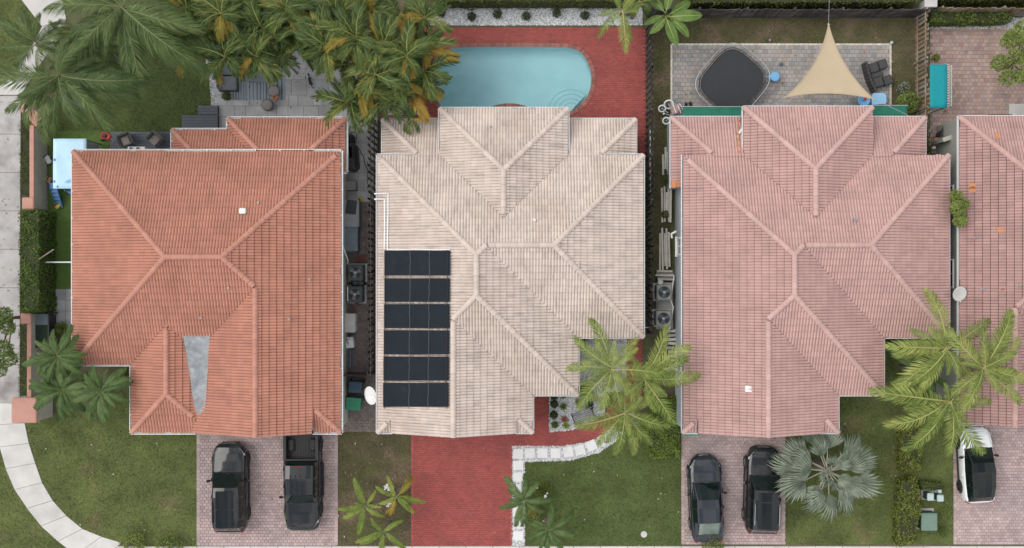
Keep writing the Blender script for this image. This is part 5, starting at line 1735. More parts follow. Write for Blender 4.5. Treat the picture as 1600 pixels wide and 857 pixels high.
b = MB(); b.tube([P(1005, 512, .9), P(1014, 512, .9)], .03, 5); tag(b.build('white_pipe', WHITE), 'short white pipe sticking out at the cream roof corner by the fence', 'pipe')

# ------------------------------------------------------------------ rear yard of the pink house
def trampoline():
    c = P(1144, 127, .85)
    t = thing('trampoline', 'large black trampoline with rounded square pale frame', 'trampoline', (c.x, c.y, 0))
    def loop(s, z, ex=3.5, n=56):
        out = []
        for i in range(n):
            a = 2 * math.pi * i / n
            x = math.copysign(abs(math.cos(a)) ** (2 / ex), math.cos(a)); y = math.copysign(abs(math.sin(a)) ** (2 / ex), math.sin(a))
            q = Matrix.Rotation(R(49), 2) @ Vector((x * s * 1.0, y * s * .92))
            out.append(Vector((c.x + q.x, c.y + q.y, z)))
        return out
    o = loop(1.64, .84); i_ = loop(1.55, .83)
    b = MB(); b.poly([p for p in i_]); b.build('jump_mat', MAT, t)
    b = MB(); b.tube(o + [o[0]], .022, 8, cap=False); b.build('frame', BLACKM, t, smooth=True)
    b = MB(); b.tube(i_ + [i_[0]], .02, 6, cap=False); b.build('mat_hem', BLACKM, t)
    for k in range(56): b = MB(); b.tube([i_[k], o[k]], .008, 4); b.build('spring', STEEL, t)
    up = loop(1.84, 1.0)
    b = MB(); b.tube(up + [up[0]], .024, 6, cap=False); b.build('safety_ring', STEEL, t, smooth=True)
    for k in range(0, 56, 7): b = MB(); b.tube([o[k], up[k]], .016, 5); b.build('ring_clip', STEEL, t)
    for k in (3, 17, 31, 45): b = MB(); b.tube([o[k], o[k] + Vector((0, 0, -.8)), o[k + 6] + Vector((0, 0, -.8)), o[k + 6]], .03, 6); b.build('leg', STEEL, t)
trampoline()
p = P(1211, 120, .45)
t = thing('step_stool', 'round sky blue stool beside the trampoline', 'stool', (p.x, p.y, 0))
b = MB(); b.lathe([(.2, 0.04), (.22, .1), (.24, .4), (.27, .42), (.27, .46), (.22, .48), (.05, .485)], (p.x, p.y, 0), 20); b.build('stool_body', BLUEPL, t, smooth=True)
MB().box((p.x - .28, p.y, .3), (.14, .2, .06)).build('handle', BLUEPL, t)

def shade_sail():
    A, Bq, C = P(1294.5, 38, 3.2), P(1226, 152.5, 2.9), P(1365, 155, 2.9)
    t = thing('shade_sail', 'sand coloured triangular shade sail stretched over the paver patio', 'shade sail', ((A.x + Bq.x + C.x) / 3, (A.y + Bq.y + C.y) / 3, 0))
    cen = (A + Bq + C) / 3
    n = 18
    def edge(P0, P1, s, dep):
        m = P0.lerp(P1, s)
        d = (P1 - P0).normalized()
        nn = Vector((-d.y, d.x, 0))
        if nn.dot(cen - m) < 0: nn = -nn
        return m + nn * dep * 4 * s * (1 - s)
    vs, idx = [], {}
    for i in range(n + 1):
        for j in range(n + 1 - i):
            a, c_ = i / n, j / n
            q = A * (1 - a - c_) + Bq * a + C * c_
            # pull towards the curved edges
            u0, u1, u2 = 1 - a - c_, a, c_
            off = Vector((0, 0, 0))
            for (P0, P1, w0, w1, w2, dep) in ((A, Bq, u0, u1, u2, .42), (Bq, C, u1, u2, u0, .26), (C, A, u2, u0, u1, .36)):
                s = w1 / (w0 + w1) if w0 + w1 > 1e-6 else .5
                e = edge(P0, P1, s, dep) - P0.lerp(P1, s)
                off += e * (1 - w2) ** 3
            q = q + off
            q.z -= .25 * 27 * u0 * u1 * u2 * .3
            idx[(i, j)] = len(vs); vs.append(q)
    fs = []
    for i in range(n):
        for j in range(n - i):
            fs.append((idx[(i, j)], idx[(i + 1, j)], idx[(i, j + 1)]))
            if j < n - i - 1: fs.append((idx[(i + 1, j)], idx[(i + 1, j + 1)], idx[(i, j + 1)]))
    b = MB(); b.add(vs, fs)
    o = b.build('sail_cloth', SAIL, t, smooth=True)
    for pts in ([idx[(i, 0)] for i in range(n + 1)], [idx[(0, j)] for j in range(n + 1)], [idx[(i, n - i)] for i in range(n + 1)]):
        b = MB(); b.tube([vs[k] + Vector((0, 0, .01)) for k in pts], .022, 5); b.build('hem', SAIL, t)
    for q, e in ((A, P(1297, -40, 4.6)), (Bq, P(1205, 166, 2.9)), (C, P(1420, 181, 2.7))):
        b = MB(); b.tube([q, e], .012, 5); b.build('rope', STEEL, t)
        b = MB(); b.lathe([(.05, -.01), (.06, 0), (.05, .01)], q, 10); b.build('ring', STEEL, t)
    e = P(1297, -40, 4.6)
    b = MB(); b.tube([e, (e.x, e.y, 0)], .05, 8); b.build('pole', STEEL, t)
shade_sail()

def double_lounger():
    c = P(1371, 117, .35)
    o = Vector((c.x, c.y, 0))
    t = thing('double_lounger', 'charcoal rattan double lounger with a middle table and two footstools', 'lounger', (c.x, c.y, .04))
    def bx(nm, x, y, z, s, ch=.05, m=RATTAND):
        MB().cbox(o + Vector((x, y, z)), s, 0, ch).build(nm, m, t)
    bx('seat', -.16, .42, .28, (.6, .56, .4)); bx('seat', -.16, -.42, .28, (.6, .56, .4))
    bx('cushion', -.14, .42, .5, (.52, .5, .07), .03, M('charcoal_cushion', (0.062, 0.06, 0.06), .95, .1, 6)); bx('cushion', -.14, -.42, .5, (.52, .5, .07), .03, bpy.data.materials['charcoal_cushion'])
    bx('footstool', .44, .46, .26, (.48, .52, .4)); bx('footstool', .44, -.46, .26, (.48, .52, .4))
    bx('middle_table', -.06, 0, .42, (.72, .3, .06)); bx('middle_table', -.06, 0, .22, (.5, .24, .36))
    b = MB()
    for k in range(9):
        y = -.76 + k * .19
        b.cbox(o + Vector((-.52 - .06 * (1 - (y / .76) ** 2), y, .42)), (.12, .2, .7), 0, .03)
    b.build('backrest', RATTAND, t)
    t.rotation_euler = (0, 0, R(18))
double_lounger()
p = P(1350, 157, .5)
t = thing('water_table', 'small round blue play table with a red ball holder', 'play table', (p.x, p.y, 0))
b = MB(); b.lathe([(.2, .05), (.24, .3), (.3, .42), (.34, .46), (.34, .52), (.3, .52), (.26, .46), (.05, .45)], (p.x, p.y, 0), 20); b.build('basin', BLUEPL, t, smooth=True)
b = MB(); b.lathe([(.05, .45), (.05, .58)], (p.x, p.y, 0), 10); b.build('stem', BLUEPL, t)
b = MB(); b.lathe([(.01, 0), (.06, .02), (.09, .08), (.06, .14), (.01, .16)], (p.x + .02, p.y + .06, .54), 14)
tag(b.build('toy_ball', REDPL, smooth=True), 'small red ball on top of the round blue play table', 'ball')
p = P(1373, 155, .55)
t = thing('play_table', 'rounded sky blue plastic table under the shade sail corner', 'play table', (p.x, p.y, 0))
b = MB()
pts = [(-.38, -.32), (.36, -.28), (.42, -.2), (.42, .18), (.3, .33), (-.26, .33), (-.38, .22)]
b.prism([(p.x + a, p.y + c) for a, c in pts], .5, .56); b.build('tabletop', M('light_blue_plastic', (0.28, 0.52, 0.74), .4, .05), t)
for a in (-.3, .3):
    for c in (-.22, .22): MB().box((p.x + a, p.y + c, .27), (.09, .09, .46)).build('leg', BLUEPL, t)
for px, py, s_, lab, mt in ((1393, 67, .1, 'small pale green ball near the upper right patio corner', M('mint', (.4, .6, .5), .5, .05)), (1203, 63, .08, 'small grey blue toy ball lying above the patio edge', STEEL)):
    p = P(px, py, .1); b = MB(); b.lathe([(.01, -s_), (s_ * .7, -s_ * .7), (s_, 0), (s_ * .7, s_ * .7), (.01, s_)], (p.x, p.y, .02 + s_), 14); tag(b.build('ball', mt, smooth=True), lab, 'ball')
p = P(1221, 100, .2); b = MB(); b.cbox((p.x, p.y, .12), (.2, .14, .16), .4, .03); b.tube([(p.x - .05, p.y, .2), (p.x, p.y, .28), (p.x + .05, p.y, .2)], .012, 5); tag(b.build('toy_bucket', GREYBOX2), 'tiny grey toy bucket alone on the pavers right of the trampoline', 'toy')

def awning(label, x0, x1, y0, y1, zo, zi):
    A, Bq, C, D = P(x0, y0, zo), P(x1, y0, zo), P(x1, y1, zi), P(x0, y1, zi)
    t = thing('awning', label, 'awning', ((A.x + Bq.x) / 2, A.y, 0), 'green awnings at the rear of the pink house')
    vs = []
    nx, ny = 12, 4
    for j in range(ny + 1):
        for i in range(nx + 1):
            q = A.lerp(Bq, i / nx).lerp(D.lerp(C, i / nx), j / ny)
            q.z -= .05 * math.sin(math.pi * j / ny) + .02 * math.sin(i * 2.1)
            vs.append(q)
    b = MB(); b.add(vs, [(j * (nx + 1) + i, (j + 1) * (nx + 1) + i, (j + 1) * (nx + 1) + i + 1, j * (nx + 1) + i + 1) for j in range(ny) for i in range(nx)])
    o = b.build('cloth', GREENCAN, t, smooth=True); md = o.modifiers.new('s', 'SOLIDIFY'); md.thickness = .01
    b = MB(); b.tube([A, Bq], .025, 6); b.build('front_bar', STEEL, t)
    for q in (A, Bq): b = MB(); b.tube([q, (q.x, q.y, 0)], .03, 6); b.build('pole', STEEL, t)
awning('dark green awning over the terrace between trampoline and low wing', 1067, 1172, 167, 182, 2.1, 2.1)
awning('dark green awning right of the main wing beside the bushy plant', 1358, 1418, 165, 181, 2.1, 2.1)

def stroller():
    c = P(1046, 175, .5)
    t = thing('tricycle_stroller', 'three wheeled stroller with white tyres parked at the roof corner', 'stroller', (c.x, c.y, 0))
    for px, py, r_, h in ((1045, 163.5, .25, .45), (1034.5, 170, .19, .5), (1041, 189, .19, .5)):
        q = P(px, py, h)
        b = MB()
        m3 = Matrix.Rotation(R(20), 3, 'X')
        ring = [q + m3 @ Vector((r_ * math.cos(a), r_ * .92 * math.sin(a), 0)) for a in [2 * math.pi * k / 24 for k in range(25)]]
        b.tube(ring, .045, 6, cap=False); wobj = b.build('wheel', PVC, t, smooth=True)
        b = MB()
        for k in range(8): b.tube([q, ring[k * 3]], .006, 4)
        b.lathe([(.03, -.04), (.04, 0), (.03, .04)], q, 8)
        b.build('spokes', STEEL, wobj)
    q = P(1056, 171, .5)
    MB().cbox((q.x, q.y, .42), (.55, .5, .2), R(20), .06).build('seat', M('striped_seat', (0.36, 0.28, 0.28), .9, .1), t)
    for k in range(4): MB().box((q.x - .2 + k * .13, q.y, .53), (.04, .46, .02), R(20)).build('stripe', WHITE if k % 2 else PINKCAP, t)
    b = MB(); b.tube([P(1045, 163.5, .45), P(1052, 178, .5), P(1048, 181, .5), P(1037, 177, .55)], .025, 6); b.tube([P(1041, 189, .5), P(1048, 181, .5)], .025, 6); b.tube([P(1034.5, 170, .5), P(1044, 177, .5)], .025, 6); b.build('frame', STEEL, t)
    b = MB(); b.tube([P(1061, 162, .7), P(1066, 168, .75), P(1068, 175, .7)], .02, 6); b.build('handle', PVC, t)
    b = MB(); qq = P(1037, 178, .6); b.lathe([(.02, 0), (.06, .03), (.05, .08), (.01, .1)], (qq.x, qq.y, .55), 10); b.build('bell', PVC, t)
stroller()
p = P(1075, 163, .2)
for k, (px, py) in enumerate(((1072, 164), (1079, 163))):
    p = P(px, py, .15); b = MB(); b.cbox((p.x, p.y, .1), (.14, .28, .1), .3 * k, .04); b.cbox((p.x, p.y + .08, .17), (.11, .11, .06), .3 * k, .02)
    tag(b.build('shoe', BLACKM), 'black shoe near the stroller, the one ' + ('closer to the wheels' if k == 0 else 'closer to the awning'), 'shoe', 'pair of black shoes')

# ------------------------------------------------------------------ right neighbour's yard
A, C = P(1453, 169, 1.9), P(1480, 101, 1.9)
t = thing('shade_canopy', 'bright teal rectangular canopy with lacy white side by the wooden fence', 'canopy', ((A.x + C.x) / 2, (A.y + C.y) / 2, 0))
b = MB(); nx, ny = 4, 10; vs = []
for j in range(ny + 1):
    for i in range(nx + 1): vs.append((A.x + (C.x - A.x) * i / nx, A.y + (C.y - A.y) * j / ny, 1.9 - .05 * math.sin(math.pi * i / nx) * math.sin(math.pi * j / ny)))
b.add(vs, [(j * (nx + 1) + i, j * (nx + 1) + i + 1, (j + 1) * (nx + 1) + i + 1, (j + 1) * (nx + 1) + i) for j in range(ny) for i in range(nx)])
o = b.build('canopy_top', TEAL, t, smooth=True); md = o.modifiers.new('s', 'SOLIDIFY'); md.thickness = .03
for x in (A.x + .05, C.x - .05):
    for y in (A.y + .05, C.y - .05): MB().box((x, y, .93), (.06, .06, 1.84)).build('leg', STEEL, t)
LACE = M('lace_trim', (0.62, 0.66, 0.62), .8, .1)
A2, C2 = P(1481, 167, 1.7), P(1487, 102, 1.7)
for k in range(16):
    y = A2.y + (C2.y - A2.y) * (k + .5) / 16
    b = MB(); b.tube([(C.x + .02, y - .07, 1.88), (C2.x, y, 1.74), (C.x + .02, y + .07, 1.88)], .022, 4); b.build('lace_loop', LACE, t)
b = MB(); b.tube([(C2.x - .02, A2.y, 1.75), (C2.x - .02, C2.y, 1.75)], .015, 4); b.build('lace_cord', LACE, t)
bin_('charcoal wheelie bin beside the grey wall of the rose tiled house', 1482, 207, M('charcoal_plastic', (.035, .035, .04), .55, .1), (.62, .7, .95), 70, grp=None)
p = P(1493, 199, .6); t = thing('plant_pot', 'brown pot tucked behind the charcoal bin at the eave', 'pot', (p.x, p.y, 0)); b = MB(); b.lathe([(.12, .03), (.19, .5), (.2, .55), (.16, .55), (.14, .45)], (p.x, p.y, 0), 14); b.build('pot_body', BARK, t); b = MB(); b.lathe([(.15, 0), (.15, .01)], (p.x, p.y, .5), 12); b.build('soil', BARK, t)
p = P(1468, 221, .4); t = thing('cardboard_box', 'open orange brown cardboard box by the garden wall end', 'box', (p.x, p.y, 0))
CARD = M('cardboard', (.42, .24, .14), .9, .1); MB().cbox((p.x, p.y, .22), (.36, .42, .38), 0, .01).build('box_body', CARD, t)
for k in (-1, 1): MB().box((p.x + k * .24, p.y, .4), (.16, .42, .02), 0, mat=Matrix.Rotation(R(-20 * k), 3, 'Y')).build('flap', CARD, t)
p = P(1459, 231, .3); b = MB(); b.lathe([(.06, .03), (.1, .06), (.11, .3), (.09, .42), (.03, .45)], (p.x, p.y, 0), 12); tag(b.build('white_jug', WHITE, smooth=True), 'white jug standing on pavers next to the cardboard box', 'jug')
A, C = P(1474, 219, 1.9), P(1500, 210, 1.9)
t = thing('garden_wall', 'short grey garden wall joining the corner of the rose house', 'wall', (A.x, A.y, 0))
d = C - A; MB().box(((A.x + C.x) / 2, (A.y + C.y) / 2, .93), (d.length, .18, 1.86), math.atan2(d.y, d.x)).build('wall_body', WALL4, t)
MB().cbox(((A.x + C.x) / 2, (A.y + C.y) / 2, 1.9), (d.length + .04, .24, .07), math.atan2(d.y, d.x), .015).build('coping', YWALL, t)
p = P(1563, 181, .4); b = MB(); b.box((p.x, p.y, .4), (1.3, .12, .06)); b.box((p.x - .5, p.y, .2), (.06, .1, .36)); b.box((p.x + .5, p.y, .2), (.06, .1, .36)); tag(b.build('dark_bench', BLACKM), 'narrow dark bench against the rear eave of the rose house', 'bench')

# utility boxes on the lawn strip
def utility(label, px, py, sx, sy, h, mat, topm):
    p = P(px, py, h)
    t = thing('utility_box', label, 'utility box', (p.x, p.y, 0), 'green utility boxes on the lawn strip')
    MB().box((p.x, p.y, .04), (sx + .25, sy + .25, .08)).build('plinth', CONC_DIRTY, t)
    MB().box((p.x, p.y, h / 2), (sx, sy, h - .1)).build('cabinet', mat, t)
    MB().cbox((p.x, p.y, h - .03), (sx + .06, sy + .06, .12), 0, .05).build('lid', topm, t)
    MB().box((p.x, p.y - sy / 2 - .01, h * .5), (sx * .8, .03, h * .6)).build('door', mat, t)
utility('large green transformer box on the lawn strip', 1452.5, 816, .82, .92, .8, UTILDK, UTIL)
utility('small pale topped utility box, middle of the lawn strip trio', 1454.5, 777, .3, .36, .75, UTILDK, M('pale_mint', (.42, .52, .5), .5, .08))
utility('small pale topped utility box nearest the white car', 1470, 779, .3, .32, .75, UTILDK, bpy.data.materials['pale_mint'])
p = P(1468, 768, .5); b = MB(); b.cbox((p.x, p.y, .28), (.16, .16, .5), 0, .03); b.cbox((p.x, p.y, .55), (.19, .19, .05), 0, .02); tag(b.build('meter_post', bpy.data.materials['pale_mint']), 'tiny pale meter post behind the utility boxes', 'meter post')
p = P(1006, 835); b = MB(); b.lathe([(.18, .0), (.18, .03), (.02, .035)], (p.x, p.y, .02), 16); tag(b.build('water_meter_cover', CONC), 'small round concrete meter cover set in the dark green lawn', 'meter cover')

# garden bench in the white gravel
def bench():
    p = P(911, 650, .45)
    t = thing('garden_bench', 'grey slatted garden bench on white gravel by the red path', 'bench', (p.x, p.y, 0))
    o = Vector((p.x, p.y, 0))
    SL = M('grey_bench_slat', (.2, .195, .205), .6, .1)
    for k in range(5): MB().box(o + Vector((0, -.26 + k * .1, .44)), (1.15, .065, .03)).build('seat_slat', SL, t)
    for k in range(3): MB().box(o + Vector((0, .27 + k * .035, .55 + k * .12)), (1.15, .03, .08)).build('back_slat', SL, t)
    for s_ in (-1, 1):
        MB().box(o + Vector((.55 * s_, -.22, .22)), (.06, .06, .44)).build('leg', BLACKM, t); MB().box(o + Vector((.55 * s_, .24, .42)), (.06, .06, .84)).build('leg', BLACKM, t)
        MB().box(o + Vector((.58 * s_, 0, .62)), (.06, .56, .04)).build('armrest', BLACKM, t)
    t.rotation_euler = (0, 0, R(20))
bench()
b = MB()
q = P(985, 654, .35); t = thing('wicker_chair', 'grey garden chair almost hidden under the coconut fronds', 'chair', (q.x, q.y, 0))
MB().cbox((q.x, q.y, .38), (.6, .6, .1), R(30), .03).build('seat', GREYBOX, t); MB().cbox((q.x + .1, q.y - .28, .65), (.6, .1, .5), R(20), .03).build('backrest', GREYBOX2, t)
for a in (-.24, .24):
    for c in (-.24, .24): MB().box((q.x + a, q.y + c, .17), (.05, .05, .34)).build('leg', BLACKM, t)

# ------------------------------------------------------------------ vehicles (built pointing to +Y)
def interp(tab, y):
    if y <= tab[0][0]: return tab[0][1:]
    for a, c in zip(tab, tab[1:]):
        if y <= c[0]:
            t = (y - a[0]) / (c[0] - a[0])
            return tuple(p + (q - p) * t for p, q in zip(a[1:], c[1:]))
    return tab[-1][1:]

def car(name, label, cat, px, py, yaw, L_, W_, body, glass, stations, cab, rim=RIM, group='cars parked on the driveways', sunroof=None, rails=False, roofmat=None, pickup=False, rearglass=None, ground=.035, wheel_r=.35, skirt=TRIM, hood_vents=False, railmat=None, wheel_y=None, pillarmat=None):
    """stations: (y, half width, top height) of the lower body, rear to front.
    cab: list of (y, base half width, roof half width, roof height, kind) rear to front"""
    p = P(px, py, .9)
    t = thing(name, label, cat, (0, 0, 0), group)
    ys = sorted(set([s[0] for s in stations] + [stations[0][0] + (stations[-1][0] - stations[0][0]) * i / 26 for i in range(27)]))
    zb = .22
    b = MB()
    vs, fs = [], []
    secs = []
    for y in ys:
        hw, zt = interp(stations, y)
        zc = max(zt, zb + .2)
        m = zc - zb
        half = [(hw * .90, zb), (hw * .975, zb + m * .14), (hw * 1.0, zb + m * .38), (hw * .995, zb + m * .62), (hw * .97, zb + m * .84), (hw * .90, zc - .02), (hw * .72, zc + .012), (hw * .38, zc + .03), (0, zc + .035)]
        sec = [(-x, z) for x, z in half] + [(x, z) for x, z in reversed(half[:-1])]
        secs.append([(x, y, z) for x, z in sec])
    n = len(secs[0])
    for s_ in secs: vs += s_
    for i in range(len(secs) - 1):
        for k in range(n - 1):
            fs.append((i * n + k, i * n + k + 1, (i + 1) * n + k + 1, (i + 1) * n + k))
        fs.append((i * n + n - 1, i * n, (i + 1) * n, (i + 1) * n + n - 1))
    fs.append(tuple(range(n - 1, -1, -1))); fs.append(tuple(range((len(secs) - 1) * n, len(secs) * n)))
    if pickup:   # open bed: drop the top faces between the bed ends
        y0b, y1b, hwb = pickup
        keep = []
        for f in fs:
            c = [sum(vs[i][q] for i in f) / len(f) for q in range(3)]
            if len(f) == 4 and y0b < c[1] < y1b and abs(c[0]) < hwb and c[2] > .8: continue
            keep.append(f)
        fs = keep
    b.add(vs, fs)
    bo = b.build('body', body, t, smooth=True)
    # dark sill and bumper strip
    for y, s_ in ((ys[0], -1), (ys[-1], 1)):
        hw, zt = interp(stations, y)
        b = MB(); b.cbox((0, y - s_ * .02, .36), (hw * 1.7, .14, .2), 0, .05); b.build('bumper', skirt, t)
    for s_ in (-1, 1):
        b = MB(); b.box((s_ * (W_ / 2 - .06), 0, .27), (.14, L_ * .52, .12)); b.build('sill', skirt, t)
    # cabin: ring sections
    if cab:
        secs = []
        for (y, bw, rw, rz, kd) in cab:
            hw, zt = interp(stations, y)
            zbase = zt - .03
            r_ = rz if rz else zbase + .03
            hgt = r_ - zbase
            half = [(bw, zbase), (bw + (rw - bw) * .35, zbase + hgt * .45), (rw + .03, r_ - min(.08, hgt * .3)), (rw * .93, r_ - .015 * (hgt > .2)), (rw * .6, r_ + .02 * (hgt > .2)), (0, r_ + .035 * (hgt > .2))]
            sec = [(-x, y, z) for x, z in half] + [(x, y, z) for x, z in reversed(half[:-1])]
            secs.append((sec, kd))
        parts = {}
        m = len(secs[0][0])
        def quad(nm, q): parts.setdefault(nm, MB()).poly(q)
        for (A, ka), (C, kc) in zip(secs, secs[1:]):
            top = ka            # kind of the strip that starts at this section
            for k in range(m - 1):
                side = k in (0, 1, m - 3, m - 2)
                q = [A[k], A[k + 1], C[k + 1], C[k]]
                if top == 'front': nm = 'windscreen' if not side else 'pillar'
                elif top == 'rear': nm = 'rear_window' if not side else 'pillar'
                elif top == 'pillar': nm = 'pillar' if side else 'roof'
                elif top == 'black': nm = 'pillar'
                else: nm = ('side_window_' + ('a' if k < 3 else 'b') + top) if side else 'roof'
                if top in ('front', 'rear') and k in (2, m - 4): nm = 'pillar'
                if nm == 'pillar': nm = 'pillar_%s%d' % (ka + str(round(A[0][1], 2)), k < m / 2)
                quad(nm, q)
        for nm, b in parts.items():
            mt = {'windscreen': glass, 'rear_window': rearglass or glass, 'pillar': pillarmat or body, 'roof': roofmat or body}.get('pillar' if nm.startswith('pillar') else nm, glass)
            b.build('side_window' if nm.startswith('side') else 'pillar' if nm.startswith('pillar') else nm, mt, t, smooth=not nm.startswith('pillar'))
        if sunroof:
            for (ya, yb, hw_, zz) in sunroof:
                b = MB()
                g = [(x * hw_ / 3, ya + (yb - ya) * j / 4, zz + .022 - .022 * abs(x / 3) ** 2.2) for j in range(5) for x in range(-3, 4)]
                b.add(g, [(j * 7 + i, j * 7 + i + 1, j * 7 + i + 8, j * 7 + i + 7) for j in range(4) for i in range(6)])
                b.build('sunroof', GLASS, t, smooth=True)
        if rails:
            yr = [c[0] for c in cab if c[4] not in ('front', 'rear')]
            rw = cab[len(cab) // 2][2]; rz = cab[len(cab) // 2][3]
            for s_ in (-1, 1):
                b = MB(); b.tube([(s_ * rw * .95, yr[0] + .3, rz - .02), (s_ * rw * .96, yr[0] + .4, rz + .05), (s_ * rw * .96, yr[-1] - .3, rz + .05), (s_ * rw * .95, yr[-1] - .2, rz - .03)], .025, 6); b.build('roof_rail', railmat or BLACKM, t)
    # mirrors, lights, wheels, seams
    fr = [c for c in cab if c[4] == 'front']
    ym = (fr[0][0] if fr else 0) + .25
    hw, zt = interp(stations, ym)
    for s_ in (-1, 1):
        b = MB(); b.cbox((s_ * (hw + .12), ym, zt + .06), (.2, .13, .14), R(-12 * s_), .04); b.box((s_ * (hw + .0), ym + .01, zt + .01), (.12, .06, .05)); b.build('mirror', body if body is not WHITEP else BLACKM, t)
        hwf, ztf = interp(stations, ys[-1] - .3)
        pts = []
        b = MB()
        yf = ys[-1]
        seg = []
        for k in range(6):
            a = k / 5
            y_ = yf - .12 - a * .5
            h_, z_ = interp(stations, y_)
            seg.append(((s_ * (h_ * (.60 + .33 * a ** .6)), y_ + .03, z_ + .012), (s_ * (h_ * (.78 + .215 * a ** .5)), y_ - .01, z_ - .09)))
        for (a0_, a1_), (c0_, c1_) in zip(seg, seg[1:]): b.poly([a0_, a1_, c1_, c0_] if s_ > 0 else [c0_, c1_, a1_, a0_])
        b.build('headlight', LAMPC, t, smooth=True)
        h_, z_ = interp(stations, ys[0] + .08)
        b = MB(); b.cbox((s_ * h_ * .86, ys[0] + .07, z_ - .16), (.24, .18, .22), R(20 * s_), .05); b.build('tail_light', LAMPR, t)
        for yw in (wheel_y or (-L_ * .29, L_ * .31)):
            hw, zt = interp(stations, yw)
            b = MB(); b.lathe([(wheel_r * .62, -.12), (wheel_r * .9, -.125), (wheel_r, -.09), (wheel_r, .09), (wheel_r * .9, .125), (wheel_r * .62, .12)], (s_ * (hw - .085), yw, wheel_r), 24, 'X', cap=False)
            wo_ = b.build('wheel', TYRE, t, smooth=True)
            b = MB(); b.lathe([(.01, .05), (wheel_r * .64, .07)], (s_ * (hw - .085), yw, wheel_r), 20, 'X', cap=False)
            b.lathe([(.01, -.05), (wheel_r * .64, -.07)], (s_ * (hw - .085), yw, wheel_r), 20, 'X', cap=False)
            b.build('hub_well', TRIM, wo_)
            b = MB()
            for k in range(7):
                a = 2 * math.pi * k / 7
                b.box((s_ * (hw + .02), yw + math.cos(a) * wheel_r * .33, wheel_r + math.sin(a) * wheel_r * .33), (.03, wheel_r * .56, .05), 0, mat=Matrix.Rotation(a, 3, 'X'))
            b.lathe([(wheel_r * .6, -.015), (wheel_r * .66, .0), (wheel_r * .6, .015)], (s_ * (hw + .02), yw, wheel_r), 20, 'X', cap=False)
            b.lathe([(.005, -.02), (.07, .0), (.005, .02)], (s_ * (hw + .025), yw, wheel_r), 12, 'X')
            b.build('rim', rim, wo_)
            b = MB()
            arc = [(s_ * (hw + .002), yw + math.cos(a) * (wheel_r + .05), wheel_r + math.sin(a) * (wheel_r + .05)) for a in [math.pi * k / 12 for k in range(13)]]
            b.tube(arc, .03, 5); b.build('wheel_arch', skirt, t)
    # bonnet seams and wiper, door lines, plate, grille
    yc = fr[-1][0] if fr else 0
    y_end = ys[-1] - .22
    b = MB()
    for s_ in (-1, 1):
        pts = []
        for k in range(9):
            y_ = yc + .16 + (y_end - yc - .16) * k / 8
            h_, z_ = interp(stations, y_)
            pts.append((s_ * h_ * (.84 - .1 * k / 8), y_, z_ + .002))
        b.tube(pts, .007, 4)
    h_, z_ = interp(stations, y_end)
    b.tube([(h_ * .74 * k / 4, y_end + .04 * (1 - (k / 4) ** 2), z_ + .022 - .02 * (k / 4) ** 2) for k in range(-4, 5)], .007, 4)
    b.build('bonnet_seam', TRIM, t)
    if fr:
        ycowl = fr[0][0] if len(fr) == 1 else fr[0][0]
        h_, z_ = interp(stations, cab[-1][0])
        b = MB()
        for s_ in (-.38, .12): b.tube([(s_ + .02, cab[-1][0] - .02, z_ + .05), (s_ + .5, cab[-1][0] - .1, z_ + .09)], .011, 5)
        b.build('wiper', BLACKM, t)
        b = MB(); b.tube([(cab[-1][1] * k / 5, cab[-1][0] + .02 - .10 * abs(k / 5) ** 2, z_ + .025 - .02 * abs(k / 5) ** 2) for k in range(-5, 6)], .03, 5); b.build('cowl', TRIM, t)
    hw, zt = interp(stations, ys[-1])
    b = MB(); b.cbox((0, ys[-1] + .005, zt * .62), (hw * 1.1, .07, zt * .3), 0, .03); b.build('grille', TRIM, t)
    b = MB(); b.tube([(hw * .55 * k / 4, ys[-1] + .03 - .02 * (k / 4) ** 2, zt * .8) for k in range(-4, 5)], .018, 5); b.build('grille_bar', CHROME, t)
    hw, zt = interp(stations, ys[0])
    MB().box((0, ys[0] - .03, zt * .62), (.32, .03, .14)).build('number_plate', WHITE, t)
    for s_ in (-1, 1):
        b = MB()
        for yd in (-.62, .28):
            h_, z_ = interp(stations, yd)
            b.tube([(s_ * h_ * .98, yd, .4), (s_ * h_ * 1.003, yd, .62), (s_ * h_ * .985, yd, z_ - .15)], .007, 4)
        b.build('door_seam', TRIM, t)
        for yd in (-.45, .48):
            h_, z_ = interp(stations, yd)
            MB().cbox((s_ * (h_ + .01), yd, z_ - .17), (.04, .2, .04), 0, .01).build('door_handle', body, t)
    if hood_vents:
        for s_ in (-1, 1):
            h_, z_ = interp(stations, yc + .45)
            for k in range(3): MB().box((s_ * .5, yc + .36 + k * .06, z_ + .022), (.3, .03, .02)).build('bonnet_vent', TRIM, t)
    t.location = (p.x, p.y, ground)
    t.rotation_euler = (0, 0, R(yaw))
    return t

suv_st = [(-2.42, .62, .86), (-2.36, .80, .96), (-2.15, .91, 1.02), (-1.6, .955, 1.03), (-.4, .955, 1.02), (.6, .95, 1.0), (.95, .95, .99), (1.5, .945, .95), (1.95, .90, .90), (2.25, .78, .84), (2.42, .60, .74)]
suv_cab = [(-2.34, .80, .66, 0, 'rear'), (-2.02, .86, .66, 1.60, 'x1'), (-1.62, .88, .68, 1.68, 'pillar'), (-1.52, .88, .685, 1.69, 'x2'), (-.42, .88, .69, 1.71, 'pillar'), (-.32, .88, .69, 1.71, 'x3'), (.20, .87, .66, 1.67, 'front'), (.95, .86, .80, 0, 'front')]
car('parked_suv', 'black suv with glass roof panels parked on the terracotta house driveway', 'car', 357.5, 763.5, 0.5, 4.95, 1.95, BLACKP, CARGLASS, suv_st, suv_cab, RIMD, sunroof=[(-1.95, -1.02, .48, 1.725), (-.95, .02, .48, 1.74)], rails=True)
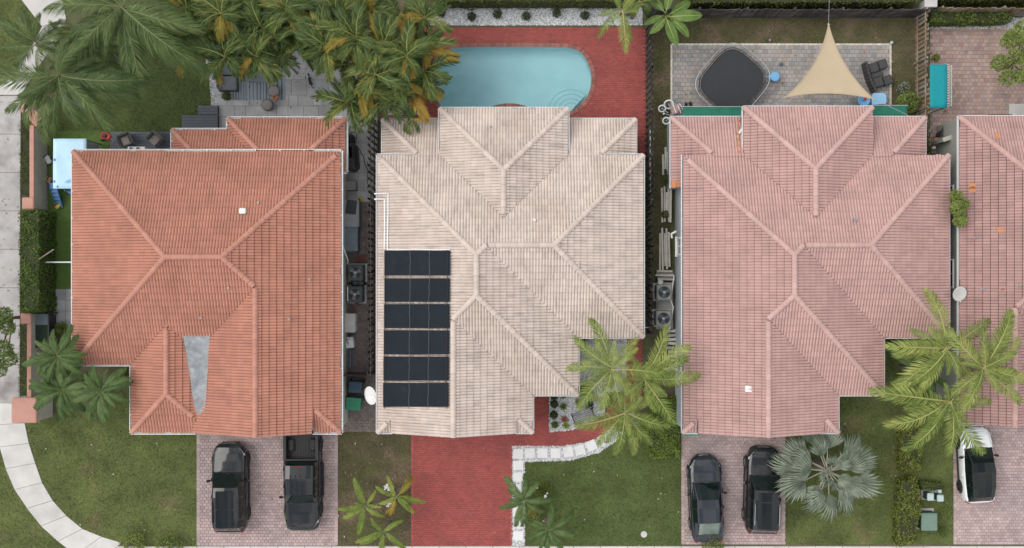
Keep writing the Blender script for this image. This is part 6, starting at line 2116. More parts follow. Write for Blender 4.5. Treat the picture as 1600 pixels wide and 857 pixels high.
truck_st = [(-2.95, .93, .98), (-2.85, .985, 1.02), (-2.0, .995, 1.05), (-.9, .995, 1.05), (0, .99, 1.06), (1.0, .985, 1.08), (1.35, .98, 1.08), (2.0, .975, 1.06), (2.5, .94, 1.02), (2.78, .86, .97), (2.92, .70, .86)]
truck_cab = [(-.92, .90, .74, 0, 'rear'), (-.80, .90, .74, 1.74, 'x1'), (-.1, .90, .75, 1.82, 'pillar'), (0.02, .90, .75, 1.82, 'x2'), (.78, .89, .72, 1.78, 'front'), (1.38, .88, .82, 0, 'front')]
tk = car('pickup_truck', 'black pickup truck with open bed backed towards the terracotta garage', 'truck', 471.5, 746, 180.6, 5.85, 2.0, BLACKP, CARGLASS, truck_st, truck_cab, RIMD, pickup=(-2.9, -.95, .86), wheel_r=.40, wheel_y=(-1.75, 1.82))
def bed(t):
    loc, rot = t.location.copy(), t.rotation_euler.copy()
    t.location = (0, 0, 0); t.rotation_euler = (0, 0, 0)
    b = MB()
    b.box((0, -1.92, .62), (1.62, 1.9, .03))
    for k in range(11): b.box((-.75 + k * .15, -1.92, .642), (.07, 1.88, .02))
    b.build('bed_floor', TRIM, t)
    b = MB()
    for s_ in (-1, 1):
        b.box((s_ * .80, -1.92, .83), (.03, 1.9, .42)); b.cbox((s_ * .60, -1.75, .72), (.36, .7, .18), 0, .06)
    b.box((0, -.98, .84), (1.6, .03, .44)); b.box((0, -2.86, .84), (1.6, .04, .44)); b.build('bed_liner', TRIM, t)
    for s_ in (-1, 1):
        b = MB(); b.cbox((s_ * .88, -1.92, 1.075), (.17, 1.96, .05), 0, .02); b.build('bed_rail', BLACKM, t)
        b = MB(); b.tube([(s_ * 1.04, -.75, .36), (s_ * 1.08, -.6, .36), (s_ * 1.08, 1.05, .36), (s_ * 1.04, 1.2, .36)], .05, 6); b.build('side_step', BLACKM, t)
    b = MB(); b.cbox((0, -.99, 1.075), (1.75, .12, .05), 0, .02); b.build('bed_rail', BLACKM, t)
    b = MB(); b.cbox((0, -2.92, 1.04), (1.75, .1, .08), 0, .02); b.build('tailgate', BLACKP, t)
    for k in range(4): MB().box((-.42 + k * .28, .2, 1.858), (.05, 1.0, .012)).build('roof_rib', BLACKP, t)
    b = MB(); b.cbox((0, -.76, 1.775), (.36, .06, .05), 0, .02); b.build('brake_light', LAMPR, t)
    t.location, t.rotation_euler = loc, rot
bed(tk)
sed_st = [(-2.36, .60, .80), (-2.28, .78, .90), (-2.0, .87, .95), (-1.5, .905, .96), (-.4, .91, .95), (.6, .905, .92), (.95, .90, .90), (1.5, .89, .85), (1.9, .83, .79), (2.18, .70, .72), (2.36, .50, .62)]
sed_cab = [(-1.92, .74, .58, 0, 'rear'), (-1.18, .82, .585, 1.40, 'x1'), (-.45, .84, .605, 1.45, 'pillar'), (-.36, .84, .605, 1.455, 'x2'), (.10, .84, .58, 1.40, 'front'), (1.0, .83, .74, 0, 'front')]
car('parked_sedan', 'dark navy sedan with a pale reflection coloured into its rear window parked left of the suv', 'car', 1104.5, 781, 2.4, 4.75, 1.82, BLUEBLK, CARGLASS, sed_st, sed_cab, RIM, rearglass=CARGLASS2, wheel_r=.33)
suv2_st = [(-2.34, .62, .86), (-2.28, .80, .96), (-2.05, .90, 1.02), (-1.5, .945, 1.03), (-.4, .95, 1.02), (.55, .945, 1.0), (.9, .945, .99), (1.45, .94, .96), (1.9, .89, .91), (2.2, .76, .84), (2.36, .58, .74)]
suv2_cab = [(-2.27, .78, .64, 0, 'rear'), (-1.96, .85, .66, 1.64, 'x1'), (-1.55, .87, .68, 1.71, 'pillar'), (-1.46, .87, .685, 1.72, 'x2'), (-.40, .87, .69, 1.74, 'pillar'), (-.30, .87, .69, 1.74, 'x3'), (.22, .86, .66, 1.70, 'front'), (.92, .85, .78, 0, 'front')]
car('parked_suv', 'black suv with silver roof rail parked beside the silver fan palm', 'car', 1193, 768, -1.6, 4.75, 1.92, BLACKP, CARGLASS2 if False else CARGLASS, suv2_st, suv2_cab, RIM, sunroof=[(-1.85, -.45, .50, 1.755), (-.38, .08, .5, 1.765)], rails=True, railmat=CHROME, hood_vents=True)
hat_st = [(-2.04, .58, .84), (-1.98, .74, .94), (-1.78, .84, .99), (-1.3, .88, 1.0), (-.4, .885, .98), (.5, .88, .96), (.8, .88, .95), (1.3, .87, .91), (1.68, .82, .86), (1.92, .68, .78), (2.05, .50, .66)]
hat_cab = [(-1.96, .70, .50, 0, 'rear'), (-1.62, .76, .54, 1.42, 'x1'), (-1.1, .79, .60, 1.52, 'pillar'), (-1.02, .79, .605, 1.53, 'x2'), (-.30, .80, .63, 1.56, 'pillar'), (-.22, .80, .63, 1.56, 'x3'), (.28, .79, .60, 1.51, 'front'), (1.0, .78, .72, 0, 'front')]
car('parked_hatchback', 'white hatchback with black glass roof at the right edge', 'car', 1529, 728, 3.2, 4.1, 1.78, WHITEP, CARGLASS, hat_st, hat_cab, RIMD, roofmat=GLASS, pillarmat=GLASS, wheel_r=.33)

# ------------------------------------------------------------------ vegetation
def frond_mesh(name, mats, n=46, llen=.2, droop=.9, width=.022, start=.16, spread=(82, 28), ldroop=.5, seed=0, vee=.25, rach=.011, side_twist=0.0, curl=0.0, clump=0.0):
    """one feather leaf of unit length: midrib along +X, leaflets of both sides"""
    r_ = random.Random(seed)
    b = MB()
    pts = []
    N_ = 24
    q = Vector((0, 0, 0)); a = 0.0; yaw = 0.0
    dirs = []
    for k in range(N_ + 1):
        t = k / N_
        a = -droop * t ** 1.4
        yaw = curl * t * t
        d = Vector((math.cos(a) * math.cos(yaw), math.cos(a) * math.sin(yaw), math.sin(a)))
        dirs.append(d); pts.append(q.copy())
        q = q + d / N_
    b.cm = 1
    b.tube([pts[k] for k in range(0, N_ + 1, 2)], [rach * (1.25 - k / N_) for k in range(0, N_ + 1, 2)], 4)
    b.cm = 0
    for i in range(n):
        t = start + (1 - start) * (i + r_.uniform(-.3, .3)) / (n - 1)
        t = min(max(t, start), .999)
        k = min(int(t * N_), N_ - 1)
        f = t * N_ - k
        c = pts[k].lerp(pts[k + 1], f); d = dirs[k]
        side = d.cross(Vector((0, 0, 1))).normalized()
        up = side.cross(d).normalized()
        s = (t - start) / (1 - start)
        prof = (math.sin(math.pi * (.12 + .80 * s)) ** .75) * (1 - .25 * s)
        ang = R(spread[0] + (spread[1] - spread[0]) * s)
        for sg in (-1, 1):
            if clump and r_.random() < clump: continue
            ln = llen * prof * r_.uniform(.8, 1.12)
            a2 = ang + r_.uniform(-.14, .14)
            v = d * math.cos(a2) + side * sg * math.sin(a2) + up * (vee + r_.uniform(-.12, .12))
            v.normalize()
            wv = v.cross(up).normalized() * width * .5 * r_.uniform(.8, 1.2)
            m1 = c + v * ln * .5 + Vector((0, 0, -ldroop * ln * .12))
            m2 = c + v * ln * .92 + Vector((0, 0, -ldroop * ln * .5))
            b.cr = min(.999, max(0.001, r_.betavariate(2.2, 2.4)))
            b.add([c - wv * .5, c + wv * .5, m1 + wv, m1 - wv, m2], [(0, 1, 2, 3), (3, 2, 4)] if sg > 0 else [(3, 2, 1, 0), (4, 2, 3)])
    return b.mesh(name, mats)

def fan_mesh(name, mats, n=30, seed=0, arc=250, drp=.35):
    """costapalmate fan leaf with petiole: unit length"""
    r_ = random.Random(seed)
    b = MB()
    b.cm = 1
    b.tube([(0, 0, 0), (.22, 0, .03), (.46, 0, .02)], [.018, .014, .010], 5)
    b.cm = 0
    base = Vector((.44, 0, .02))
    for i in range(n):
        a = R(-arc / 2 + arc * (i + .5) / n)
        ln = (.60 - .20 * abs(a) / R(arc / 2)) * r_.uniform(.9, 1.05)
        v = Vector((math.cos(a), math.sin(a), .25 * (1 if i % 2 else .6)))
        side = Vector((-math.sin(a), math.cos(a), 0))
        w1 = .0165
        m1 = base + v * ln * .55; m2 = base + v * ln * .8 + Vector((0, 0, -ln * .12)); tip = base + v * ln + Vector((0, 0, -ln * drp * r_.uniform(.6, 1.3)))
        b.cr = min(.999, max(.001, r_.betavariate(2.2, 2.2)))
        zr = Vector((0, 0, .016))
        b.add([base, m1 - side * w1 * 1.35, m1 + zr, m1 + side * w1 * 1.35, m2 - side * w1 * .8, m2 + side * w1 * .8, tip],
              [(0, 1, 2), (0, 2, 3), (1, 4, 2), (2, 5, 3), (2, 4, 5), (4, 6, 5)])
    return b.mesh(name, mats)

def banana_mesh(name, mats, seed=0):
    r_ = random.Random(seed)
    b = MB()
    N_ = 14
    L_, Rr, C_ = [], [], []
    q = Vector((0, 0, 0))
    for k in range(N_ + 1):
        t = k / N_
        a = -1.15 * t ** 1.5
        q = q + Vector((math.cos(a), 0, math.sin(a))) / N_
        w_ = .15 * math.sin(math.pi * min(1, max(0, (t - .12) / .9))) ** .6 if t > .12 else .012
        e = .04 * math.sin(9 * t) * .3
        C_.append(q.copy()); L_.append(q + Vector((0, w_, .035 + e))); Rr.append(q + Vector((0, -w_, .035 - e)))
    for k in range(N_):
        for A, sg in ((L_, 1), (Rr, -1)):
            b.cr = min(.999, max(.001, r_.uniform(.3, .8)))
            b.poly([C_[k], C_[k + 1], A[k + 1], A[k]] if sg > 0 else [A[k], A[k + 1], C_[k + 1], C_[k]])
    b.cm = 1
    b.tube([c + Vector((0, 0, .006)) for c in C_], [.016 * (1.2 - k / N_) for k in range(N_ + 1)], 5)
    return b.mesh(name, mats)

COCO = [frond_mesh('frond', [F_COCO, RACH], 60, .25, 1.0, .0135, .12, (74, 30), 1.0, s, vee=.3, rach=.012, curl=c, clump=.06) for s, c in ((1, .3), (2, -.3), (3, .05), (31, -.1))]
PHX = [frond_mesh('frond', [F_PHX, RACHD], 120, .27, 1.15, .0085, .08, (52, 16), 1.5, s, vee=.2, rach=.006, curl=c, clump=.12) for s, c in ((4, .6), (5, -.7), (6, .2), (41, -.3))]
DARKF = [frond_mesh('frond', [F_DARK, RACHD], 84, .27, 1.3, .0145, .08, (54, 18), 1.4, s, vee=.3, rach=.008, curl=c) for s, c in ((7, .25), (8, -.2))]
LIMEF = [frond_mesh('frond', [F_LIME, RACHD], 64, .25, 1.0, .018, .10, (52, 20), 1.0, s, vee=.35, rach=.009, curl=c) for s, c in ((9, .15), (10, -.15))]
ARECA = [frond_mesh('frond', [F_ARECA, RACH], 58, .28, 2.3, .02, .12, (60, 20), 1.1, s, vee=.45, rach=.012, curl=c) for s, c in ((11, .7), (12, -.8), (13, .3), (14, -.3), (16, 1.1))]
YELF = [frond_mesh('frond', [F_YEL, RACH], 58, .28, 2.0, .02, .14, (62, 22), 1.0, 15, vee=.38, rach=.012, curl=.2)]
FANS = [fan_mesh('fan_frond', [F_SILV, RACHS], 24, s, arc=a) for s, a in ((1, 92), (2, 118))]
BAN = [banana_mesh('broad_leaf', [F_BAN, RACH], s) for s in (1, 2)]

def palm(name, label, px, py, h, fronds, meshes, group=None, trunk_r=.16, jitter=6, elev=(8, 22), extra=0, ex_len=2.0, base=None, cat='palm tree', reach=.86, trunk_mat=TRUNK, yel=0.0, part='frond'):
    """crown centre in the survey at height h; fronds = list of plan points reached by the tips"""
    c = P(px, py, h)
    g = P(*base) if base else Vector((c.x * 1.0, c.y * 1.0, 0))
    t = thing(name, label, cat, (g.x, g.y, 0), group)
    b = MB()
    k_ = 12
    pts, rs = [], []
    for k in range(k_ + 1):
        a = k / k_
        bend = math.sin(a * math.pi / 2)
        pts.append(Vector((g.x + (c.x - g.x) * bend, g.y + (c.y - g.y) * bend, h * a - .05)))
        rs.append(trunk_r * (1.35 - .5 * a ** .4) * (1.05 if k % 2 else .97))
    b.tube(pts, rs, 9)
    b.build('trunk', trunk_mat, t, smooth=True)
    off = Vector((g.x, g.y, 0))
    lst = []
    for tx, ty in fronds:
        e = P(tx, ty, h - .5)
        d = e - c
        lst.append((math.atan2(d.y, d.x), math.hypot(d.x, d.y) / reach, rng.uniform(*elev)))
    for k in range(extra):
        lst.append((rng.uniform(0, 6.28), ex_len * rng.uniform(.6, 1.05), rng.uniform(15, 55)))
    for i, (az, ln, el) in enumerate(lst):
        ms = YELF if (yel and rng.random() < yel) else meshes
        o = bpy.data.objects.new(part, rng.choice(ms))
        link(o, t)
        o.location = c - off + Vector((rng.uniform(-.05, .05), rng.uniform(-.05, .05), rng.uniform(-.12, .08)))
        o.rotation_euler = (R(rng.uniform(-24, 24)), R(-el), az + R(rng.uniform(-jitter, jitter)))
        o.rotation_mode = 'XYZ'
        o.scale = (ln, ln * rng.uniform(.9, 1.1), ln)
    return t

# three tall coconut palms by the front path of the cream house
G1 = 'coconut palms by the front path'
palm('coconut_palm', 'coconut palm with broad spread beside the cream roof, topmost of the path trio', 957, 577, 5.5, [(939, 502), (897, 542), (894, 567), (1034, 571), (985, 530), (905, 628), (938, 634), (962, 636), (1000, 610), (910, 600)], COCO, G1, extra=7, ex_len=1.6, base=(952, 600))
palm('coconut_palm', 'coconut palm whose fronds reach the pink roof edge', 1007, 592, 5.0, [(1085, 592), (1042, 519), (1060, 534), (1043, 657), (1012, 640), (985, 622), (1030, 560), (975, 590), (1065, 560)], COCO, G1, extra=6, ex_len=1.5, base=(990, 610))
palm('coconut_palm', 'coconut palm over the white stepping stone walk, lowest of the path trio', 977, 645, 4.6, [(906, 664), (1034, 675), (974, 705), (967, 598), (1018, 618), (955, 690), (1010, 690), (930, 620), (935, 684), (1000, 700)], COCO, G1, extra=6, ex_len=1.4, base=(972, 655))
# right hand cluster
G2 = 'coconut palms between the pink and rose houses'
palm('coconut_palm', 'coconut palm leaning over the rose roof, rightmost of its cluster', 1537, 577, 6.0, [(1561, 492), (1576, 508), (1590, 543), (1602, 602), (1580, 625), (1495, 640), (1472, 526), (1520, 520), (1478, 610), (1585, 575), (1510, 545)], COCO, G2, extra=8, ex_len=1.8, base=(1515, 600))
palm('coconut_palm', 'coconut palm above the strip hedge, lowest of its cluster', 1484, 628, 5.4, [(1374, 609), (1398, 670), (1434, 706), (1482, 700), (1518, 708), (1420, 640), (1535, 625), (1450, 690), (1500, 580)], COCO, G2, extra=7, ex_len=1.5, base=(1480, 645))
palm('coconut_palm', 'coconut palm with an upright frond crossing the pink roof corner', 1478, 545, 5.6, [(1452, 461), (1391, 532), (1537, 500), (1405, 560), (1425, 520), (1420, 590), (1400, 600), (1520, 590), (1440, 610)], COCO, G2, extra=7, ex_len=1.6, base=(1465, 570))
palm('coconut_palm', 'low coconut palm shaded in the lawn corner under the taller ones', 1440, 580, 2.6, [(1392, 545), (1395, 600), (1430, 625), (1475, 600), (1470, 550), (1420, 540), (1455, 620)], DARKF, G2, extra=3, ex_len=1.5, trunk_r=.11)
# feather palms in the top left corner
G3 = 'feather palms in the top left corner'
palm('feather_palm', 'tall feather palm at the top edge with long fronds over the rear lawn', 190, 12, 7.0, [(314, 100), (246, 124), (165, 88), (305, 50), (85, 25), (128, 104), (262, 80), (100, 60), (215, 112), (190, 100), (285, 20), (140, -40), (240, -50), (110, -10)], PHX, G3, extra=5, ex_len=3.0, elev=(10, 30))
palm('feather_palm', 'tall feather palm by the angled wall with fronds over the sidewalk', 92, 118, 6.5, [(0, 112), (10, 155), (195, 170), (222, 152), (150, 195), (90, 205), (62, 212), (40, 190), (100, 60), (170, 120), (30, 170), (120, 202), (180, 186)], PHX, G3, extra=6, ex_len=2.8, elev=(10, 30))
palm('feather_palm', 'feather palm nearest the upper left verge corner', 58, 70, 6.0, [(0, 32), (40, 20), (5, 78), (95, 40), (130, 80), (20, 120), (75, 130), (110, 110), (2, 58)], PHX, G3, extra=5, ex_len=2.4, elev=(10, 30))
palm('feather_palm', 'feather palm between the taller two over the storage box', 140, 70, 5.2, [(85, 60), (190, 110), (215, 90), (150, 140), (115, 120), (180, 30), (105, 30), (170, 150)], PHX, G3, extra=5, ex_len=2.4, elev=(10, 30))
# dark palms by the first house's front corner
G4 = 'dark palms at the front corner of the terracotta house'
palm('dark_palm', 'dark green palm just below the bin enclosure, top of its trio', 90, 556, 4.0, [(128, 522), (66, 556), (72, 530), (110, 525), (95, 590), (120, 575), (60, 575)], DARKF, G4, extra=18, ex_len=1.7, trunk_r=.1, base=(92, 575))
palm('dark_palm', 'dark green palm beside the long pink coping, lower left of its trio', 98, 608, 3.6, [(50, 600), (66, 630), (105, 652), (135, 600), (120, 570), (75, 590), (60, 640), (138, 635)], DARKF, G4, extra=18, ex_len=1.7, trunk_r=.1, base=(100, 615))
palm('dark_palm', 'dark green palm touching the terracotta eave corner, right of its trio', 158, 612, 4.0, [(203, 622), (190, 578), (165, 660), (120, 625), (140, 580), (178, 648), (135, 648), (205, 600), (150, 655)], DARKF, G4, extra=18, ex_len=1.7, trunk_r=.1, base=(158, 618))
# three young palms on the dry lawn and two beside the walk
G5 = 'young palms on the dry front lawn'
palm('young_palm', 'young lime palm on the dry lawn, leftmost of three', 570, 790, 2.2, [(557, 750), (534, 795), (562, 827), (598, 803), (590, 768), (540, 806)], LIMEF, G5, extra=2, ex_len=1.0, trunk_r=.09, base=(573, 790))
palm('young_palm', 'young lime palm on the dry lawn closest to the red driveway', 619, 777, 2.2, [(612, 744), (648, 746), (660, 784), (612, 808), (592, 762), (645, 795), (596, 785)], LIMEF, G5, extra=2, ex_len=1.0, trunk_r=.09, yel=.25)
palm('young_palm', 'young lime palm on the dry lawn at the bottom edge', 599, 832, 2.2, [(580, 812), (622, 807), (567, 842), (634, 850), (596, 862), (560, 838)], LIMEF, G5, extra=2, ex_len=1.0, trunk_r=.09)
G6 = 'dark young palms beside the white stepping stone walk'
palm('young_palm', 'dark young palm leaning over the white stepping stone walk', 818, 782, 2.6, [(797, 742), (828, 744), (838, 752), (782, 792), (803, 815), (820, 818), (858, 785), (845, 800), (795, 765)], DARKF, G6, extra=4, ex_len=1.1, trunk_r=.09, base=(820, 780))
palm('young_palm', 'dark young palm on the green lawn at the bottom edge', 856, 828, 2.4, [(864, 790), (900, 812), (835, 810), (840, 852), (880, 855), (855, 862), (826, 838), (895, 835)], DARKF, G6, extra=4, ex_len=1.1, trunk_r=.09)
# silver fan palm
sp_ = P(1296, 738, 2.4)
t = thing('fan_palm', 'large silver blue fan palm on the lawn beside the black suv', 'palm tree', (sp_.x, sp_.y, 0))
b = MB(); b.tube([(sp_.x, sp_.y, -.05), (sp_.x, sp_.y, .8), (sp_.x, sp_.y, 1.7), (sp_.x, sp_.y, 2.3)], [.32, .26, .24, .2], 10); b.build('trunk', TRUNK, t)
for i in range(27):
    o = bpy.data.objects.new('fan_frond', FANS[i % 2]); link(o, t)
    ring = 0 if i < 12 else (1 if i < 21 else 2)
    az = (i + rng.uniform(-.42, .42)) * 2 * math.pi / (12, 9, 6)[ring] + ring * .3
    ln = (3.0, 2.35, 1.5)[ring] * rng.uniform(.82, 1.08)
    el = (2, 24, 52)[ring] + rng.uniform(-10, 12)
    o.location = Vector((0, 0, 1.9 + ring * .2)); o.rotation_euler = (R(rng.uniform(-38, 38)), R(-el), az); o.scale = (ln, ln * rng.uniform(.85, 1.05), ln)
# palm at the pool's top right corner and banana plant
palm('areca_palm', 'yellow green palm leaning over the right end of the white gravel bed', 972, 18, 4.0, [(933, 52), (975, 78), (985, 60), (940, 20), (1000, 15), (960, -15), (990, -10)], COCO, None, trunk_r=.1, extra=3, ex_len=1.3, base=(985, 20))
palm('areca_palm', 'small palm tuft at the top edge left of the banana plant', 1000, 2, 3.4, [(960, 10), (1010, 30), (1030, 0), (985, 30), (975, -20)], ARECA, None, trunk_r=.08, extra=3, ex_len=1.2)
palm('banana_plant', 'bright green banana plant with broad leaves by the dark fence', 1040, 25, 2.6, [(1010, 43), (1020, 58), (1047, 72), (1068, 58), (1086, 32), (1072, 8), (1042, -4), (1015, 5)], BAN, None, trunk_r=.11, elev=(20, 35), extra=2, ex_len=.9, cat='banana plant', part='broad_leaf', trunk_mat=F_BAN)

# areca clumps: dense arching palms between the patio and the pool
G7 = 'areca palms along the rear boundary'
spots = [(305, 78), (336, 50), (386, 84), (440, 92), (480, 44), (515, 56), (412, 48), (292, 14), (318, 52), (345, 22), (372, 62), (352, 90), (398, 26), (424, 58), (400, 88), (448, 18), (468, 66), (495, 32), (512, 80), (528, 28), (556, 60), (548, 102), (580, 22), (598, 72), (586, 116), (622, 36), (636, 88), (628, 130), (664, 30), (668, 76), (660, 112), (572, 142), (604, 158), (642, 146), (548, 160)]
ORD = ['first', 'second', 'third', 'fourth', 'fifth', 'sixth', 'seventh', 'eighth', 'ninth', 'tenth', 'eleventh', 'twelfth', 'thirteenth', 'fourteenth', 'fifteenth', 'sixteenth', 'seventeenth', 'eighteenth', 'nineteenth', 'twentieth', 'twenty first', 'twenty second', 'twenty third', 'twenty fourth', 'twenty fifth', 'twenty sixth', 'twenty seventh', 'twenty eighth', 'twenty ninth', 'thirtieth', 'thirty first', 'thirty second', 'thirty third', 'thirty fourth', 'thirty fifth', 'thirty sixth', 'thirty seventh', 'thirty eighth', 'thirty ninth', 'fortieth']
AL = ['tall arching areca palm', 'dense areca palm', 'leafy areca palm', 'loose areca palm', 'bushy areca palm', 'old areca palm']
for i, (x, y) in enumerate(spots):
    hh = 4.2 + rng.uniform(-.8, 1.0) - (.9 if y > 140 else 0)
    n = rng.choice((8, 9, 10))
    a0_ = rng.uniform(0, 6.28)
    fr_ = []
    for k in range(n):
        a = a0_ + 2 * math.pi * k / n + rng.uniform(-.25, .25)
        r_ = rng.uniform(30, 48)
        fx, fy = x + r_ * math.cos(a), y + r_ * math.sin(a)
        if y > 60 and x < 520: fy = min(fy, 122)
        fr_.append((fx, fy))
    row = 'at the top edge' if y < 40 else 'in the middle of the rear planting' if y < 95 else 'low in the rear planting' if y < 145 else 'nearest the eaves'
    palm('areca_palm', '%s %s, %s from the left' % (AL[i % 6], row, ORD[sorted(q[0] for q in spots).index(x)]), x, y, hh, fr_, ARECA, G7, trunk_r=.06, extra=4, ex_len=1.6, elev=(35, 72), reach=.66, yel=.04 if x < 540 else .10)
palm('areca_palm', 'low yellowing palm in front of the cream rear wing', 644, 186, 3.2, [(622, 205), (645, 215), (668, 190), (655, 165), (630, 170), (660, 208)], YELF + ARECA, None, trunk_r=.06, extra=2, ex_len=1.0)
palm('areca_palm', 'small bright palm reaching out over the pool water', 676, 135, 3.2, [(705, 128), (698, 150), (690, 105), (660, 120), (655, 150), (682, 165)], ARECA, None, trunk_r=.06, extra=3, ex_len=1.0)

def leaf_mass(name, mat, blobs, n, size, inner=True, seed=0, up=.6, flat=.35):
    """leaf quads spread through ellipsoid blobs; blobs = (centre, radii)"""
    r_ = random.Random(seed)
    b = MB()
    tot = sum(q[1][0] * q[1][1] + q[1][0] * q[1][2] for q in blobs)
    for c, rad in blobs:
        m = int(n * (rad[0] * rad[1] + rad[0] * rad[2]) / tot)
        for _ in range(m):
            while True:
                v = Vector((r_.uniform(-1, 1), r_.uniform(-1, 1), r_.uniform(-1, 1)))
                if .25 < v.length < 1.0: break
            v = v * (v.length ** -.35)
            lump = 1 + .16 * math.sin(5 * v.x + seed) * math.cos(4 * v.y + 2 * seed) 
            p = Vector(c) + Vector((v.x * rad[0] * lump, v.y * rad[1] * lump, v.z * rad[2] * lump))
            nrm = (v.normalized() * .6 + Vector((r_.uniform(-1, 1), r_.uniform(-1, 1), up + r_.uniform(-.4, .8)))).normalized()
            a = nrm.cross(Vector((r_.uniform(-1, 1), r_.uniform(-1, 1), r_.uniform(-1, 1)))).normalized()
            e = nrm.cross(a)
            s = size * r_.uniform(.6, 1.3)
            b.cr = min(.999, max(.001, r_.betavariate(2, 2.2)))
            b.add([p - a * s, p - e * s * flat + nrm * s * .12, p + a * s, p + e * s * flat + nrm * s * .12], [(0, 1, 2, 3)])
    return b

def bush(name, label, cat, px, py, h, r_, mat, n=500, size=.07, grp=None, blobs=None, stem=True):
    p = P(px, py, h * .7)
    t = thing(name, label, cat, (p.x, p.y, 0), grp)
    bl = blobs or [((p.x, p.y, h * .55), (r_, r_, h * .48))]
    sd_ = rng.randint(0, 999)
    leaf_mass(name, mat, bl, n, size, seed=sd_).build('crown', mat, t)
    b = MB(); b.tube([(p.x, p.y, -.02), (p.x + .02, p.y, h * .35), (p.x, p.y + .03, h * .6)], [.05, .035, .02], 6)
    for k in range(4):
        a = 1.57 * k + .5
        b.tube([(p.x, p.y, h * .2), (p.x + math.cos(a) * r_ * .6, p.y + math.sin(a) * r_ * .6, h * .6)], [.025, .01], 5)
    b.build('stem', BARK, t)
    return t

def hedge(label, pts, h, mat, dens=260, size=.07, z_in=.12, cat='hedge'):
    """leafy box over a plan outline (given at hedge-top height)"""
    v = L2(pts, h)
    if area2(v) < 0: v = v[::-1]
    c = sum(v, Vector()) / len(v)
    t = thing('hedge', label, cat, (c.x, c.y, 0))
    q = [c + (p - c) * .93 for p in v]
    MB().prism([(p.x, p.y) for p in q], 0.02, h - z_in).build('branches', INNER, t)
    P2 = [(p.x, p.y) for p in v]
    xs = [p[0] for p in P2]; ys = [p[1] for p in P2]
    b = MB()
    r_ = random.Random(len(label))
    def leaf(p, nrm):
        nrm = (nrm + Vector((r_.uniform(-1, 1), r_.uniform(-1, 1), r_.uniform(-.5, 1)))).normalized()
        a = nrm.cross(Vector((r_.uniform(-1, 1), r_.uniform(-1, 1), r_.uniform(-1, 1)))).normalized()
        e = nrm.cross(a)
        s = size * r_.uniform(.6, 1.3)
        b.cr = min(.999, max(.001, r_.betavariate(2, 2.2)))
        b.add([p - a * s, p - e * s * .4, p + a * s, p + e * s * .4], [(0, 1, 2, 3)])
    n = int((max(xs) - min(xs)) * (max(ys) - min(ys)) * dens)
    for _ in range(n):
        x, y = r_.uniform(min(xs) - .05, max(xs) + .05), r_.uniform(min(ys) - .05, max(ys) + .05)
        if inpoly(x, y, P2):
            bump = .10 * math.sin(x * 3.1) * math.cos(y * 2.7) + .06 * math.sin(x * 7 + y * 5)
            leaf(Vector((x, y, h - .05 + bump + r_.uniform(-.14, .08))), Vector((0, 0, .9)))
    for A, C in zip(v, v[1:] + v[:1]):
        d = C - A
        nn = Vector((d.y, -d.x, 0)).normalized()
        for _ in range(int(d.length * h * dens * .7)):
            s_ = r_.random()
            p = A + d * s_ + nn * r_.uniform(-.08, .05 + .05 * math.sin(s_ * d.length * 4))
            p.z = r_.uniform(.03, h)
            leaf(p, nn)
    b.build('foliage', mat, t)
    return t
hedge('dense glossy green hedge between sidewalk and turf at the left edge', [(30, 330), (60, 330), (60, 488), (30, 488)], 2.1, F_HEDGE, 330, .075)
hedge('low dark hedge strip outside the straight beige wall', [(31, 188), (46, 188), (46, 308), (31, 308)], .8, F_DKHEDGE, 330, .05)
hedge('low dark hedge strip outside the long pink coping', [(29, 506), (43, 506), (42, 622), (28, 622)], .8, F_DKHEDGE, 330, .05)
hedge('clipped dark hedge behind the white gravel and pool', [(676, -40), (1000, -40), (1000, 2), (676, 2)], 1.6, F_DKHEDGE, 200, .07)
hedge('dark hedge behind the black board fence at the top', [(1070, -40), (1438, -40), (1438, 4), (1070, 4)], 1.6, F_DKHEDGE, 170, .07)
hedge('dark hedge beyond the brown fence in the top right corner', [(1462, -40), (1640, -40), (1640, 0), (1462, 0)], 1.5, F_DKHEDGE, 170, .07)
hedge('leafy bright hedge inside the brown fence of the pink paver yard', [(1454, 18), (1582, 18), (1582, 33), (1454, 35)], 1.1, F_HEDGE, 320, .075)
hedge('low wide green ground cover between path palms and pink driveway', [(1012, 650), (1030, 628), (1062, 620), (1062, 716), (1022, 717), (1012, 700)], .55, F_GROUND, 700, .055)
hedge('colourful croton hedge, upper stretch of the lawn strip', [(1410, 660), (1442, 655), (1440, 735), (1410, 738)], .9, F_BUSH, 330, .075)
hedge('colourful croton hedge, lower stretch of the lawn strip', [(1409, 752), (1434, 748), (1440, 790), (1430, 850), (1403, 854), (1403, 800)], .9, F_BUSH, 330, .075)
hedge('small green hedge wrapping behind the utility boxes', [(1438, 752), (1474, 756), (1476, 766), (1440, 766)], .5, F_HEDGE, 380, .055)
for (px, py, lab) in ((1478, 800, 'small shrub right of the large transformer box, upper'), (1474, 832, 'small shrub right of the large transformer box, lower')): bush('shrub', lab, 'shrub', px, py, .5, .28, F_HEDGE, 320, .05)
for i, (px, py) in enumerate(((689, 20), (737, 26), (777, 22), (822, 25), (870, 20), (914, 24))):
    bush('shrub', ('first', 'second', 'third', 'fourth', 'fifth', 'sixth')[i] + ' small dark shrub from the left in the white gravel behind the pool', 'shrub', px, py, .5, .26, F_BALL, 420, .045, 'shrubs in the white gravel behind the pool')
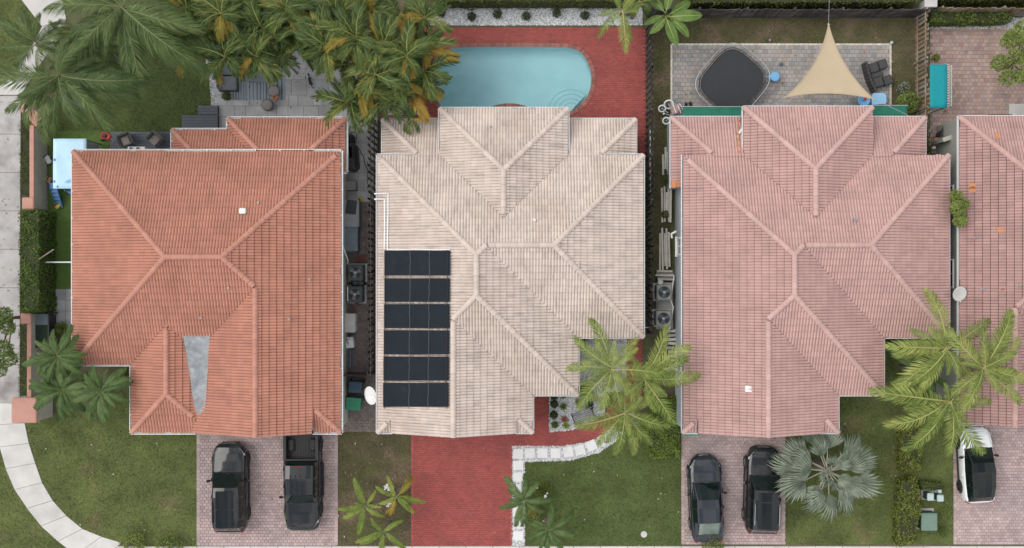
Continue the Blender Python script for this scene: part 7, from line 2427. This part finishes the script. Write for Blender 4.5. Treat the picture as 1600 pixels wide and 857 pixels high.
for px, py, r_, m_, lab in ((866, 620, .2, F_BALL, 'round boxwood ball half under the cream eave'), (866, 632, .23, F_BALL, 'round dark boxwood ball, upper one beside the red path'), (865.5, 649, .24, F_BALL, 'round dark boxwood ball, middle one beside the red path'), (867, 665, .2, F_HEDGE, 'round paler boxwood ball, lowest one beside the red path')):
    p = P(px, py, .3)
    t = thing('boxwood_ball', lab, 'shrub', (p.x, p.y, 0), 'boxwood balls beside the red path')
    leaf_mass('c', m_, [((p.x, p.y, r_ * .9), (r_, r_, r_))], 700, .035, seed=int(py)).build('crown', m_, t)
    b = MB(); b.lathe([(.01, .02), (r_ * .8, r_ * .5), (r_ * .85, r_), (r_ * .5, r_ * 1.55), (.01, r_ * 1.7)], (p.x, p.y, 0), 12); b.build('branches', INNER, t)
def rosette(label, px, py, r_, mat, n=22, name='bromeliad'):
    p = P(px, py, .2)
    t = thing(name, label, 'plant', (p.x, p.y, 0), 'small plants in the white gravel bed')
    for k in range(n):
        a = k * 2.4 + rng.uniform(-.2, .2); el = rng.uniform(.3, 1.1); ln = r_ * rng.uniform(.75, 1.1)
        d = Vector((math.cos(a) * math.cos(el), math.sin(a) * math.cos(el), math.sin(el))); s_ = Vector((-math.sin(a), math.cos(a), 0)) * .03
        o = Vector((p.x, p.y, .04)); m_ = o + d * ln * .6; e = m_ + Vector((d.x, d.y, -.1)) * ln * .55
        b = MB(); b.cr = rng.random(); b.add([o - s_ * .6, o + s_ * .6, m_ + s_, m_ - s_, e], [(0, 1, 2, 3), (3, 2, 4)]); b.build('leaf', mat, t)
rosette('small green spiky plant between the boxwood balls and the bench, upper', 880, 636, .3, F_HEDGE); rosette('reddish bromeliad in white gravel left of the bench', 882, 656, .3, F_REDL); rosette('bright green spiky plant below the red bromeliad', 885, 666, .28, F_LIME)
rosette('tiny green plant at the cream eave above the white gravel', 880, 620, .22, F_HEDGE); rosette('reddish small plant near the cream house corner', 902, 628, .2, F_REDL); rosette('spiky plant in the upper grey gravel below the cream eave', 912, 531, .28, F_HEDGE)
bush('shrub', 'olive shrub in the gravel at the cream house corner', 'shrub', 915, 612, .9, .42, F_BUSH, 500, .07); bush('shrub', 'reddish ground shrub beneath the coconut trio', 988, 600, .5, .35, F_REDL, 300, .06) if False else None
bush('shrub', 'dark shrub beside the back of the garden bench', 'shrub', 921, 634, .6, .25, F_BALL, 300, .06)
bush('shrub', 'yellow green shrub between the two dark young palms', 'shrub', 848, 768, .7, .5, F_BUSH, 700, .06); bush('shrub', 'yellow green low shrub left of the lowest dark palm', 'shrub', 835, 800, .6, .4, F_BUSH, 500, .06)
for px, py in ((853, 773), (838, 758)):
    p = P(px, py, .6)
    b = MB()
    for k in range(7):
        a = rng.uniform(0, 6.28); c = Vector((p.x + rng.uniform(-.08, .08), p.y + rng.uniform(-.12, .12), .72 + rng.uniform(0, .1))); b.lathe([(.01, 0), (.05, .015), (.01, .03)], c, 6)
    tag(b.build('white_flowers', WHITE), 'cluster of white blooms on the yellow green shrub, ' + ('right' if px > 845 else 'left'), 'flowers')
for px, py, lab in ((606, 761, 'upper clump of white flowers among the young lime palms'), (607, 787, 'lower clump of white flowers among the young lime palms')):
    p = P(px, py, .4); t = thing('white_flowers', lab, 'flowers', (p.x, p.y, 0), 'white flowers on the dry lawn')
    b = MB()
    for k in range(26):
        c = Vector((p.x + rng.gauss(0, .09), p.y + rng.gauss(0, .09), .35 + rng.uniform(0, .2))); b.lathe([(.01, 0), (.05, .02), (.01, .035)], c, 6)
    b.build('blooms', M('flower_white', (.75, .75, .78), .8, .05), t)
    leaf_mass('c', F_HEDGE, [((p.x, p.y, .25), (.2, .2, .22))], 120, .05, seed=3).build('foliage', F_HEDGE, t)
bush('shrub', 'bushy green plant between green awning and wooden fence', 'shrub', 1421, 160, 1.3, .62, F_TREE, 800, .09)
bush('shrub', 'pale weedy plant in the brown yard above the bushy one', 'shrub', 1413, 138, .5, .4, F_SILV, 200, .06)
bush('shrub', 'spiky plant at the lower end of the stone side path', 'shrub', 93, 514, .7, .35, F_BUSH, 350, .08); bush('shrub', 'yellowish plant in the shaded corner beneath the terracotta eave', 'shrub', 196, 588, .8, .4, F_BUSH, 350, .08)
bush('shrub', 'grassy pot plant beside the lower sofa', 'shrub', 353, 150, .5, .25, F_DKHEDGE, 260, .07)
bush('shrub', 'small weed tuft on the pink pavers above the teal canopy', 'shrub', 1464, 90, .4, .2, F_BUSH, 160, .07)
bush('shrub', 'dark climbing plant under the white boards by the pink wall', 'shrub', 1042, 280, .7, .25, F_DKHEDGE, 260, .06); bush('shrub', 'dark weed between the board stacks of the grass gap', 'shrub', 1040, 335, .5, .22, F_DKHEDGE, 220, .06)
bush('shrub', 'yellow leaved plant at the rear corner of the pink house', 'shrub', 1488, 236, 1.4, .35, F_BUSH, 260, .08); bush('shrub', 'tiny weed beneath the low rear wing eave of the pink house', 'shrub', 1449, 236, .5, .25, F_HEDGE, 200, .06)
bush('shrub', 'yellow bromeliad shrub at the end of the low white hedge wall', 'shrub', 54, 199, .8, .3, F_YEL, 200, .09)
bush('shrub', 'sprawling shrub hiding the bottom sidewalk edge', 'shrub', 205, 853, .8, .75, F_TREE, 800, .07); bush('shrub', 'loose shrub on the bottom edge next to the paver driveway', 'shrub', 262, 858, .7, .8, F_TREE, 700, .07)
bush('shrub', 'yellow green bush in front of the navy sedan boot', 'shrub', 1116, 852, 1.3, .62, F_BUSH, 700, .07)

def tree(label, px, py, h, blobs, mat, n, size, base=None, grp=None):
    c = P(px, py, h)
    g = P(*base) if base else Vector((c.x, c.y, 0))
    t = thing('leafy_tree', label, 'tree', (g.x, g.y, 0), grp)
    b = MB(); b.tube([g + Vector((0, 0, -.05)), g.lerp(c, .4) + Vector((.05, .03, 0)), c + Vector((0, 0, -.3))], [.13, .09, .05], 8)
    bl = []
    for bx_, by_, hz, rx, rz in blobs:
        q = P(bx_, by_, hz)
        bl.append((q, (rx, rx * .9, rz)))
        st = g.lerp(c, .5)
        b.tube([st, st.lerp(q, .6) + Vector((0, 0, .15)), q], [.05, .03, .012], 5)
    b.build('trunk', BARK, t)
    leaf_mass('c', mat, bl, n, size, seed=rng.randint(0, 99)).build('crown', mat, t)
tree('leafy tree with bare branches at the right edge of the paver yard', 1590, 95, 3.0, [(1580, 62, 2.8, .55, .4), (1600, 50, 3.2, .7, .5), (1562, 98, 2.5, .5, .35), (1585, 90, 3.0, .5, .4), (1610, 92, 3, .6, .4), (1575, 122, 2.6, .5, .35), (1596, 118, 2.8, .45, .35), (1622, 70, 3, .8, .5)], F_TREE, 5200, .085, base=(1575, 105))
tree('slim light green tree rising in the gap between pink and rose roofs', 1497, 326, 3.6, [(1494, 306, 3.6, .32, .4), (1498, 325, 3.8, .42, .45), (1501, 345, 3.6, .36, .4), (1508, 318, 3.7, .25, .3)], F_TREE, 2200, .08, base=(1483, 326))
tree('leafy street tree reaching over the left edge sidewalk, upper', -6, 500, 3.4, [(5, 492, 3.4, .5, .4), (12, 512, 3.1, .45, .35), (-15, 500, 3.6, .7, .5), (4, 545, 3.2, .55, .4), (15, 560, 3.0, .45, .35), (-5, 575, 3.2, .6, .4)], F_TREE, 3800, .075)

# fallen leaves and bits of debris on lawns, drives and paths
b = MB()
for pts, n in ((LAWN1, 120), (LAWN2, 50), (LAWN3, 60), (LAWN4, 60), (REAR3, 160), (RED_DRIVE, 26), ([(308, 676), (527, 676), (527, 853), (308, 853)], 30), ([(1065, 676), (1226, 676), (1226, 851), (1065, 851)], 40), ([(1453, 46), (1600, 46), (1600, 180), (1453, 180)], 50), ([(1048, 69), (1391, 69), (1391, 165), (1048, 165)], 50), ([(340, 95), (535, 95), (535, 186), (340, 186)], 60), ([(0, 150), (30, 150), (30, 600), (0, 600)], 50)):
    q = [(v.x, v.y) for v in L2(pts)]
    xs = [p[0] for p in q]; ys = [p[1] for p in q]
    for _ in range(n):
        x, y = rng.uniform(min(xs), max(xs)), rng.uniform(min(ys), max(ys))
        if not inpoly(x, y, q): continue
        a = rng.uniform(0, 6.28); L_ = rng.uniform(.03, .08); c_, s_ = math.cos(a) * L_, math.sin(a) * L_
        b.cr = rng.random()
        z = .085
        b.add([(x - c_, y - s_, z), (x + s_ * .4, y - c_ * .4, z + .012), (x + c_, y + s_, z + .004), (x - s_ * .4, y + c_ * .4, z + .015)], [(0, 1, 2, 3)])
o = b.build('fallen_leaves', M('dry_leaf', (.2, .15, .08), .9, .2, 3, ramp=[(0, (.10, .07, .035)), (.5, (.22, .165, .08)), (.8, (.38, .31, .18)), (1, (.6, .57, .5))]))
tag(o, 'dry leaves and small debris scattered over lawns and paving', 'leaves', kind='stuff')
